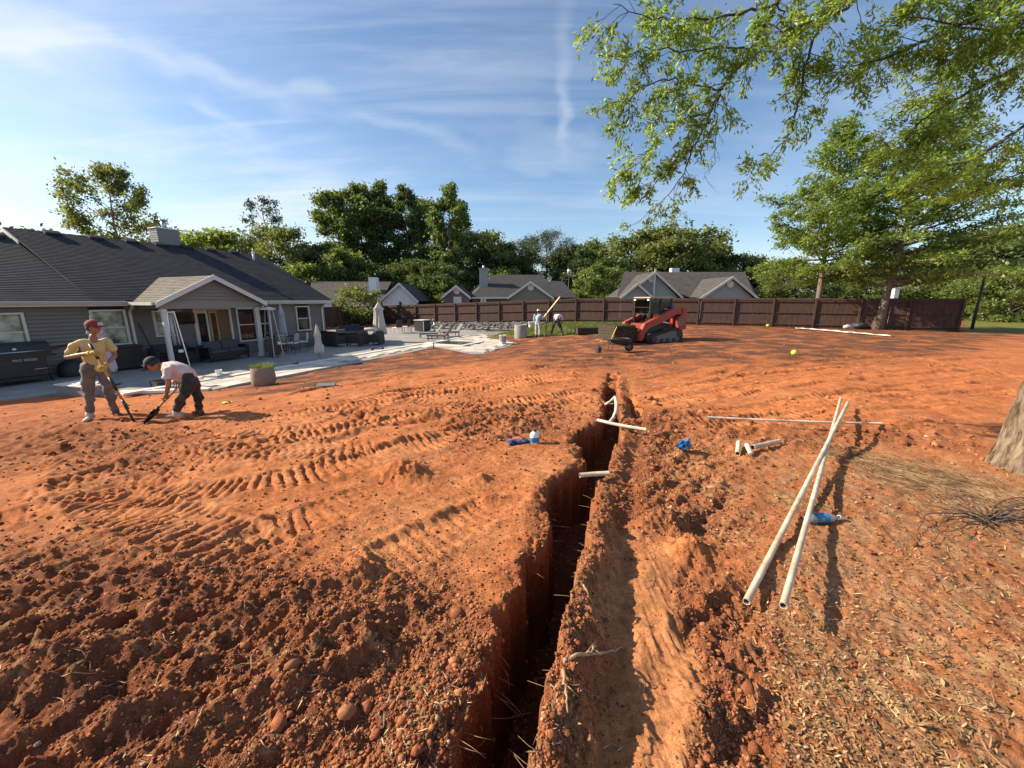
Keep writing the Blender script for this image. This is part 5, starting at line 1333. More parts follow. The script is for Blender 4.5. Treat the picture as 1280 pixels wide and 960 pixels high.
# crushed clear bottle with blue label
q = on(1027, 655); t = thing('water_bottle', 'crushed clear water bottle with a blue label under the right pipe', 'bottle', (q.x, q.y, q.z + .035), R(4))
M_pet = mat("clear_pet", (.55, .62, .64), .12, spec=.8); b_ = M_pet.node_tree.nodes['Principled BSDF']; b_.inputs['Transmission Weight'].default_value = .7
prof = [(-.14, .012), (-.135, .0190), (-.08, .037), (-.07, .032), (-.02, .036), (.04, .033), (.075, .028), (.10, .014), (.125, .013)]
mb = MB(); mb.tube([(x, .004 * math.sin(40 * x), .003 * math.cos(50 * x)) for x, r in prof], [r for x, r in prof], 12); mb.build('bottle_body', M_pet, t)
mb = MB(); mb.tube([(-.06, 0, 0), (-.03, .002, 0), (.02, 0, 0), (.035, 0, 0)], [.0375, .038, .0375, .036], 14, cap=False); mb.build('paper_label', M_blue, t)
mb = MB(); mb.tube([(.122, 0, 0), (.142, 0, 0)], .016, 12); mb.build('cap', M_white, t)
# balls and little litter
M_tennis = mat("tennis_felt", (.55, .65, .06), .9, bump=.3, bscale=80)
for (px, py, r, lab) in ((992, 445, .085, 'bright yellow ball on the churned soil in front of the young trees'), (811.5, 424.5, .16, 'pale yellow ball beside the loader track'), (959.5, 408.5, .12, 'yellow white ball close to the back fence')):
    q = at(px, py); t = thing('ball', lab, 'ball', (q.x, q.y, gz(q.x, q.y) + r * .93), rng.uniform(0, 3), 'yellow balls'); mb = MB(); mb.lathe([(r * math.sin(a), -r * math.cos(a)) for a in np.linspace(0, math.pi, 11)], 18); mb.build('felt', M_tennis, t)
    mb = MB(); mb.tube([(r * 1.003 * math.cos(a) * math.cos(.5 * math.sin(2 * a)), r * 1.003 * math.sin(a) * math.cos(.5 * math.sin(2 * a)), r * 1.003 * math.sin(.5 * math.sin(2 * a))) for a in np.linspace(0, 6.28, 30)], r * .03, 4); mb.build('seam', M_white, t)
q = at(283, 503); t = thing('snack_wrapper', 'yellow wrapper on the soil below the planter', 'wrapper', (q.x * .98, q.y * .98, gz(q.x * .98, q.y * .98) + .012), .4); t.scale = (0.55,) * 3
n = 7; mb = MB(); mb.add([((i / n - .5) * .34, (j / n - .5) * .2, .03 * math.sin(i * 2.1) * math.cos(j * 1.3) + .02) for i in range(n + 1) for j in range(n + 1)], [(i * (n + 1) + j, (i + 1) * (n + 1) + j, (i + 1) * (n + 1) + j + 1, i * (n + 1) + j + 1) for i in range(n) for j in range(n)], 0, True); mb.build('foil', mat("yellow_foil", (.7, .62, .15), .4), t); mb = MB(); mb.box((.08, .0, .045), (.06, .16, .012)); mb.build('flap', M_dark, t)
for (px, py, lab) in ((408, 483, 'dull flat stone dropped on the soil below the patio'), ):
    q = at(px, py); t = thing('loose_paver', lab, 'paver', (q.x, q.y, gz(q.x, q.y) + .03), .3); mb = MB(); mb.box((0, 0, -.01), (.42, .28, .04), Matrix.Rotation(.08, 3, 'X'), bev=.01); mb.build('slab', M_dirtdust, t)

# ------------------------------------------------------------------ clods, crumbs, dry leaves, straw, roots
def scatter(n, fn, reg):
    """n places on the soil, drawn evenly in the view fan between reg radii"""
    a = nrg.uniform(R(-58), R(58), n); u = nrg.uniform(reg[1] ** -.9, reg[0] ** -.9, n); r = u ** (-1 / .9)
    x, y = r * np.sin(a), r * np.cos(a); b, px, py, rough, lit, lane, brown = zones(x, y)
    k = fn(x, y, px, py, rough, lit, lane) > nrg.rand(n); x, y = x[k], y[k]
    inp = in_poly(x, y, PATIO); x, y = x[~inp], y[~inp]
    return x, y, height(x, y)
bm = bmesh.new(); bmesh.ops.create_icosphere(bm, subdivisions=1, radius=1); ICO_V = np.array([v.co[:] for v in bm.verts]); ICO_F = np.array([[v.index for v in f.verts] for f in bm.faces]); bm.free()
bm = bmesh.new(); bmesh.ops.create_icosphere(bm, subdivisions=2, radius=1); IC2_V = np.array([v.co[:] for v in bm.verts]); IC2_F = np.array([[v.index for v in f.verts] for f in bm.faces]); bm.free()
def rand_rot(n, tilt=math.pi):
    q = nrg.randn(n, 4); q /= np.linalg.norm(q, axis=1)[:, None]; w, x, y, z = q.T
    return np.stack([1 - 2 * (y * y + z * z), 2 * (x * y - z * w), 2 * (x * z + y * w), 2 * (x * y + z * w), 1 - 2 * (x * x + z * z), 2 * (y * z - x * w), 2 * (x * z - y * w), 2 * (y * z + x * w), 1 - 2 * (x * x + y * y)], -1).reshape(n, 3, 3)
def clods(name, x, y, z, s, label, V=ICO_V, F=ICO_F, sink=.25, jit=.22):
    n = len(x); v = V[None] * (1 + jit * nrg.randn(n, len(V), 1)) * nrg.uniform(.75, 1.15, (n, 1, 3))
    v = np.einsum('nij,nkj->nki', rand_rot(n), v) * s[:, None, None]; v[:, :, 2] *= .8
    v += np.stack([x, y, z + s * (.8 - sink * 2)], -1)[:, None]
    f = (F[None] + (np.arange(n) * len(V))[:, None, None]).reshape(-1, 3)
    o = np_mesh(name, v.reshape(-1, 3), f, M_clod); tag(o, label, 'soil', kind='stuff')
    base_c = np.where(nrg.rand(n, 1) < .5, np.array([[.33, .115, .052]]), np.array([[.40, .165, .075]])) * nrg.uniform(.62, 1.25, (n, 1))
    pale = nrg.rand(n) < .012; base_c[pale] = np.array([.42, .30, .20]) * nrg.uniform(.8, 1.2, (pale.sum(), 1))
    color_attr(o, "tone", np.repeat(base_c, len(V), 0)); return o
M_clod = attr_mat("clod", "tone", .95, .5, 70, .25, 40)
def size(n, lo, sg, hi_): return np.minimum(lo * np.exp(nrg.randn(n) * sg), hi_)
OCT_V = np.array([(1, 0, 0), (-1, 0, 0), (0, 1, 0), (0, -1, 0), (0, 0, 1), (0, 0, -1)], dtype=float); OCT_F = np.array([(0, 2, 4), (2, 1, 4), (1, 3, 4), (3, 0, 4), (2, 0, 5), (1, 2, 5), (3, 1, 5), (0, 3, 5)])
x, y, z = scatter(90000, lambda x, y, px, py, r, l, ln: np.clip(r * .95 + .16 - .12 * ln + .15 * l, 0, 1), (.8, 8)); s = size(len(x), .0052, .45, .014) * np.clip(np.hypot(x, y) / 2.6, .8, 2.2)
clods('soil_crumbs', x, y, z, s, 'fine crumbs of red clay spread over the torn soil', OCT_V, OCT_F, .2, .25)
x, y, z = scatter(11000, lambda x, y, px, py, r, l, ln: np.clip(r * .8 + .04 - .03 * ln, 0, 1) * (np.hypot(x, y) < 9), (.8, 9)); s = size(len(x), .0095, .42, .020) * np.clip(np.hypot(x, y) / 3, .8, 1.7)
clods('soil_crumbs', x, y, z, s, 'thumb sized crumbs of red clay among the torn soil', ICO_V, ICO_F, .25, .22)
x, y, z = scatter(800, lambda x, y, px, py, r, l, ln: np.clip(r * .5 - .05, 0, 1) * .8, (1.0, 9)); s = size(len(x), .017, .40, .036)
clods('soil_clods', x, y, z, s, 'fist sized clods of red clay lying in the torn soil', ICO_V, ICO_F, .38, .24)
x, y, z = scatter(4500, lambda x, y, px, py, r, l, ln: .20 + .5 * r + 0 * x, (6, 30)); s = size(len(x), .018, .5, .06)
clods('far_clods', x, y, z, s, 'scattered clods on the far part of the graded yard')

M_dry = leaf_mat("dry_leaves", (.36, .22, .10), (.20, .11, .04), .55, .18, 3.0)
def leaves(name, x, y, z, ln, wd, label, mat_, tilt=.5, lift=.006):
    n = len(x); L = ln * nrg.uniform(.6, 1.3, n); Wd = wd * nrg.uniform(.6, 1.3, n)
    # curled little blade: 6 points
    base6 = np.array([[-.5, 0, 0], [-.12, .5, .18], [.15, .42, .22], [.5, 0, .05], [.15, -.42, .22], [-.12, -.5, .18]])
    curl = nrg.uniform(-.3, 1.0, n)
    v = np.stack([base6[None, :, 0] * L[:, None], base6[None, :, 1] * Wd[:, None], base6[None, :, 2] * Wd[:, None] * curl[:, None]], -1)
    yaw = nrg.uniform(0, 6.283, n); ti = nrg.randn(n) * tilt; tj = nrg.randn(n) * tilt
    cy_, sy_ = np.cos(yaw), np.sin(yaw)
    v[:, :, 2] += v[:, :, 0] * np.tan(np.clip(ti, -1, 1))[:, None] * .7 + v[:, :, 1] * np.tan(np.clip(tj, -1, 1))[:, None] * .7
    X = v[:, :, 0] * cy_[:, None] - v[:, :, 1] * sy_[:, None]; Y = v[:, :, 0] * sy_[:, None] + v[:, :, 1] * cy_[:, None]
    v = np.stack([X + x[:, None], Y + y[:, None], v[:, :, 2] + z[:, None] + lift + np.abs(ti)[:, None] * .004], -1)
    f = np.array([[0, 1, 2, 3], [0, 3, 4, 5]]); f = (f[None] + (np.arange(n) * 6)[:, None, None]).reshape(-1, 4)
    o = np_mesh(name, v.reshape(-1, 3), f, mat_); tag(o, label, 'leaf litter', kind='stuff'); return o
x, y, z = scatter(120000, lambda x, y, px, py, r, l, ln: np.clip(l * (.55 + .6 * fbm(x, y, .5, 3, 8)) , 0, 1) * .75 + .012 * (1 - ln), (.9, 9)); leaves('leaf_litter', x, y, z, .019, .0068, 'dry brown leaves and chips littering the soil below the big tree', M_dry)
x, y, z = scatter(1100, lambda x, y, px, py, r, l, ln: np.clip(l, 0, 1) * .5 * (fbm(x, y, .6, 2, 4) > -.1), (.9, 7)); leaves('leaf_litter', x, y, z, .050, .018, 'larger curled dry leaves scattered between the chips', M_dry, .6, .012)
M_straw = leaf_mat("pale_straw", (.50, .38, .20), (.3, .2, .08), .4, .15, 3.0)
x, y, z = scatter(9000, lambda x, y, px, py, r, l, ln: np.clip(.9 * l * (fbm(x, y, .7, 3, 2) > .05) + .22 * (fbm(x, y, .5, 3, 8) > .22) * (px < 700) * (py > 560) + .01, 0, 1), (.9, 8)); leaves('straw', x, y, z, .05, .0045, 'pale straw bits strewn over the soil', M_straw, .35, .006)

# pine straw swath at the right, brown needles combed one way
def strands(name, label, cat, path, n, spread, ln, r, m_, zlift=.02, wander=.35):
    mb = MB(); P_ = [at(*q) for q in path]; pts = [(p.x, p.y) for p in P_]
    for i in range(n):
        t = rng.random() * (len(pts) - 1); k = min(int(t), len(pts) - 2); f = t - k
        x0 = pts[k][0] + (pts[k + 1][0] - pts[k][0]) * f + rng.gauss(0, spread); y0 = pts[k][1] + (pts[k + 1][1] - pts[k][1]) * f + rng.gauss(0, spread)
        a = math.atan2(pts[k + 1][1] - pts[k][1], pts[k + 1][0] - pts[k][0]) + rng.gauss(0, wander); l = ln * rng.uniform(.4, 1.2)
        q = []
        for j in range(4):
            s_ = (j / 3 - .5) * l; q.append((x0 + s_ * math.cos(a + .25 * s_), y0 + s_ * math.sin(a + .25 * s_)))
        zz = height(np.array([p[0] for p in q]), np.array([p[1] for p in q])) + zlift * rng.random()
        mb.tube([(p[0], p[1], float(z_) + .004) for p, z_ in zip(q, zz)], r * rng.uniform(.6, 1.2), 3, cap=False)
    o = mb.build(name, m_); tag(o, label, cat, kind='stuff'); return o
M_needle = mat("grey_straw", (.27, .17, .09), .9, var=.5, vscale=6)
strands('pine_straw', 'swath of grey brown pine straw raked towards the big tree', 'straw', [(1050, 566), (1110, 588), (1160, 603), (1225, 622), (1310, 660)], 1500, .24, .20, .0020, M_needle, .025, .6)
# dark brush pile of wiry branches
t0 = on(1235, 640)
t = thing('brush_pile', 'tangle of dark wiry branches lying at the foot of the big tree', 'branches', (t0.x, t0.y, t0.z)); M_twig = mat("dark_twig", (.085, .062, .048), .8, var=.3, vscale=10)
hub = on(1232, 650)
for i in range(24):
    r1 = random.Random(500 + i); far_ = on(r1.choice((1165, 1185, 1215, 1290, 1330, 1350, 1310)) + r1.uniform(-25, 25), r1.uniform(612, 690)); pts = []
    bow = r1.uniform(.02, .12); sidew = r1.uniform(-.16, .16)
    p0 = Vector((hub.x + r1.uniform(-.1, .1), hub.y + r1.uniform(-.06, .06), 0)); d_ = Vector((far_.x - p0.x, far_.y - p0.y, 0)); nn = Vector((-d_.y, d_.x, 0))
    for j in range(9):
        f = j / 8; q = p0 + d_ * f + nn * sidew * math.sin(math.pi * f) + Vector((r1.gauss(0, .008), r1.gauss(0, .008), 0)); pts.append((q.x - t0.x, q.y - t0.y, gz(q.x, q.y) - t0.z + .012 + bow * math.sin(math.pi * f) ** 1.0 * .7))
    mb = MB(); mb.tube(pts, list(np.linspace(r1.uniform(.004, .007), .002, 9)), 5); mb.build('branch', M_twig, t)

# exposed roots along the right lip of the trench
M_root = mat("pale_root", (.40, .25, .13), .8, var=.3, vscale=20)
def root(pts, r0, label):
    P_ = [hi(*p) for p in pts]; c = P_[0]; t = thing('root', label, 'root', c, 0, 'cut tree roots'); mb = MB()
    fine = []
    for i in range(len(P_) - 1):
        for k in range(4): f = k / 4; fine.append(P_[i].lerp(P_[i + 1], f) - c + Vector((rng.gauss(0, .004), rng.gauss(0, .004), rng.gauss(0, .003))))
    fine.append(P_[-1] - c); mb.tube(fine, list(np.linspace(r0, r0 * .35, len(fine))), 7); mb.build('shaft', M_root, t)
    for k in range(2):
        i = rng.randrange(2, len(fine) - 2); d_ = Vector((rng.uniform(-.05, .05), rng.uniform(-.05, .05), rng.uniform(-.01, .05))); m2 = MB(); m2.tube([fine[i], fine[i] + d_ * .5, fine[i] + d_ * 1.2 + Vector((0, 0, -.01))], [r0 * .3, r0 * .2, r0 * .1], 5); m2.build('rootlet', M_root, t)
root([(702, 826, .02), (720, 820, .05), (745, 817, .04), (770, 813, .01), (782, 811, 0)], .009, 'thick pale root bridging the trench berm crosswise')
root([(704, 838, .03), (706, 855, .03), (708, 872, .02), (710, 891, .01)], .008, 'pale forked root pointing down along the berm')
root([(728, 730, .03), (736, 745, .03), (744, 762, .02), (748, 790, .01), (756, 800, .0)], .005, 'thin root running down the berm side')
root([(745, 808, .06), (738, 815, .07), (728, 822, .04)], .006, 'short bent root above the thick one')
mb = MB()
for i in range(90):                                     # hair roots on the trench walls
    k = rng.uniform(1.5, 12); i0 = int(k); f = k - i0; sd = rng.choice((-1, 1)); e = (TL if sd < 0 else TRr); p = e[i0].lerp(e[i0 + 1], f); c_ = TC[i0].lerp(TC[i0 + 1], f); inn = (Vector((c_.x, c_.y, 0)) - Vector((p.x, p.y, 0))).normalized(); z0 = float(base(p.x, p.y)) - rng.uniform(.02, .28); p0 = Vector((p.x, p.y, z0)) - inn * .03; l = rng.uniform(.05, .16)
    t_ = Vector((rng.gauss(0, .5), rng.gauss(0, .5), rng.uniform(-.5, .35))); mb.tube([p0, p0 + inn * l * .5 + t_ * l * .25, p0 + inn * l * .9 + t_ * l * .7], [.0013, .0010, .0005], 4)
tag(mb.build('hair_roots', M_root), 'fine hair roots sticking out of the trench walls', 'roots', kind='stuff')
mb = MB()
for i in range(170):                                     # loose twigs and fibres on the torn soil
    px, py = rng.uniform(60, 1250), rng.uniform(600, 950)
    if 560 < px < 770: continue
    p = on(px, py); a = rng.uniform(0, 6.28); l = rng.uniform(.04, .16); pts = []
    for j in range(4):
        s_ = (j / 3 - .5) * l; qx, qy = p.x + s_ * math.cos(a + j * .2), p.y + s_ * math.sin(a + j * .2); pts.append((qx, qy, gz(qx, qy) + .006))
    mb.tube(pts, [.0022, .0020, .0016, .001], 4)
tag(mb.build('twigs', M_root), 'thin dry twigs and root fibres lying on the soil', 'twigs', kind='stuff')
# ------------------------------------------------------------------ trees
M_bark = mat("grey_brown_bark", (.16, .12, .09), .9, var=.35, vscale=5, bump=.8, bscale=14, stretch=(3, 3, .7))
M_barkd = mat("dark_bark", (.07, .052, .042), .9, var=.3, vscale=5, bump=.5, bscale=14)
LEAF = {
 'deep': leaf_mat("deep_green_leaves", (.068, .104, .032), (.17, .235, .042), .35, .38, .35),
 'mid': leaf_mat("mid_green_leaves", (.098, .140, .040), (.24, .32, .055), .35, .42, .35),
 'olive': leaf_mat("olive_leaves", (.122, .148, .046), (.29, .335, .06), .35, .42, .35),
 'light': leaf_mat("light_green_leaves", (.125, .165, .044), (.29, .37, .055), .35, .45, .35),
 'young': leaf_mat('young_oak_leaves', (.135, .19, .045), (.34, .46, .065), .35, .5, .35),
 'pine': leaf_mat("pine_needles", (.08, .10, .05), (.12, .16, .05), .3, .25, .35),
}
def blades(centres, radii, per, size, r, flat=.0, asp=.55, out=.35):
    """leaf quads scattered in clumps; returns verts (n*4,3), faces"""
    nC = len(centres); n = nC * per
    c = np.repeat(np.asarray(centres, dtype=float), per, 0); rad = np.repeat(np.asarray(radii, dtype=float), per, 0)
    if rad.ndim == 1: rad = rad[:, None] * np.array([[1, 1, .75]])
    d = r.randn(n, 3); d /= np.linalg.norm(d, axis=1)[:, None]
    p = c + r.randn(n, 3) * rad * .62
    nn = d * out + r.randn(n, 3) * .6 + np.array([0, 0, .45 + flat]); nn /= np.linalg.norm(nn, axis=1)[:, None]
    t = np.cross(nn, r.randn(n, 3)); t /= np.linalg.norm(t, axis=1)[:, None] + 1e-9; b = np.cross(nn, t)
    s = size * r.uniform(.6, 1.35, (n, 1)); L = t * s; Wd = b * s * asp
    bend = nn * s * r.uniform(-.25, .25, (n, 1))
    v = np.stack([p - L, p + Wd - bend, p + L, p - Wd - bend], 1)
    return v.reshape(-1, 3), np.arange(n * 4).reshape(-1, 4)
def limb_path(r, p, d, L, n, wob, up):
    pts = [Vector(p)]; d = Vector(d).normalized()
    for i in range(n):
        d = (d + Vector((r.gauss(0, wob), r.gauss(0, wob), r.gauss(0, wob) + up))).normalized(); pts.append(pts[-1] + d * (L / n))
    return pts
def make_tree(name, kind, seed, H, crown_from, Rw, shape, nl, leaf, per, clump, lsize, bark=None, trunk_r=None, sub=3, asp=.55, flat=0, up=.10, rise=.45, density=1.0, lean=(0, 0), skip_gap=0.0):
    """trunk with limbs and a crown of leaf clumps carried by the limb tips. shape(t): relative crown radius at height fraction t"""
    r = random.Random(seed); nr = np.random.RandomState(seed)
    root = thing(name, 'tree', 'tree')
    tr = trunk_r or H * .014
    mb = MB(); n = 9; tp = [Vector((lean[0] * H * (i / n) ** 1.3 + r.gauss(0, H * .006) * (i > 0), lean[1] * H * (i / n) ** 1.3 + r.gauss(0, H * .006) * (i > 0), H * .96 * i / n)) for i in range(n + 1)]
    rad = [tr * (1.35 if i == 0 else 1.0) * (1 - i / n) ** .8 + .012 for i in range(n + 1)]
    mb.tube(tp, rad, 9)
    def on_trunk(z):
        f = min(max(z / (H * .96) * n, 0), n - .001); i = int(f); return tp[i].lerp(tp[i + 1], f - i), rad[i] + (rad[i + 1] - rad[i]) * (f - i)
    cs, rs = [], []
    for k in range(nl):
        t = (k + r.random() * .8) / nl; z = H * (crown_from + (1 - crown_from) * t) * .97
        w = Rw * shape(t) * r.uniform(.72, 1.12)
        if r.random() < skip_gap: continue
        p, pr = on_trunk(z - w * rise * .5); a = k * 2.39996 + r.uniform(-.5, .5)
        path = limb_path(r, p, (math.cos(a), math.sin(a), rise), w, 5, .14, up * .3)
        mb.tube(path, list(np.linspace(max(pr * .5, .02), .015, 6)), 5, cap=False)
        for f in ((.45, .7, .9, 1.0) if w > Rw * .35 else (.7, 1.0)):
            i = min(int(f * 5), 4); q = path[i].lerp(path[i + 1], f * 5 - i)
            for s in range(sub if f > .5 else 1):
                b = a + r.uniform(-1.3, 1.3); l = w * r.uniform(.12, .38)
                e = q + Vector((math.cos(b) * l, math.sin(b) * l, r.uniform(-.15, .35) * l + up))
                if l > .5: mb.tube([q, q.lerp(e, .5) + Vector((0, 0, .05 * l)), e], [.018, .012, .006], 3, cap=False)
                if r.random() < density:
                    cs.append(e[:]); rs.append(clump * r.uniform(.6, 1.25))
    top = tp[-1]
    for s in range(5): cs.append((top.x + r.gauss(0, Rw * .12), top.y + r.gauss(0, Rw * .12), top.z - r.random() * clump)); rs.append(clump * r.uniform(.6, 1))
    mb.build('trunk', bark or M_bark, root)
    v, f = blades(cs, rs, per, lsize, nr, flat, asp)
    np_mesh('crown', v, f, LEAF[leaf], parent=root)
    return root
rnd = lambda t: math.sqrt(max(0, 1 - (2 * t - .9) ** 2 * .95)) * .98 + .05
tall = lambda t: (.55 + .45 * math.sin(3.1 * min(1, t * 1.1))) * (1 if t < .85 else (1 - t) / .15 * .7 + .3)
cone = lambda t: 1.05 - .85 * t
slim = lambda t: (.75 + .35 * math.sin(2.6 * t + .3)) * (1.0 if t < .8 else 1.2 - t * .9)
PROTO = {
 'tallA': make_tree('hardwood_tree', 'tall', 1, 26, .24, 5.6, tall, 44, 'mid', 25, .9, .29, sub=6, skip_gap=.08),
 'tallB': make_tree('hardwood_tree', 'tall', 2, 27, .16, 5.0, slim, 50, 'deep', 25, .9, .29, sub=6, skip_gap=.05),
 'tallC': make_tree('hardwood_tree', 'tall', 3, 25, .07, 4.0, slim, 54, 'mid', 24, .85, .28, sub=6),
 'round': make_tree('broadleaf_tree', 'round', 4, 14, .12, 6.0, rnd, 46, 'olive', 18, .85, .24, sub=6),
 'roundB': make_tree('broadleaf_tree', 'round', 5, 13, .06, 5.2, rnd, 46, 'deep', 18, .8, .24, sub=6),
 'roundC': make_tree('broadleaf_tree', 'round', 8, 11, .04, 4.6, rnd, 42, 'light', 18, .75, .22, sub=6),
 'open': make_tree('open_tree', 'open', 6, 20, .10, 5.6, rnd, 44, 'olive', 26, .68, .19, sub=6, skip_gap=.05, rise=.7),
 'sparse': make_tree('sparse_tree', 'sparse', 7, 18, .20, 4.2, rnd, 34, 'pine', 8, .55, .17, sub=5, rise=.8),
 'pine': make_tree('pine_tree', 'pine', 9, 17, .25, 4.5, rnd, 42, 'pine', 36, .95, .20, sub=3, asp=.25),
 'bush': make_tree('shrub', 'bush', 10, 3.4, .05, 1.8, rnd, 24, 'olive', 36, .5, .10, sub=2, trunk_r=.06),
}
used_p = set()
GB = 'trees behind the houses and fence'
def plant(kind, px, py_top, D, label, py_base=None, group=GB, wide=1.0, rz=None, zb=-1.3):
    p0 = PROTO[kind]; top = at_y(px, py_top, D); H = {'tallA': 26, 'tallB': 27, 'tallC': 25, 'round': 14, 'roundB': 13, 'roundC': 11, 'open': 20, 'sparse': 18, 'pine': 17, 'bush': 3.4}[kind]
    s = (top.z - zb) / (H * 1.0); loc = (top.x, D, zb); rz = rng.uniform(0, 6.28) if rz is None else rz
    if kind in used_p: o = copy_thing(p0, loc, rz, label, group, (s * wide, s * wide, s))
    else:
        o = p0; used_p.add(kind); o.location = loc; o.rotation_euler = (0, 0, rz); o['label'] = label; o['group'] = group; o.scale = (s * wide, s * wide, s)
    return o
plant('open', 128, 203, 44, 'tall open crowned tree rising behind the taupe roof left of the chimney', wide=.82, zb=-2)
plant('sparse', 327, 243, 60, 'thin nearly bare tree beyond the right end of the taupe roof', wide=.9)
plant('roundC', 268, 290, 62, 'low bushy tree showing over the roof ridge right of the chimney', wide=1.25)
plant('round', 247, 297, 75, 'low olive tree just right of the house chimney', wide=1.2)
plant('round', 352, 286, 58, 'round tree at the foot of the thin bare tree', wide=.75)
plant('roundC', 378, 330, 54, 'small light green tree above the end of the taupe roof', wide=1.0)
plant('roundB', 408, 305, 60, 'dark bushy tree left of the tall hardwood group', wide=.9)
plant('roundC', 425, 312, 57, 'rounded light tree in front of the tall hardwood group', wide=.8)
plant('tallA', 418, 236, 66, 'leftmost tall hardwood of the high group, its crown leaning out', wide=.95, rz=2.2)
plant('tallA', 446, 226, 68, 'tall hardwood second from the left in the high group', wide=.85, rz=.4)
plant('tallB', 474, 226, 70, 'tall dark hardwood in the middle of the high group', wide=.80)
plant('tallB', 506, 232, 68, 'tall dark hardwood right of the middle of the high group', wide=.80)
plant('tallA', 528, 246, 74, 'dark hardwood between the pair at the right of the high group', wide=.75)
plant('tallC', 560, 228, 64, 'narrow tall tree at the right end of the high group', wide=.85)
plant('tallC', 575, 262, 72, 'dark narrow tree behind the right end of the high group', wide=.9)
plant('roundB', 465, 330, 58, 'dark undergrowth tree below the high group, left', wide=1.1)
plant('roundB', 520, 325, 60, 'dark undergrowth tree below the high group, middle', wide=1.2)
plant('roundB', 550, 330, 57, 'dark undergrowth tree below the high group, right', wide=1.1)
plant('roundC', 556, 352, 54, 'small bright shrubby tree between the white gable and the middle house', wide=.9)
plant('round', 604, 292, 70, 'round topped tree behind the grey chimney', wide=.9)
plant('roundB', 630, 305, 74, 'dark tree behind the middle house roof', wide=1.1)
plant('pine', 684, 289, 72, 'greyish pine rising behind the right part of the middle house', wide=1.15)
plant('pine', 655, 300, 78, 'greyish pine farther back behind the middle house', wide=1.1)
plant('roundC', 628, 336, 62, 'bright green tree low behind the middle house', wide=1.0)
plant('roundB', 716, 308, 70, 'dark tree beside the post lamp between the houses', wide=.95)
plant('round', 738, 305, 78, 'olive tree right of the post lamp', wide=1.0)
plant('roundC', 748, 332, 56, 'light green tree left of the blue grey house', wide=1.0)
plant('roundB', 766, 322, 66, 'dark tree just behind the left end of the blue grey house', wide=1.0)
plant('round', 790, 300, 76, 'left part of the wide oak group behind the blue grey house', wide=1.1)
plant('round', 818, 288, 72, 'highest broad oak behind the blue grey house', wide=1.15)
plant('round', 856, 289, 74, 'broad oak right of the highest one', wide=1.2)
plant('roundB', 884, 302, 78, 'darker oak at the right end of the oak group', wide=.95)
plant('sparse', 905, 318, 80, 'thin treetop right of the oak group', wide=.7)
plant('roundB', 930, 318, 76, 'dark dome shaped tree above the right gable', wide=1.1)
plant('roundB', 958, 330, 70, 'dark tree right of the blue grey house', wide=1.1)
plant('round', 985, 338, 62, 'olive tree beyond the fence behind the smaller young tree', wide=1.2)
for k, (px, t_, D, kd) in enumerate(((1015, 345, 58, 'roundB'), (1050, 340, 60, 'round'), (1085, 345, 55, 'roundC'), (1125, 325, 62, 'roundB'), (1165, 318, 58, 'round'), (1205, 300, 54, 'roundB'), (1250, 285, 50, 'round'), (1300, 280, 48, 'roundB'), (1360, 270, 46, 'round'), (1230, 345, 44, 'roundC'), (1275, 335, 40, 'roundC'), (1190, 350, 50, 'roundC'))):
    plant(kd, px, t_, D, ['dark tree beyond the fence', 'olive tree beyond the fence', 'low light green tree beyond the fence'][{'roundB': 0, 'round': 1, 'roundC': 2}[kd]] + [', left of both young trunks', ', between the young trunks', ', behind the thicker young trunk', ', right of the thicker young trunk', ', above the end of the fence', ', behind the leaning lamp post', ', at the edge of the crown of the big tree', ', half hidden by the big tree', ', mostly outside the view', ', at the roadside by the lamp post', ', nearest the pale road', ', just past the fence end'][k], wide=1.15)
plant('bush', 448, 362, 41, 'loose olive shrub growing in front of the white gabled house', zb=-1.2, wide=1.0, group='garden shrubs')
# out-of-view tree added behind the house to shade the patio's wall side
plant('roundB', -60, 262, 34, 'tree added out of view behind the house, past the left edge, to shade the patio', wide=1.2, zb=-1.5)

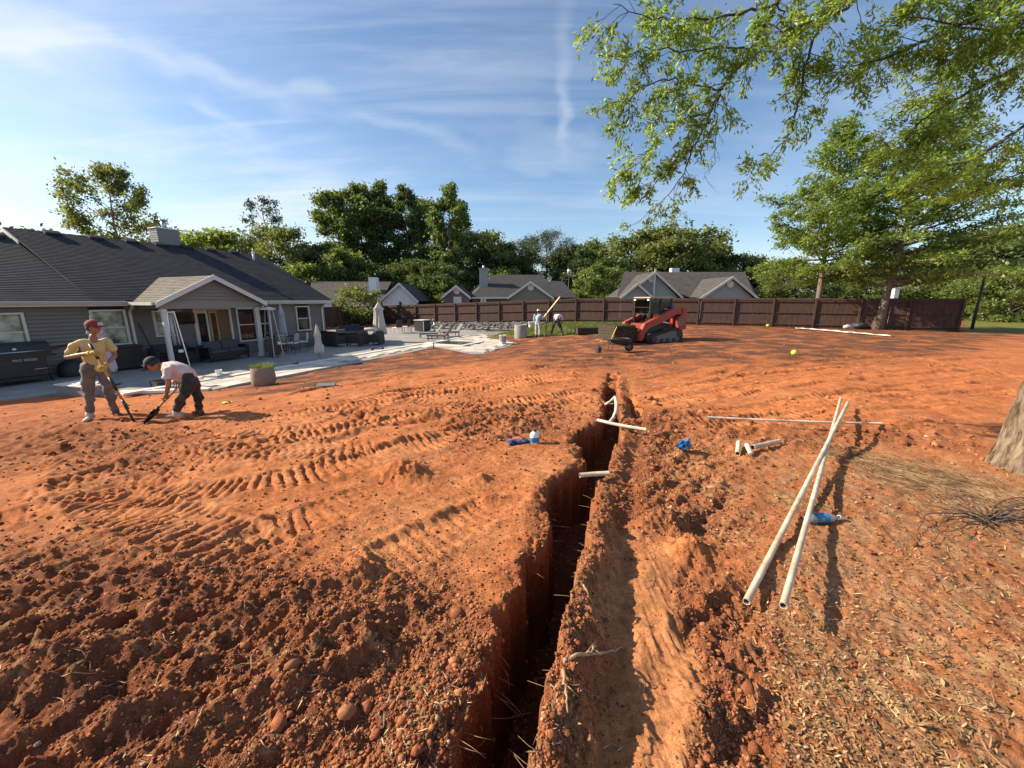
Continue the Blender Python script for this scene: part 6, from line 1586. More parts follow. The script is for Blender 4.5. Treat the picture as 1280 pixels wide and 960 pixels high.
# two young oaks inside the fence: tiers of flat sprays
def young(loc, H, Rw, seed, label, tr, nl, cf, lean):
    r = random.Random(seed); nr = np.random.RandomState(seed); root = thing('young_oak', label, 'tree', loc, 0, 'young oaks inside the fence')
    n = 10; tp = [Vector((lean[0] * (i / n) * H + r.gauss(0, .03) * (i > 0), lean[1] * (i / n) * H, H * i / n)) for i in range(n + 1)]; rad = [tr * (1.45 if i == 0 else 1) * (1 - i / n) ** .9 + .012 for i in range(n + 1)]
    mb = MB(); mb.tube(tp, rad, 12); cs = []; rs = []
    for k in range(nl):
        t = (k + r.random()) / nl; z = H * (cf + (.98 - cf) * t); f = z / H * n; i = min(int(f), n - 1); p = tp[i].lerp(tp[i + 1], f - i)
        w = Rw * (1.0 - t) ** .72 * r.uniform(.75, 1.15) + .25; a = k * 2.39996 + r.uniform(-.4, .4)
        path = limb_path(r, p, (math.cos(a), math.sin(a), .22 + .45 * t), w * r.uniform(.7, 1.1), 6, .12, -.03); mb.tube(path, list(np.linspace(max(rad[i] * .45, .015), .006, 7)), 5, cap=False)
        m = max(4, int(w * 4.2))
        for j in range(m):
            f2 = .16 + .84 * (j + r.random()) / m; ii = min(int(f2 * 6), 5); q = path[ii].lerp(path[ii + 1], f2 * 6 - ii); b = a + r.choice((-1, 1)) * r.uniform(.4, 1.2); l = r.uniform(.18, .55) * (1.15 - f2 * .6) * max(.5, w * .42)
            e = q + Vector((math.cos(b) * l, math.sin(b) * l, r.uniform(-.10, .16))); 
            mb.tube([q, e], [.008, .003], 3, cap=False)
            for g_ in (.5, 1.0):
                c = q.lerp(e, g_); cs.append(c[:]); s = r.uniform(.20, .44); rs.append((s, s, s * .7))
    mb.build('trunk', M_bark, root); v, f = blades(cs, rs, 17, .11, nr, .5, .42); np_mesh('crown', v, f, LEAF['young'], parent=root)
    return root
yb = at(1096, 412); ya = at(1017, 409.5)
ya.z = gz(ya.x, ya.y) - .05; yb.z = gz(yb.x, yb.y) - .05
young(yb, 12.6, 6.6, 31, 'young oak with the thick leaning trunk beside the black bag', .24, 74, .20, (.09, .0))
young(ya, 12.7, 5.6, 33, 'young oak with the slim upright trunk left of the thick one', .17, 66, .25, (.0, 0))

# ------------------------------------------------------------------ the big willow oak at the right edge and its hanging boughs
M_obark = bpy.data.materials.new("ridged_oak_bark"); M_obark.use_nodes = True
nt = M_obark.node_tree; b_ = nt.nodes['Principled BSDF']; b_.inputs['Roughness'].default_value = .95; b_.inputs['Specular IOR Level'].default_value = .1
tcn = nt.nodes.new('ShaderNodeTexCoord'); mp = nt.nodes.new('ShaderNodeMapping'); mp.inputs['Scale'].default_value = (15, 15, 3.2); nt.links.new(tcn.outputs['Object'], mp.inputs[0])
vo = nt.nodes.new('ShaderNodeTexNoise'); vo.inputs['Scale'].default_value = 1.5; vo.inputs['Detail'].default_value = 7; vo.inputs['Roughness'].default_value = .62; vo.inputs['Distortion'].default_value = .6; nt.links.new(mp.outputs[0], vo.inputs['Vector'])
cr = nt.nodes.new('ShaderNodeValToRGB'); cr.color_ramp.elements[0].position = .36; cr.color_ramp.elements[0].color = (.075, .052, .035, 1); cr.color_ramp.elements[1].position = .62; cr.color_ramp.elements[1].color = (.29, .22, .15, 1); nt.links.new(vo.outputs[0], cr.inputs[0]); nt.links.new(cr.outputs[0], b_.inputs['Base Color'])
bp = nt.nodes.new('ShaderNodeBump'); bp.inputs['Strength'].default_value = 1.0; bp.inputs['Distance'].default_value = .05; nt.links.new(vo.outputs[0], bp.inputs['Height']); nt.links.new(bp.outputs[0], b_.inputs['Normal'])
oq = at(1308, 592); oak = thing('willow_oak', 'big willow oak with ridged grey trunk, its leafy boughs hanging over the yard', 'tree', (oq.x, oq.y, gz(oq.x, oq.y) - .03))
nS, nH = 96, 120; vs = []; Ht = 9.0
for i in range(nH + 1):
    z = Ht * (i / nH) ** 1.5; 
    for k in range(nS):
        a = 2 * math.pi * k / nS; r0 = .30 * (1 - z / Ht * .5) + .085 * math.exp(-z / .20) * (1 + .45 * math.sin(5 * a + 1.2)) + .05 * math.exp(-z / .8)
        vs.append((r0, a, z))
vs = np.array(vs); ra = vs[:, 0] + .020 * fbm(vs[:, 1] * 2.2, vs[:, 2] * .38, .15, 4, 3) + .02 * fbm(vs[:, 1] * .6, vs[:, 2], .8, 2, 5)
tv = np.stack([ra * np.cos(vs[:, 1]) + .015 * vs[:, 2] ** 1.2, ra * np.sin(vs[:, 1]) , vs[:, 2] - .12], -1)
ii = np.arange((nH + 1) * nS).reshape(nH + 1, nS); tf = np.stack([ii[:-1], np.roll(ii[:-1], -1, 1), np.roll(ii[1:], -1, 1), ii[1:]], -1).reshape(-1, 4)
np_mesh('trunk', tv, tf, M_obark, True, oak)
OB = MB()           # boughs, drawn at their own distance from the eye
O0 = Vector(oak.location)
boughs = []
def bough(pts, r0, r1, twigs, tl, leafy, seed, down=.0, skip=0.0):
    """pts: (px, py, distance y)"""
    r = random.Random(seed); twigs = int(twigs * (1.0 if seed in (9, 10, 11, 12, 16, 17) else .62)); P_ = [W(p[0] + max(0, 1020 - p[0]) * .11, p[1], p[2] * 1.22) for p in pts]; fine = []
    for i in range(len(P_) - 1):
        for k in range(5): fine.append(P_[i].lerp(P_[i + 1], k / 5) + Vector((r.gauss(0, .012), r.gauss(0, .012), r.gauss(0, .012))))
    fine.append(P_[-1]); rr_ = list(np.linspace(r0, r1, len(fine))); OB.tube([p - O0 for p in fine], rr_, 7)
    N = len(fine)
    for t in range(twigs):
        f = (t + r.random()) / twigs; i = min(int((skip + f * (1 - skip)) * (N - 1)), N - 2); p = fine[i]; d = (fine[i + 1] - fine[i]).normalized()
        sd = Vector((r.gauss(0, 1), r.gauss(0, .8), r.gauss(0, .8) - down)).normalized(); dd = (d * .7 + sd * .75).normalized(); L = tl * r.uniform(.45, 1.2)
        tw = limb_path(r, p, dd, L, 5, .16, -.05 - down * .05); OB.tube([q - O0 for q in tw], list(np.linspace(max(rr_[i] * .4, .0035), .0016, 6)), 4, cap=False)
        for j in range(3):
            q = tw[2 + j] if j < 3 else tw[-1]; d2 = (dd + Vector((r.gauss(0, .7), r.gauss(0, .7), r.gauss(0, .6)))).normalized(); t2 = limb_path(r, q, d2, L * r.uniform(.25, .5), 3, .2, -.05); OB.tube([x - O0 for x in t2], [.002, .0015, .0012, .001], 3, cap=False)
            if r.random() < leafy: boughs.extend((x, (t2[-1] - t2[0]).normalized()) for x in (t2[1], t2[2], t2[3]))
        if r.random() < leafy: boughs.extend((x, dd) for x in tw[3:])
# the main hanging bough: from the top edge down to the left
bough([(1010, -60, 4.6), (965, 5, 4.5), (930, 60, 4.45), (886, 112, 4.4), (872, 140, 4.4)], .030, .016, 26, .55, .95, 1)
bough([(886, 112, 4.4), (855, 105, 4.35), (815, 95, 4.3), (770, 110, 4.2), (740, 150, 4.2)], .012, .003, 34, .42, .95, 2)
bough([(872, 140, 4.4), (850, 180, 4.4), (835, 215, 4.45), (812, 245, 4.5), (770, 280, 4.5)], .013, .002, 30, .34, .50, 3, .2)
bough([(872, 140, 4.4), (830, 150, 4.2), (800, 170, 4.1), (775, 200, 4.1), (728, 228, 4.1)], .011, .002, 34, .36, .9, 4)
bough([(850, 180, 4.4), (822, 205, 4.3), (790, 225, 4.3), (765, 245, 4.3)], .007, .002, 20, .28, .9, 14)
bough([(880, 130, 4.4), (882, 165, 4.5), (876, 200, 4.55), (862, 225, 4.6)], .007, .002, 14, .25, .15, 5, .4)
bough([(965, 5, 4.5), (900, 20, 4.3), (850, 25, 4.2), (790, 25, 4.1), (735, 5, 4.0)], .016, .003, 44, .50, .95, 6)
bough([(930, 60, 4.45), (875, 60, 4.3), (830, 65, 4.2), (780, 60, 4.2), (750, 75, 4.1)], .012, .003, 34, .44, .95, 13)
bough([(1060, -40, 4.4), (1020, 40, 4.4), (1005, 80, 4.4), (996, 120, 4.45), (985, 165, 4.5), (962, 190, 4.5), (925, 212, 4.5)], .018, .002, 34, .36, .85, 7, .15)
bough([(965, 5, 4.5), (985, 40, 4.5), (1000, 70, 4.5), (970, 95, 4.5)], .010, .003, 22, .4, .95, 15)
bough([(1120, -60, 4.2), (1060, 10, 4.2), (1010, 30, 4.1), (960, 40, 4.1)], .02, .004, 34, .5, .95, 8)
bough([(1320, -40, 4.4), (1230, 20, 4.4), (1160, 50, 4.4), (1100, 75, 4.4), (1050, 85, 4.4)], .03, .004, 46, .50, .98, 9)
bough([(1340, 60, 4.6), (1260, 90, 4.6), (1200, 120, 4.6), (1150, 150, 4.6), (1120, 190, 4.6)], .028, .004, 48, .50, .98, 10)
bough([(1350, 120, 4.9), (1290, 150, 4.9), (1240, 185, 4.9), (1190, 215, 4.9), (1135, 235, 4.9)], .026, .004, 46, .46, .98, 11)
bough([(1300, 0, 4.2), (1250, 40, 4.2), (1190, 30, 4.2), (1120, 20, 4.2)], .02, .004, 40, .5, .98, 12)
bough([(1360, 20, 5.2), (1300, 60, 5.2), (1240, 70, 5.2), (1180, 100, 5.2), (1130, 120, 5.2)], .02, .004, 40, .5, .98, 16)
bough([(1350, 180, 5.0), (1300, 205, 5.0), (1250, 225, 5.0), (1215, 240, 5.0)], .016, .003, 28, .4, .98, 17, .2)
OB.tube([Vector((.1, 0, 5.0)), W(1390, 20, 4.4) - O0, W(1320, -20, 4.8) - O0, W(1200, -60, 5.2) - O0, W(1010, -60, 5.61) - O0], [.10, .08, .06, .045, .030], 8)
for e in ((1340, 60, 4.6), (1350, 120, 4.9), (1360, 20, 5.2), (1350, 180, 5.0)): OB.tube([Vector((.08, 0, 4.2)), (Vector((.08, 0, 4.2)) + (W(e[0], e[1], e[2] * 1.22) - O0)) / 2 + Vector((0, 0, .4)), W(e[0], e[1], e[2] * 1.22) - O0], [.07, .05, .028], 7)
OB.tube([W(1200, -60, 5.2) - O0, W(1120, -60, 5.124) - O0], [.04, .02], 6); OB.tube([W(1200, -60, 5.2) - O0, W(1060, -40, 5.368) - O0], [.04, .018], 6)
OB.build('boughs', M_barkd, oak)
M_oleaf = leaf_mat("willow_oak_leaves", (.115, .160, .028), (.37, .50, .055), .35, .58, 1.2)
nrL = np.random.RandomState(77); per = 8
bp_ = np.array([b[0][:] for b in boughs]); bd_ = np.array([b[1][:] for b in boughs]); n = len(bp_) * per
p = np.repeat(bp_, per, 0) + nrL.randn(n, 3) * .028; d = np.repeat(bd_, per, 0) * .8 + nrL.randn(n, 3) * .6 + np.array([0, 0, -.12]); d /= np.linalg.norm(d, axis=1)[:, None]
s = np.cross(d, nrL.randn(n, 3) * .7 + np.array([0, 0, 1.0])); s /= np.linalg.norm(s, axis=1)[:, None]; nn = np.cross(s, d)
L = nrL.uniform(.042, .080, (n, 1)); Wd = L * nrL.uniform(.13, .20, (n, 1)); cv = L * nrL.uniform(-.15, .15, (n, 1))
v = np.stack([p, p + d * L * .45 + s * Wd + nn * cv * .5, p + d * L + nn * cv, p + d * L * .45 - s * Wd + nn * cv * .5], 1).reshape(-1, 3) - np.array(O0[:])
np_mesh('crown', v, np.arange(n * 4).reshape(-1, 4), M_oleaf, parent=oak)

# lawn tufts: grass along the fence foot and on the strip of turf
M_grass = leaf_mat("lawn_grass", (.12, .15, .03), (.2, .24, .04), .4, .4, .6)
nb = 26000; px = nrg.uniform(596, 800, nb); D_ = nrg.uniform(25.5, 36, nb); x = (px - 640) / FPX * D_; y = D_
b0, qx, qy, *_ = zones(x, y); n1_ = fbm(x, y, 1.6, 3, 2)
k = (qx > 605 + 12 * n1_) & (qx < 792) & (qy < 418 + 2 * n1_ + .02 * (700 - qx)) & (qy > 402); x, y = x[k], y[k]; z = height(x, y); n = len(x)
a = nrg.uniform(0, 6.28, n); l = nrg.uniform(.06, .20, n); w = .018; ox, oy = nrg.randn(n) * .05, nrg.randn(n) * .05
v = np.stack([np.stack([x - w * np.cos(a), y - w * np.sin(a), z - .02], -1), np.stack([x + w * np.cos(a), y + w * np.sin(a), z - .02], -1), np.stack([x + ox, y + oy, z + l], -1)], 1).reshape(-1, 3)
tag(np_mesh('lawn_grass', v, np.arange(n * 3).reshape(-1, 3), M_grass), 'rough green turf in front of the back fence', 'grass', kind='stuff')
# ------------------------------------------------------------------ loader, wheelbarrow, sod, lamps, road, sheet
M_orange = mat("loader_orange", (.34, .032, .016), .4, var=.18, vscale=4, dirt_or_refl=(.26, .045, .026))
M_rubber = mat("track_rubber", (.02, .018, .016), .85, var=.4, vscale=6, dirt_or_refl=(.07, .035, .022))
M_cream = mat("dusty_cream", (.38, .33, .27), .6)
M_sod = mat("sod_soil", (.055, .038, .024), .95, var=.4, vscale=12, bump=.5)
M_sodg = leaf_mat("sod_grass", (.07, .11, .025), (.1, .15, .03), .4, .35, 4)
lp = at(818, 429); lz = gz(lp.x, lp.y); 
# local axes: x forward (towards the load), y to the machine's left
LRZ = math.pi + R(22)
ld = thing('track_loader', 'orange compact track loader with a dark cab carrying a slab of sod', 'loader', (lp.x + .15, lp.y + 1.0, lz - .03), LRZ)
for s in (-1, 1):
    mb = MB(); prof = []
    pts_ = [(-1.0, .12), (-.85, .02), (.72, .02), (.92, .14), (.90, .30), (.70, .42), (-.45, .70), (-.80, .66), (-1.02, .40)]
    mb.prism([(x, s * .62, z) for x, z in pts_], (0, s * .36, 0)); 
    # lugs round the belt
    for a, b in zip(pts_, pts_[1:] + pts_[:1]):
        L_ = math.hypot(b[0] - a[0], b[1] - a[1]); m = max(1, int(L_ / .13))
        for i in range(m):
            f = (i + .5) / m; mb.box((a[0] + (b[0] - a[0]) * f, s * .80, a[1] + (b[1] - a[1]) * f), (.055, .36, .055), Matrix.Rotation(-math.atan2(b[1] - a[1], b[0] - a[0]), 3, 'Y'))
    tk = mb.build('track', M_rubber, ld)
    mb = MB(); mb.prism([(x * .78 + .0, s * .985, .06 + z * .72) for x, z in pts_], (0, s * .03, 0)); mb.build('track_frame', M_dirtdust, tk)
    for x, z, r in ((-.78, .44, .16), (-.45, .16, .09), (-.1, .16, .09), (.25, .16, .09), (.68, .22, .15)):
        mb = MB(); mb.tube([(x, s * 1.015, z), (x, s * 1.05, z)], r, 14); mb.build('road_wheel', M_dark, tk)
    # lift arm
    mb = MB(); y0 = s * .60
    mb.prism([(-1.05, y0, 1.62), (-.70, y0, 1.66), (.25, y0, 1.24), (1.05, y0, .92), (1.34, y0, .40), (1.30, y0, .16), (1.12, y0, .16), (1.02, y0, .48), (.80, y0, .70), (-.10, y0, 1.02), (-.72, y0, 1.32), (-1.05, y0, 1.30)], (0, s * .20, 0)); mb.build('lift_arm', M_orange, ld)
    mb = MB(); mb.prism([(-1.32, y0, .62), (-.86, y0, .60), (-.84, y0, 1.18), (-1.05, y0, 1.30), (-1.05, y0, 1.62), (-1.30, y0, 1.58)], (0, s * .24, 0)); mb.build('rear_tower', M_orange, ld)
    mb = MB(); mb.tube([(-.55, s * .66, .85), (.1, s * .66, 1.0)], .06, 10); mb.tube([(.1, s * .66, 1.0), (.65, s * .66, .86)], .033, 8); mb.build('cylinder', M_steel, ld)
mb = MB(); mb.box((-.1, 0, .58), (1.75, 1.18, .62), bev=.04); mb.build('chassis', M_dark, ld)
mb = MB(); mb.prism([(-1.38, -.58, .50), (-1.38, -.58, 1.18), (-1.15, -.58, 1.40), (-.72, -.58, 1.40), (-.72, -.58, .50)], (0, 1.16, 0)); mb.build('engine_hood', M_orange, ld)
# cab
mb = MB(); mb.box((-.02, 0, 2.06), (1.38, 1.14, .06), bev=.025); mb.build('cab_roof', M_cream, ld)
for x, y, z0, x2 in ((.58, -.53, .82, .60), (.58, .53, .82, .60), (-.62, -.53, 1.35, -.60), (-.62, .53, 1.35, -.60), (.02, -.545, .95, .02), (.02, .545, .95, .02)):
    mb = MB(); mb.bar((x, y, z0), (x2, y, 2.02), .075, .075); mb.build('cab_pillar', M_black, ld)
M_cabg = mat("smoky_glass", (.10, .12, .11), .06, spec=.5); M_cabg.node_tree.nodes["Principled BSDF"].inputs["Transmission Weight"].default_value = .75
for s in (-1, 1):
    mb = MB(); mb.box((.30, s * .535, 1.66), (.48, .012, .62)); mb.box((.30, s * .535, 1.34), (.50, .03, .03)); mb.build('side_window', M_cabg, ld)
    mb = MB(); mb.box((-.29, s * .535, 1.66), (.56, .012, .66)); mb.build('side_window', M_cabg, ld)
    mb = MB(); mb.box((-.32, s * .545, 1.54), (.22, .006, .05)); mb.build('sticker', M_cream, ld)
    mb = MB(); mb.box((.66, s * .46, 1.96), (.06, .12, .07)); mb.build('work_light', M_white, ld)
mb = MB(); mb.box((-.62, 0, 1.68), (.012, 1.0, .62)); mb.build('rear_window', M_cabg, ld)
mb = MB(); mb.box((.61, 0, 1.32), (.05, 1.0, .05)); mb.box((.60, 0, 1.62), (.03, 1.0, .03)); mb.build('front_bar', M_black, ld)
mb = MB(); mb.box((-.15, 0, 1.02), (.48, .5, .14), bev=.04); mb.box((-.38, 0, 1.32), (.12, .48, .55), bev=.04); mb.build('seat', M_cream, ld)
mb = MB(); mb.box((.72, 0, .74), (.14, 1.0, .30)); mb.box((.74, 0, .52), (.10, 1.1, .16)); mb.build('front_step', M_orange, ld)
for s in (-1, 1):
    mb = MB(); mb.tube([(-.9, s * .56, 1.42), (-.4, s * .60, 1.20), (.3, s * .585, 1.02), (.95, s * .56, .80), (1.22, s * .50, .62)], .018, 6); mb.tube([(-.9, s * .54, 1.36), (-.4, s * .58, 1.12), (.3, s * .57, .95), (.9, s * .54, .70)], .016, 6); mb.build('hose', M_black, ld)
    mb = MB(); mb.tube([(.66, s * .50, .95), (.70, s * .50, 1.0), (.70, s * .50, 1.30), (.66, s * .50, 1.34)], .016, 6); mb.build('grab_handle', M_black, ld)
    mb = MB(); mb.box((-.95, s * .846, .95), (.28, .006, .30)); mb.build('mud_splash', M_dirtdust, ld)
mb = MB()
for i in range(6): mb.box((-1.385, 0, .62 + i * .085), (.012, .9, .04))
mb.build('rear_grille', M_black, ld)
mb = MB(); mb.tube([(-1.0, .25, 1.38), (-1.0, .25, 1.62), (-1.06, .25, 1.70)], .04, 8); mb.build('exhaust', M_dirtdust, ld)
mb = MB(); mb.box((.1, 0, 1.18), (.3, .10, .5)); mb.tube([(.35, .2, 1.0), (.40, .22, 1.32)], .02, 6); mb.tube([(.35, -.2, 1.0), (.40, -.22, 1.32)], .02, 6); mb.build('control_levers', M_black, ld)
# forks and coupler
mb = MB(); mb.box((1.32, 0, .42), (.10, 1.25, .62), bev=.02); mb.box((1.30, -.25, .76), (.12, .1, .14)); mb.box((1.30, .25, .76), (.12, .1, .14)); mb.build('coupler', M_black, ld)
for s in (-1, 1): mb = MB(); mb.box((1.92, s * .30, .20), (1.10, .11, .045)); mb.box((1.40, s * .30, .46), (.06, .11, .56)); mb.build('fork', M_black, ld)
def sod(loc, rz, w, d, h, label, layers=5):
    t = thing('sod_stack', label, 'sod', loc, rz, 'stacks of sod')
    for i in range(layers):
        mb = MB(); hh = h / layers; n = 14; rw = random.Random(i + int(w * 100))
        for j in range(n):
            x = -w / 2 + w * (j + .5) / n; mb.box((x, rw.uniform(-.02, .02), hh * (i + .5)), (w / n * 1.02, d + rw.uniform(-.05, .05), hh * rw.uniform(.86, .99)))
        o = mb.build('sod_layer', M_sod, t)
    v, f = blades([(nrg.uniform(-w / 2, w / 2), nrg.uniform(-d / 2, d / 2), h + .01) for _ in range(160)], [.07] * 160, 7, .035, nrg, .0, .16); g = np_mesh('turf', v, f, M_sodg, parent=t); g['kind'] = 'stuff'
    return t
fk = ld.matrix_basis if False else Matrix.Translation(ld.location) @ Matrix.Rotation(LRZ, 4, 'Z')
q = fk @ Vector((1.98, 0, .225)); sod(q, LRZ, 1.15, 1.25, .62, 'tall dark slab of sod resting on the loader forks', 5)
q = at(737, 417); q.z = gz(q.x, q.y); sod(q, .05, 1.75, 1.0, .40, 'low dark stack of sod lying at the edge of the turf', 3)
q = at(706, 419); q.z = gz(q.x, q.y);
# wheelbarrow
wq = at(771, 440); wz = gz(wq.x, wq.y)
wb = thing('wheelbarrow', 'dark wheelbarrow standing in front of the sod on the forks', 'wheelbarrow', (wq.x, wq.y, wz), R(6)); wb.scale = (.76,) * 3
def frustum(x0, x1, y0, X0, X1, Y0, zb, zt): return [(x0, -y0, zb), (x1, -y0, zb), (x1, y0, zb), (x0, y0, zb), (X0, -Y0, zt), (X1, -Y0, zt), (X1, Y0, zt), (X0, Y0, zt)]
vs = frustum(-.32, .28, .20, -.48, .58, .35, .36, .62); ins = [(x * .95, y * .95, z + .012) for x, y, z in vs]
mb = MB(); mb.add(vs + ins, [(3, 2, 1, 0), (0, 1, 5, 4), (1, 2, 6, 5), (2, 3, 7, 6), (3, 0, 4, 7), (8, 9, 10, 11), (12, 13, 9, 8), (13, 14, 10, 9), (14, 15, 11, 10), (15, 12, 8, 11), (4, 5, 13, 12), (5, 6, 14, 13), (6, 7, 15, 14), (7, 4, 12, 15)]); mb.build('tray', M_dark, wb)
mb = MB(); mb.tube([(.58 * math.cos(a) if math.cos(a) > 0 else .48 * math.cos(a), .35 * math.sin(a), .63) for a in np.linspace(0, 6.283, 20)], .012, 6); mb.build('tray_rim', M_dirtdust, wb)
for s in (-1, 1):
    mb = MB(); mb.tube([(.55, s * .06, .20), (.0, s * .22, .33), (-.55, s * .30, .46), (-.95, s * .31, .56)], .022, 8); mb.build('handle', M_wood, wb)
    mb = MB(); mb.tube([(-.30, s * .26, .40), (-.36, s * .27, .0), (-.22, s * .26, .02)], .016, 6); mb.build('leg', M_dark, wb)
mb = MB(); mb.lathe([(.12, -.04), (.20, -.04), (.215, 0), (.20, .04), (.12, .04)], 20); o = mb.build('wheel', M_rubber, wb); o.location = (.60, 0, .21); o.rotation_euler = (R(90), 0, 0)
mb = MB(); mb.lathe([(.02, -.03), (.13, -.03), (.13, .03), (.02, .03)], 14); o2 = mb.build('rim', M_dirtdust, o)
q = Vector((wq.x - .10, wq.y + .0, wz + .06)); t = thing('rake', 'yellow handled tool standing upright in the wheelbarrow', 'rake', q); t.scale = (.62,) * 3
mb = MB(); mb.bar((-.28, .0, .42), (.12, .15, 1.35), .035); mb.build('handle', mat("yellow_handle", (.62, .48, .10), .5), t); mb = MB(); mb.box((-.29, 0, .43), (.05, .34, .05)); mb.build('head', M_dark, t)
for px, py, lab in ((748, 441, 'dark block lying left of the wheelbarrow'),):
    q = at(px, py); t = thing('block', lab, 'block', (q.x, q.y, gz(q.x, q.y)), .4); mb = MB(); mb.box((0, 0, .11), (.15, .18, .22), bev=.02); mb.build('body', M_dark, t); mb = MB(); mb.tube([(-.05, 0, .22), (-.04, 0, .26), (.04, 0, .26), (.05, 0, .22)], .012, 6); mb.build('handle', M_dark, t)

# white sheet below the young trees with bags and a tool
M_sheet = mat("white_sheet", (.66, .62, .55), .8, var=.15, vscale=2)
pa, pb, pc_, pd = at(996, 411), at(1058, 413), at(1119, 421.5), at(1070, 420.5)
mid = (pa + pb + pc_ + pd) / 4; t = thing('ground_sheet', 'long white sheet spread on the soil under the young oaks', 'sheet', (mid.x, mid.y, 0))
vs = []; n, m = 26, 8
for i in range(n + 1):
    for j in range(m + 1):
        f, g = i / n, j / m; a = pa.lerp(pc_, f); wid = .9 * math.sin(math.pi * min(max(f, .05), .95)) ** .5 + .25
        dirn = Vector((.45, .89, 0)); q = a + dirn * (g - .25) * wid * 1.5; vs.append((q.x - mid.x, q.y - mid.y, gz(q.x, q.y) + .025 + .02 * math.sin(i * 1.7) * math.sin(j * 2.1) + (.03 if g in (0, 1) else 0)))
mb = MB(); mb.add(vs, [(i * (m + 1) + j, (i + 1) * (m + 1) + j, (i + 1) * (m + 1) + j + 1, i * (m + 1) + j + 1) for i in range(n) for j in range(m)], 0, True); mb.build('sheet', M_sheet, t)
mb = MB(); mb.box((.3, .1, gz(mid.x + .3, mid.y + .1) + .06), (.6, .25, .04), Matrix.Rotation(.3, 3, 'Z')); mb.build('fold', M_sheet, t)
def bag(px, py, s, m_, label):
    q = at(px, py); t = thing('bag', label, 'bag', (q.x, q.y, gz(q.x, q.y) + .02), rng.uniform(0, 3), 'bags on the white sheet'); n = 14; vs = []
    for i in range(8):
        for k in range(n): a = 2 * math.pi * k / n; th = math.pi * i / 7; r = 1 + .14 * math.sin(3 * a + i) + .1 * math.sin(5 * a - 2 * i); vs.append((s * 1.4 * r * math.sin(th) * math.cos(a), s * r * math.sin(th) * math.sin(a), s * .75 * (1 + math.cos(math.pi - th) * -1 * -1) if False else s * .7 * (1 - math.cos(math.pi - th)) ))
    mb = MB(); mb.add(vs, [(i * n + k, i * n + (k + 1) % n, (i + 1) * n + (k + 1) % n, (i + 1) * n + k) for i in range(7) for k in range(n)], 0, True); mb.build('body', m_, t)
    mb = MB(); mb.tube([(-s * .5, 0, s * 1.35), (0, 0, s * 1.6), (s * .5, 0, s * 1.35)], s * .08, 6); mb.build('strap', m_, t)
bag(1073, 411.5, .30, M_dark, 'black bag on the white sheet left of the thick young trunk'); bag(1059, 412, .20, M_greyfab, 'grey white bag on the sheet left of the black bag')
q = at(1086, 410); t = thing('yellow_tool', 'yellow tool lying between the black bag and the thick trunk', 'tool', (q.x, q.y, gz(q.x, q.y) + .2)); mb = MB(); mb.tube([(-.35, 0, .1), (.35, .05, .15)], .045, 8); mb.build('body', mat("tool_yellow", (.7, .42, .03), .5), t); mb = MB(); mb.bar((.30, .05, -.2), (.45, .4, 1.05), .04); mb.build('handle', M_wood, t)

# lamps
def post_lamp(px, py, D, H_top, label, r=.06, tilt=0):
    t0_ = W(px, py, D); t = thing('street_lamp', label, 'street lamp', (t0_.x, D, -.9)); h = t0_.z + .9
    mb = MB(); mb.tube([(0, 0, 0), (0, 0, h - .5)], [r * 1.2, r * .8], 10); mb.tube([(0, 0, 0), (0, 0, .5)], [r * 1.8, r * 1.5], 10); mb.build('pole', M_dark, t)
    mb = MB(); mb.lathe([(.10, h - .5), (.22, h - .42), (.26, h - .2), (.20, h - .02), (.06, h + .05), (.0, h + .1)], 14); mb.build('lamp_head', mat("milky_lamp", (.75, .77, .8), .3), t)
    mb = MB(); mb.lathe([(.27, h - .06), (.1, h + .12), (.0, h + .15)], 12); mb.build('lamp_cap', M_dark, t)
    return t
post_lamp(711.5, 336, 52, 0, 'black street lamp with a milky globe between the middle and the right houses')
post_lamp(1233, 337, 26, 0, 'black street lamp beyond the right end of the fence near the road', .075)
# white utility box seen over the fence, pale roadway and verge at the right
q = W(1118, 372, 36); t = thing('utility_post', 'white sided post showing over the fence between the young trunks', 'post', (q.x, 36, -1)); mb = MB(); mb.box((0, 0, 1.9), (.45, .3, 3.4), bev=.02); mb.build('post', M_white, t); mb = MB(); mb.box((0, 0, 3.65), (.6, .42, .12), bev=.02); mb.build('cap', M_trim, t)
mb = MB(); ra, rb_, rc, rd_ = at_z(1195, 409.5, -.55), at_z(1400, 414, -.55), at_z(1400, 407, -.55), at_z(1195, 405.5, -.55)
mb.prism([ra, rb_, rc, rd_], (0, 0, -.1)); tag(mb.build('road', mat("pale_road", (.42, .39, .36), .85, var=.1, vscale=1)), kind='structure')
mb = MB(); mb.bar(ra + Vector((0, -.08, .02)), rb_ + Vector((0, -.08, .02)), .16, .14); tag(mb.build('kerb', M_conc), kind='structure')
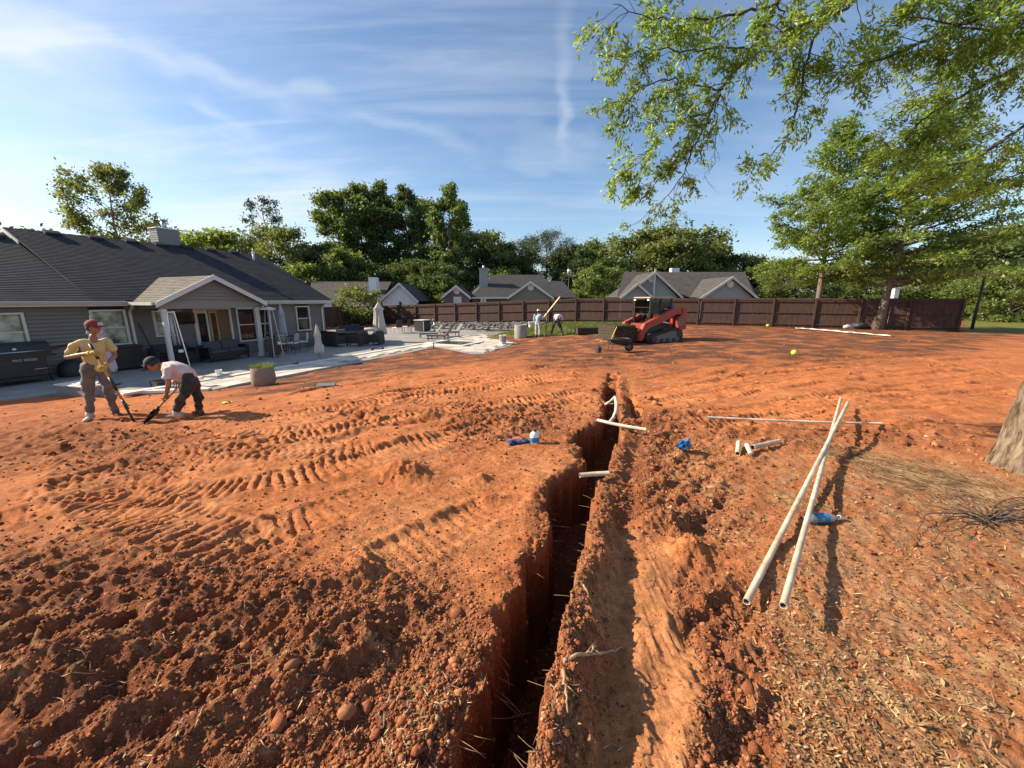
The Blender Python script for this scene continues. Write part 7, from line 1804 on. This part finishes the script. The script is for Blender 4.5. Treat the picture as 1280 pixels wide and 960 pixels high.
# ------------------------------------------------------------------ people
def skin_mesh(verts, edges, radii, root, sub=2, noise=0.0, seed=0):
    me = bpy.data.meshes.new('tmp'); me.from_pydata([tuple(v) for v in verts], edges, []); o = bpy.data.objects.new('tmp', me); COL.objects.link(o)
    m = o.modifiers.new('s', 'SKIN'); m.use_smooth_shade = True
    sk = me.skin_vertices[0].data if me.skin_vertices else None
    if sk is None:
        bm = bmesh.new(); bm.from_mesh(me); bm.verts.layers.skin.verify(); bm.to_mesh(me); bm.free(); sk = me.skin_vertices[0].data
    for i, r in enumerate(radii):
        sk[i].radius = r if hasattr(r, '__len__') else (r, r); sk[i].use_root = (i == root)
    s = o.modifiers.new('u', 'SUBSURF'); s.levels = sub; s.render_levels = sub
    bpy.context.view_layer.update()
    ev = o.evaluated_get(bpy.context.evaluated_depsgraph_get()); m2 = ev.to_mesh()
    V = np.array([v.co[:] for v in m2.vertices]); N = np.array([v.normal[:] for v in m2.vertices]); F = [tuple(p.vertices) for p in m2.polygons]
    ev.to_mesh_clear(); bpy.data.objects.remove(o)
    if noise: V = V + N * (noise * fbm(V[:, 0] * 1.0 + V[:, 1], V[:, 2] * 1.3 - V[:, 1] * .6, .13, 3, seed)[:, None])
    return [tuple(v) for v in V], F
M_skin = mat("tanned_skin", (.30, .135, .075), .55, var=.12, vscale=12)
M_hair = mat("black_hair", (.012, .010, .009), .6)
def head_geo(c, f, tilt, s=1.0):
    """face looks along f in the xz plane tilt; returns verts, faces (a sphere shaped into skull, jaw, nose, brow, ears)"""
    f = Vector(f).normalized(); up = Vector((0, 0, 1)); up = (up - f * up.dot(f)).normalized(); l = up.cross(f)
    vs = []; fs = []; n, m = 20, 14
    for i in range(m + 1):
        th = math.pi * i / m
        for k in range(n):
            a = 2 * math.pi * k / n; x, y, z = math.sin(th) * math.cos(a), math.sin(th) * math.sin(a), math.cos(th)
            X, Y, Z = x * .098, y * .076, z * .118
            if z < 0: X *= 1 - .10 * -z; Y *= 1 - .28 * -z
            front = max(0, x)
            X += .012 * front * math.exp(-((z + .55) / .2) ** 2)                       # chin and lips
            X += .026 * front ** 3 * math.exp(-(y / .16) ** 2) * math.exp(-((z + .12) / .2) ** 2)   # nose
            X -= .010 * front * math.exp(-((abs(y) - .36) / .15) ** 2) * math.exp(-((z - .12) / .12) ** 2)  # eye sockets
            X += .005 * front * math.exp(-((z - .30) / .1) ** 2)
            Y += math.copysign(.016, y) * math.exp(-((abs(y) - 1) / .12) ** 2) * math.exp(-((x + .1) / .16) ** 2) * math.exp(-((z + .05) / .22) ** 2)
            vs.append(Vector(c) + (f * X + l * Y + up * Z) * s)
    for i in range(m):
        for k in range(n): fs.append((i * n + k, (i + 1) * n + k, (i + 1) * n + (k + 1) % n, i * n + (k + 1) % n))
    return vs, fs, f, l, up
def hand_geo(mb, wrist, d, n_, s=1.0, curl=.9):
    """palm + four fingers + thumb; d: direction from the wrist, n_: palm side normal (fingers curl towards it)"""
    d = Vector(d).normalized(); n_ = Vector(n_); n_ = (n_ - d * n_.dot(d)).normalized(); b = d.cross(n_); w = Vector(wrist)
    mb.tube([w - d * .01, w + d * .03 * s, w + d * .075 * s, w + d * .095 * s], [.024 * s, .032 * s, .036 * s, .022 * s], 8)
    for k, (o, L) in enumerate(((-.030, .062), (-.010, .072), (.010, .068), (.029, .054))):
        p = w + d * .085 * s + b * o * s; a = 0; pts = [p - d * .02 * s]; L *= s
        for j in range(4):
            pts.append(p); a += curl * (.55 + .1 * k) if j else curl * .3; p = p + (d * math.cos(a) + n_ * math.sin(a)) * L * .42
        mb.tube(pts, [.0095 * s, .0100 * s, .0092 * s, .0085 * s, .0065 * s], 6)
    p = w + d * .03 * s - b * .026 * s; mb.tube([p, p - b * .020 * s + d * .025 * s + n_ * .01 * s, p - b * .016 * s + d * .052 * s + n_ * .03 * s, p + d * .066 * s + n_ * .045 * s], [.013 * s, .0125 * s, .0105 * s, .007 * s], 6)
def person(name, label, loc, head, J, shirt_m, pants_m, boot_m, face, shirt_len=1, sleeve=.55, cap=None, glove=None, s=1.0, seed=0, hair=True, long_sleeve=False):
    t = thing(name, label, 'person', loc, head); t.scale = (s, s, s)
    V3 = {k: Vector(v) for k, v in J.items()}
    pel, ch, nk, hd = V3['pelvis'], V3['chest'], V3['neck'], V3['head']
    names = ['pelvis', 'waist', 'chest', 'neckb', 'neck']; wst = pel.lerp(ch, .5); ax = (ch - pel).normalized()
    verts = [pel, wst, ch, nk - (nk - ch) * .22, nk + (hd - nk) * .35]; rad = [(.075, .11), (.075, .105), (.085, .125), (.055, .07), .050]; edges = [(0, 1), (1, 2), (2, 3), (3, 4)]
    def chain(pts, rr, start):
        i0 = start
        for p, r in zip(pts, rr): verts.append(Vector(p)); rad.append(r); edges.append((i0, len(verts) - 1)); i0 = len(verts) - 1
    for sd in 'RL':
        sh, el, ha = V3['sh' + sd], V3['el' + sd], V3['ha' + sd]; fw = el.lerp(ha, .82)
        chain([sh, sh.lerp(el, .5), el, el.lerp(ha, .35), fw, ha], [.040, .040, .038, .039, .030, .026], 2)
        hp, kn, an = V3['hip' + sd], V3['kn' + sd], V3['an' + sd]
        chain([hp, hp.lerp(kn, .5), kn, kn.lerp(an, .35), an], [.054, .058, .048, .048, .036], 0)
    bv, bf = skin_mesh(verts, edges, rad, 0, 2)
    mb = MB(); mb.add(bv, bf, 0, True)
    hv, hf, f, l, up = head_geo(hd, face, 0); mb.add(hv, hf, 0, True)
    for sd in 'RL':
        el, ha = V3['el' + sd], V3['ha' + sd]; dd = V3.get('hd' + sd, ha - el); pn = V3.get('pn' + sd, Vector((0, 0, -1)))
        if not glove: hand_geo(mb, ha, dd, pn, 1.0, 1.3)
        else:
            g = MB(); hand_geo(g, ha, dd, pn, 1.18, 1.3); g.tube([ha - (ha - el).normalized() * .07, ha], [.036, .034], 10); g.build('glove', glove, t)
    mb.build('body', M_skin, t)
    e = MB()
    for q in (-1, 1): e.lathe([(.011 * math.sin(a), -.011 * math.cos(a)) for a in np.linspace(0, math.pi, 6)], 8, hd + f * .083 + l * (.031 * q) + up * .014)
    e.build('eyes', M_hair, t)
    # hair: back and sides of the skull
    if hair:
        h = MB(); vs = []; fs = []; n, m = 20, 9
        for i in range(m + 1):
            th = math.pi * .62 * i / m
            for k in range(n):
                a = 2 * math.pi * k / n; x, y, z = math.sin(th) * math.cos(a), math.sin(th) * math.sin(a), math.cos(th)
                if x > .25 and z < .55: z = max(z, .50)
                q = 1.05 + .03 * math.sin(7 * a + 5 * th); vs.append(hd + (f * (x * .100 - .004) + l * y * .080 + up * z * .121) * q)
        for i in range(m):
            for k in range(n): fs.append((i * n + k, (i + 1) * n + k, (i + 1) * n + (k + 1) % n, i * n + (k + 1) % n))
        h.add(vs, fs, 0, True); h.build('hair', M_hair, t)
    if cap:
        c = MB(); vs = []; fs = []; n, m = 22, 8
        for i in range(m + 1):
            th = math.pi * .5 * i / m
            for k in range(n): a = 2 * math.pi * k / n; vs.append(hd + f * (math.sin(th) * math.cos(a) * .112 - .004) + l * (math.sin(th) * math.sin(a) * .092) + up * (math.cos(th) * .098 + .040))
        for i in range(m):
            for k in range(n): fs.append((i * n + k, (i + 1) * n + k, (i + 1) * n + (k + 1) % n, i * n + (k + 1) % n))
        c.add(vs, fs, 0, True); co = c.build('cap', cap[0], t)
        b = MB(); pts = []
        for rr2 in (.09, .13, .185):
            for k in range(9): a = -1.05 + 2.1 * k / 8; pts.append(hd + f * (rr2 * math.cos(a) + .01) + l * (min(rr2, .105) * math.sin(a)) + up * (.042 - .010 * (rr2 - .09) * 10 - .018 * math.sin(a) ** 2))
        b.add(pts, [(i * 9 + k, i * 9 + k + 1, (i + 1) * 9 + k + 1, (i + 1) * 9 + k) for i in range(2) for k in range(8)], 0, True); bo = b.build('visor', cap[1], co)
        so = bo.modifiers.new('t', 'SOLIDIFY'); so.thickness = .006
        if len(cap) > 2:
            p = MB(); p.box((0, 0, 0), (.004, .085, .05)); po_ = p.build('cap_badge', cap[2], co); Mx = Matrix((f, l, up)).transposed().to_4x4(); Mx.translation = hd + f * .110 + up * .075; po_.matrix_local = Mx
    # shirt
    sv = [pel - ax * .07 * shirt_len, wst, ch, nk - (nk - ch) * .18]; srad = [(.128, .172), (.116, .160), (.120, .168), (.070, .090)]; se = [(0, 1), (1, 2), (2, 3)]
    for sd in 'RL':
        sh, el, ha = V3['sh' + sd], V3['el' + sd], V3['ha' + sd]
        pts = [sh, sh.lerp(el, sleeve), sh.lerp(el, min(1, sleeve + .3))] if not long_sleeve else [sh, sh.lerp(el, .5), el, el.lerp(ha, .5), el.lerp(ha, .9)]
        rr3 = [.068, .066, .070] if not long_sleeve else [.076, .068, .060, .053, .048]; i0 = 2
        for p, r in zip(pts, rr3): sv.append(p); srad.append(r); se.append((i0, len(sv) - 1)); i0 = len(sv) - 1
    a, b = skin_mesh(sv, se, srad, 0, 2, .024, seed); sb = MB(); sb.add(a, b, 0, True); sb.build('shirt', shirt_m, t)
    pv = [pel + ax * .10, pel]; prad = [(.118, .160), (.128, .172)]; pe = [(0, 1)]
    for sd in 'RL':
        hp, kn, an = V3['hip' + sd], V3['kn' + sd], V3['an' + sd]; i0 = 1
        for p, r in zip([hp, hp.lerp(kn, .5), kn, kn.lerp(an, .45), an + (kn - an) * .06], [.108, .094, .072, .066, .064]): pv.append(p); prad.append(r); pe.append((i0, len(pv) - 1)); i0 = len(pv) - 1
    a, b = skin_mesh(pv, pe, prad, 1, 2, .028, seed + 3); sb = MB(); sb.add(a, b, 0, True); sb.build('trousers', pants_m, t)
    bl = MB(); bl.tube([pel + ax * .085 + Vector((.127 * math.cos(a_), .168 * math.sin(a_), 0)) for a_ in np.linspace(0, 6.283, 24)], .014, 6); 
    for sd in 'RL':
        an = V3['an' + sd]; fd = V3.get('ft' + sd, Vector((1, 0, 0))).normalized(); z0 = an.z - .075; bm_ = MB()
        bm_.tube([an + Vector((0, 0, .06)), an, Vector((an.x, an.y, z0 + .045)) - fd * .02], [.052, .054, .050], 10)
        c0 = Vector((an.x, an.y, z0)); lat = fd.cross(Vector((0, 0, 1)))
        prof = [(-.085, .030, .075), (-.05, .042, .085), (.03, .044, .075), (.11, .048, .058), (.165, .040, .045), (.195, .018, .030)]; n = 10; vs = []
        for (x, w_, h_) in prof:
            for k in range(n): a_ = 2 * math.pi * k / n; vs.append(c0 + fd * x + lat * (w_ * math.cos(a_)) + Vector((0, 0, max(0, h_ * .5 + h_ * .5 * math.sin(a_)))))
        fs = [(i * n + k, i * n + (k + 1) % n, (i + 1) * n + (k + 1) % n, (i + 1) * n + k) for i in range(5) for k in range(n)] + [tuple(range(n))[::-1], tuple(range(5 * n, 6 * n))]
        bm_.add(vs, fs, 0, True); bm_.build('boot', boot_m[0 if sd == 'R' else 1] if isinstance(boot_m, tuple) else boot_m, t)
    return t
def shovel(name, label, T, B, shaft_m, blade=True, dirv=(1, 0, 0), grips=()):
    T, B = Vector(T), Vector(B); t = thing(name, label, 'shovel', B); d = (T - B).normalized(); L = (T - B).length
    mb = MB(); mb.tube([d * .24, d * (L * .6), d * L], [.019, .018, .018], 8); mb.build('shaft', shaft_m, t)
    for a, b in grips: mb = MB(); mb.tube([d * (L * a), d * (L * b)], .023, 8); mb.build('grip', M_black, t)
    x = Vector(dirv); x = (x - d * x.dot(d)).normalized(); y = d.cross(x); vs = []; prof = [(-.06, .004), (0, .05), (.06, .085), (.16, .105), (.26, .10), (.285, .02)]
    for (h, w) in prof:
        for k in range(5): q = -1 + k / 2; vs.append(d * h + y * (w * q) + x * (.03 * (1 - q * q) - .02 + (.02 if h > .2 else 0)))
    mb = MB(); mb.add(vs, [(i * 5 + k, i * 5 + k + 1, (i + 1) * 5 + k + 1, (i + 1) * 5 + k) for i in range(5) for k in range(4)], 0, True); o = mb.build('blade', M_black, t); so = o.modifiers.new('t', 'SOLIDIFY'); so.thickness = .005
    mb = MB(); mb.tube([d * .18, d * .36], [.026, .021], 8); mb.build('socket', M_black, t)
    return t
def tob(h, v):
    c, s_ = math.cos(-h), math.sin(-h); return Vector((v[0] * c - v[1] * s_, v[0] * s_ + v[1] * c, v[2]))

M_yel = mat("pale_yellow_tee", (.60, .44, .20), .9, var=.08, vscale=7)
M_pinkw = mat("pinkish_white_tee", (.62, .50, .47), .9, var=.07, vscale=7, dirt_or_refl=(.55, .40, .35))
M_denim = mat("faded_work_trousers", (.15, .128, .112), .9, var=.25, vscale=8)
M_dkpant = mat("dark_trousers", (.035, .034, .036), .9, var=.5, vscale=10)
M_boot = mat("brown_boot", (.12, .06, .035), .8, var=.3, vscale=10); M_shoe = mat("dusty_pale_shoe", (.46, .38, .33), .8, var=.2, vscale=10)
M_glovey = mat("yellow_work_glove", (.50, .34, .08), .85, var=.2, vscale=12)
M_redcap = mat("dark_red_cap", (.22, .03, .04), .85); M_greycap = mat("dark_cap", (.03, .03, .04), .85); M_capw = mat("cap_white_patch", (.6, .55, .55), .8)
M_fiber = mat("orange_shaft", (.55, .24, .05), .45, var=.1)

# standing worker, yellow tee
H1 = R(-38)
p1 = at(127, 523); p1.z = gz(p1.x, p1.y) + .0
def l1(px, py, y): return W(px, py, p1.y + y) - p1
T1, B1 = l1(112, 430, -.30), l1(166, 521, -.42)
hR, hL = T1.lerp(B1, .11), T1.lerp(B1, .30)
J1 = dict(pelvis=(0, 0, .94), chest=(.01, 0, 1.25), neck=(.03, 0, 1.47), head=(.07, 0.01, 1.615), shR=(.0, -.17, 1.40), shL=(.0, .17, 1.40), elR=(-.08, -.31, 1.13), elL=(.12, .26, 1.12),
          haR=tob(H1, hR) + Vector((-.05, -.03, -.01)), haL=tob(H1, hL) + Vector((-.05, .04, .0)), hipR=(0, -.095, .90), hipL=(0, .095, .90), knR=(.05, -.11, .50), knL=(.06, .13, .50), anR=(.0, -.13, .085), anL=(.04, .19, .085), ftR=(.85, -.5, 0), ftL=(.95, .3, 0), pnR=(.5, .2, -.6), pnL=(.5, -.5, -.4))
for k_, f_ in (('pelvis', .09), ('hipR', .09), ('hipL', .09), ('chest', .14), ('neck', .17), ('head', .19), ('shR', .16), ('shL', .16), ('elR', .10), ('elL', .10), ('knR', .03), ('knL', .03)): J1[k_] = Vector(J1[k_]) + tob(H1, Vector((f_, 0, 0)))
w1 = person('person', 'person in a pale yellow tee and dark red cap standing with a shovel', p1, H1, J1, M_yel, M_denim, (M_shoe, M_boot), tob(H1, Vector((.97, .10, -.10))), cap=(M_redcap, M_redcap, M_capw), glove=M_glovey, seed=2, shirt_len=1.7)
shovel('shovel', 'orange shafted shovel with black grips held by the standing worker', p1 + T1, Vector((p1.x + B1.x, p1.y + B1.y, gz(p1.x + B1.x, p1.y + B1.y) + .05)), M_fiber, dirv=(.67, .74, .2), grips=((.80, 1.0), (.38, .56)))

# bending worker, pinkish white tee; body frame faces -x of the world
H2 = R(176)
p2 = at(228, 521.5); p2.z = gz(p2.x, p2.y)
def l2(px, py, y): return W(px, py, p2.y + y) - p2
T2, B2 = l2(228, 478, -.10), l2(181, 524, -.16)
g1, g2 = T2.lerp(B2, .16), T2.lerp(B2, .38)
b2 = lambda px, py, y: tob(H2, l2(px, py, y))
J2 = dict(pelvis=b2(240, 473, 0), chest=b2(219, 460.5, 0), neck=b2(204.5, 456, 0), head=b2(191.5, 455.5, 0), shR=b2(210, 461, .19), shL=b2(209, 463, -.19), elR=b2(214, 476, .16), elL=b2(211, 479, -.27),
          haR=tob(H2, g1) + Vector((-.01, -.04, .05)), haL=tob(H2, g2) + Vector((-.02, .04, .05)), hipR=b2(241, 477, .095), hipL=b2(239, 478, -.095), knR=b2(247.5, 497, .16), knL=b2(226.5, 498, -.13), anR=b2(249, 513, .22), anL=b2(221, 516, -.14), ftR=(1, -.3, 0), ftL=(1, .05, 0), pnR=(.6, 0, -.8), pnL=(.6, 0, -.8))
w2 = person('person', 'person in a pinkish white tee and dark cap bent over digging with a shovel', p2, H2, J2, M_pinkw, M_dkpant, (M_boot, M_shoe), tob(H2, Vector((-.72, -.08, -.68))), cap=(M_greycap, M_greycap, M_capw), seed=5, sleeve=.45)
shovel('shovel', 'wooden shafted shovel in the hands of the bending worker', p2 + T2, Vector((p2.x + B2.x, p2.y + B2.y, gz(p2.x + B2.x, p2.y + B2.y) + .05)), M_wood, dirv=(-.3, 0, 1))

# two far workers by the back fence
M_lblue = mat("light_blue_shirt", (.36, .46, .58), .9, var=.12, vscale=6); M_pale = mat("pale_work_trousers", (.50, .50, .50), .9, var=.1)
M_wht = mat("white_tee", (.66, .60, .58), .9)
p3 = at(672, 421.5); p3.z = gz(p3.x, p3.y); D3_ = p3.y; k3 = D3_ * 34.5 / 490 / 1.76
J3 = dict(pelvis=(0, 0, .94), chest=(.02, 0, 1.25), neck=(.03, 0, 1.47), head=(.06, 0, 1.61), shR=(0, -.19, 1.41), shL=(0, .19, 1.41), elR=(.14, -.26, 1.17), elL=(.0, .26, 1.13), haR=(.36, -.24, 1.24), haL=(.10, .26, .88), hipR=(0, -.10, .9), hipL=(0, .10, .9), knR=(.03, -.12, .5), knL=(.03, .12, .5), anR=(0, -.14, .085), anL=(0, .14, .085), pnR=(0, .6, .2))
w3 = person('person', 'person in light blue work clothes and white cap standing holding a board', p3, R(62), J3, M_lblue, M_pale, M_boot, (1, -.1, -.05), cap=(M_white, M_white), seed=8, s=k3, long_sleeve=True)
hw = Matrix.Translation(p3) @ Matrix.Rotation(R(62), 4, 'Z') @ (Vector((.44, -.24, 1.27)) * k3)
t = thing('board', 'long pale timber board held slanting up by the light blue worker', 'board', hw); top = W(700, 371, hw.y + .3) - hw; low = -top * .12
mb = MB(); mb.bar(low, top, .15 * k3, .045); mb.build('plank', mat("fresh_timber", (.62, .50, .30), .7, var=.12, vscale=4), t); mb = MB(); mb.bar(top * .97, top * 1.0, .156 * k3, .05); mb.build('end_band', M_wood, t)
q = at(682.5, 421); t = thing('digging_bar', 'thin dark digging bar standing upright between the two far workers', 'bar', (q.x, q.y, gz(q.x, q.y))); hh = 30 / 490 * q.y
mb = MB(); mb.tube([(0, 0, 0), (.03, 0, hh)], .024, 6); mb.build('rod', M_black, t); mb = MB(); mb.box((0, 0, .12), (.22, .1, .24), bev=.02); mb.build('foot', M_dirtdust, t); mb = MB(); mb.tube([(-.18, 0, hh * .62), (.2, 0, hh * .6)], .02, 6); mb.build('cross_handle', M_black, t)
p4 = at(696, 419.5); p4.z = gz(p4.x, p4.y); k4 = p4.y * 30 / 490 / 1.36
J4 = dict(pelvis=(-.14, 0, .86), chest=(.10, 0, 1.06), neck=(.30, 0, 1.16), head=(.43, 0, 1.10), shR=(.20, -.19, 1.08), shL=(.20, .19, 1.08), elR=(.30, -.24, .82), elL=(.30, .22, .82), haR=(.42, -.12, .60), haL=(.42, .10, .60), hipR=(-.12, -.10, .82), hipL=(-.12, .10, .82), knR=(-.05, -.22, .46), knL=(-.02, .22, .46), anR=(-.06, -.34, .085), anL=(-.1, .30, .085), pnR=(.3, .5, 0), pnL=(.3, -.5, 0))
w4 = person('person', 'person in a white tee and dark trousers bent forward near the back fence', p4, R(68), J4, M_wht, M_dkpant, M_boot, (.8, 0, -.6), seed=11, s=k4)
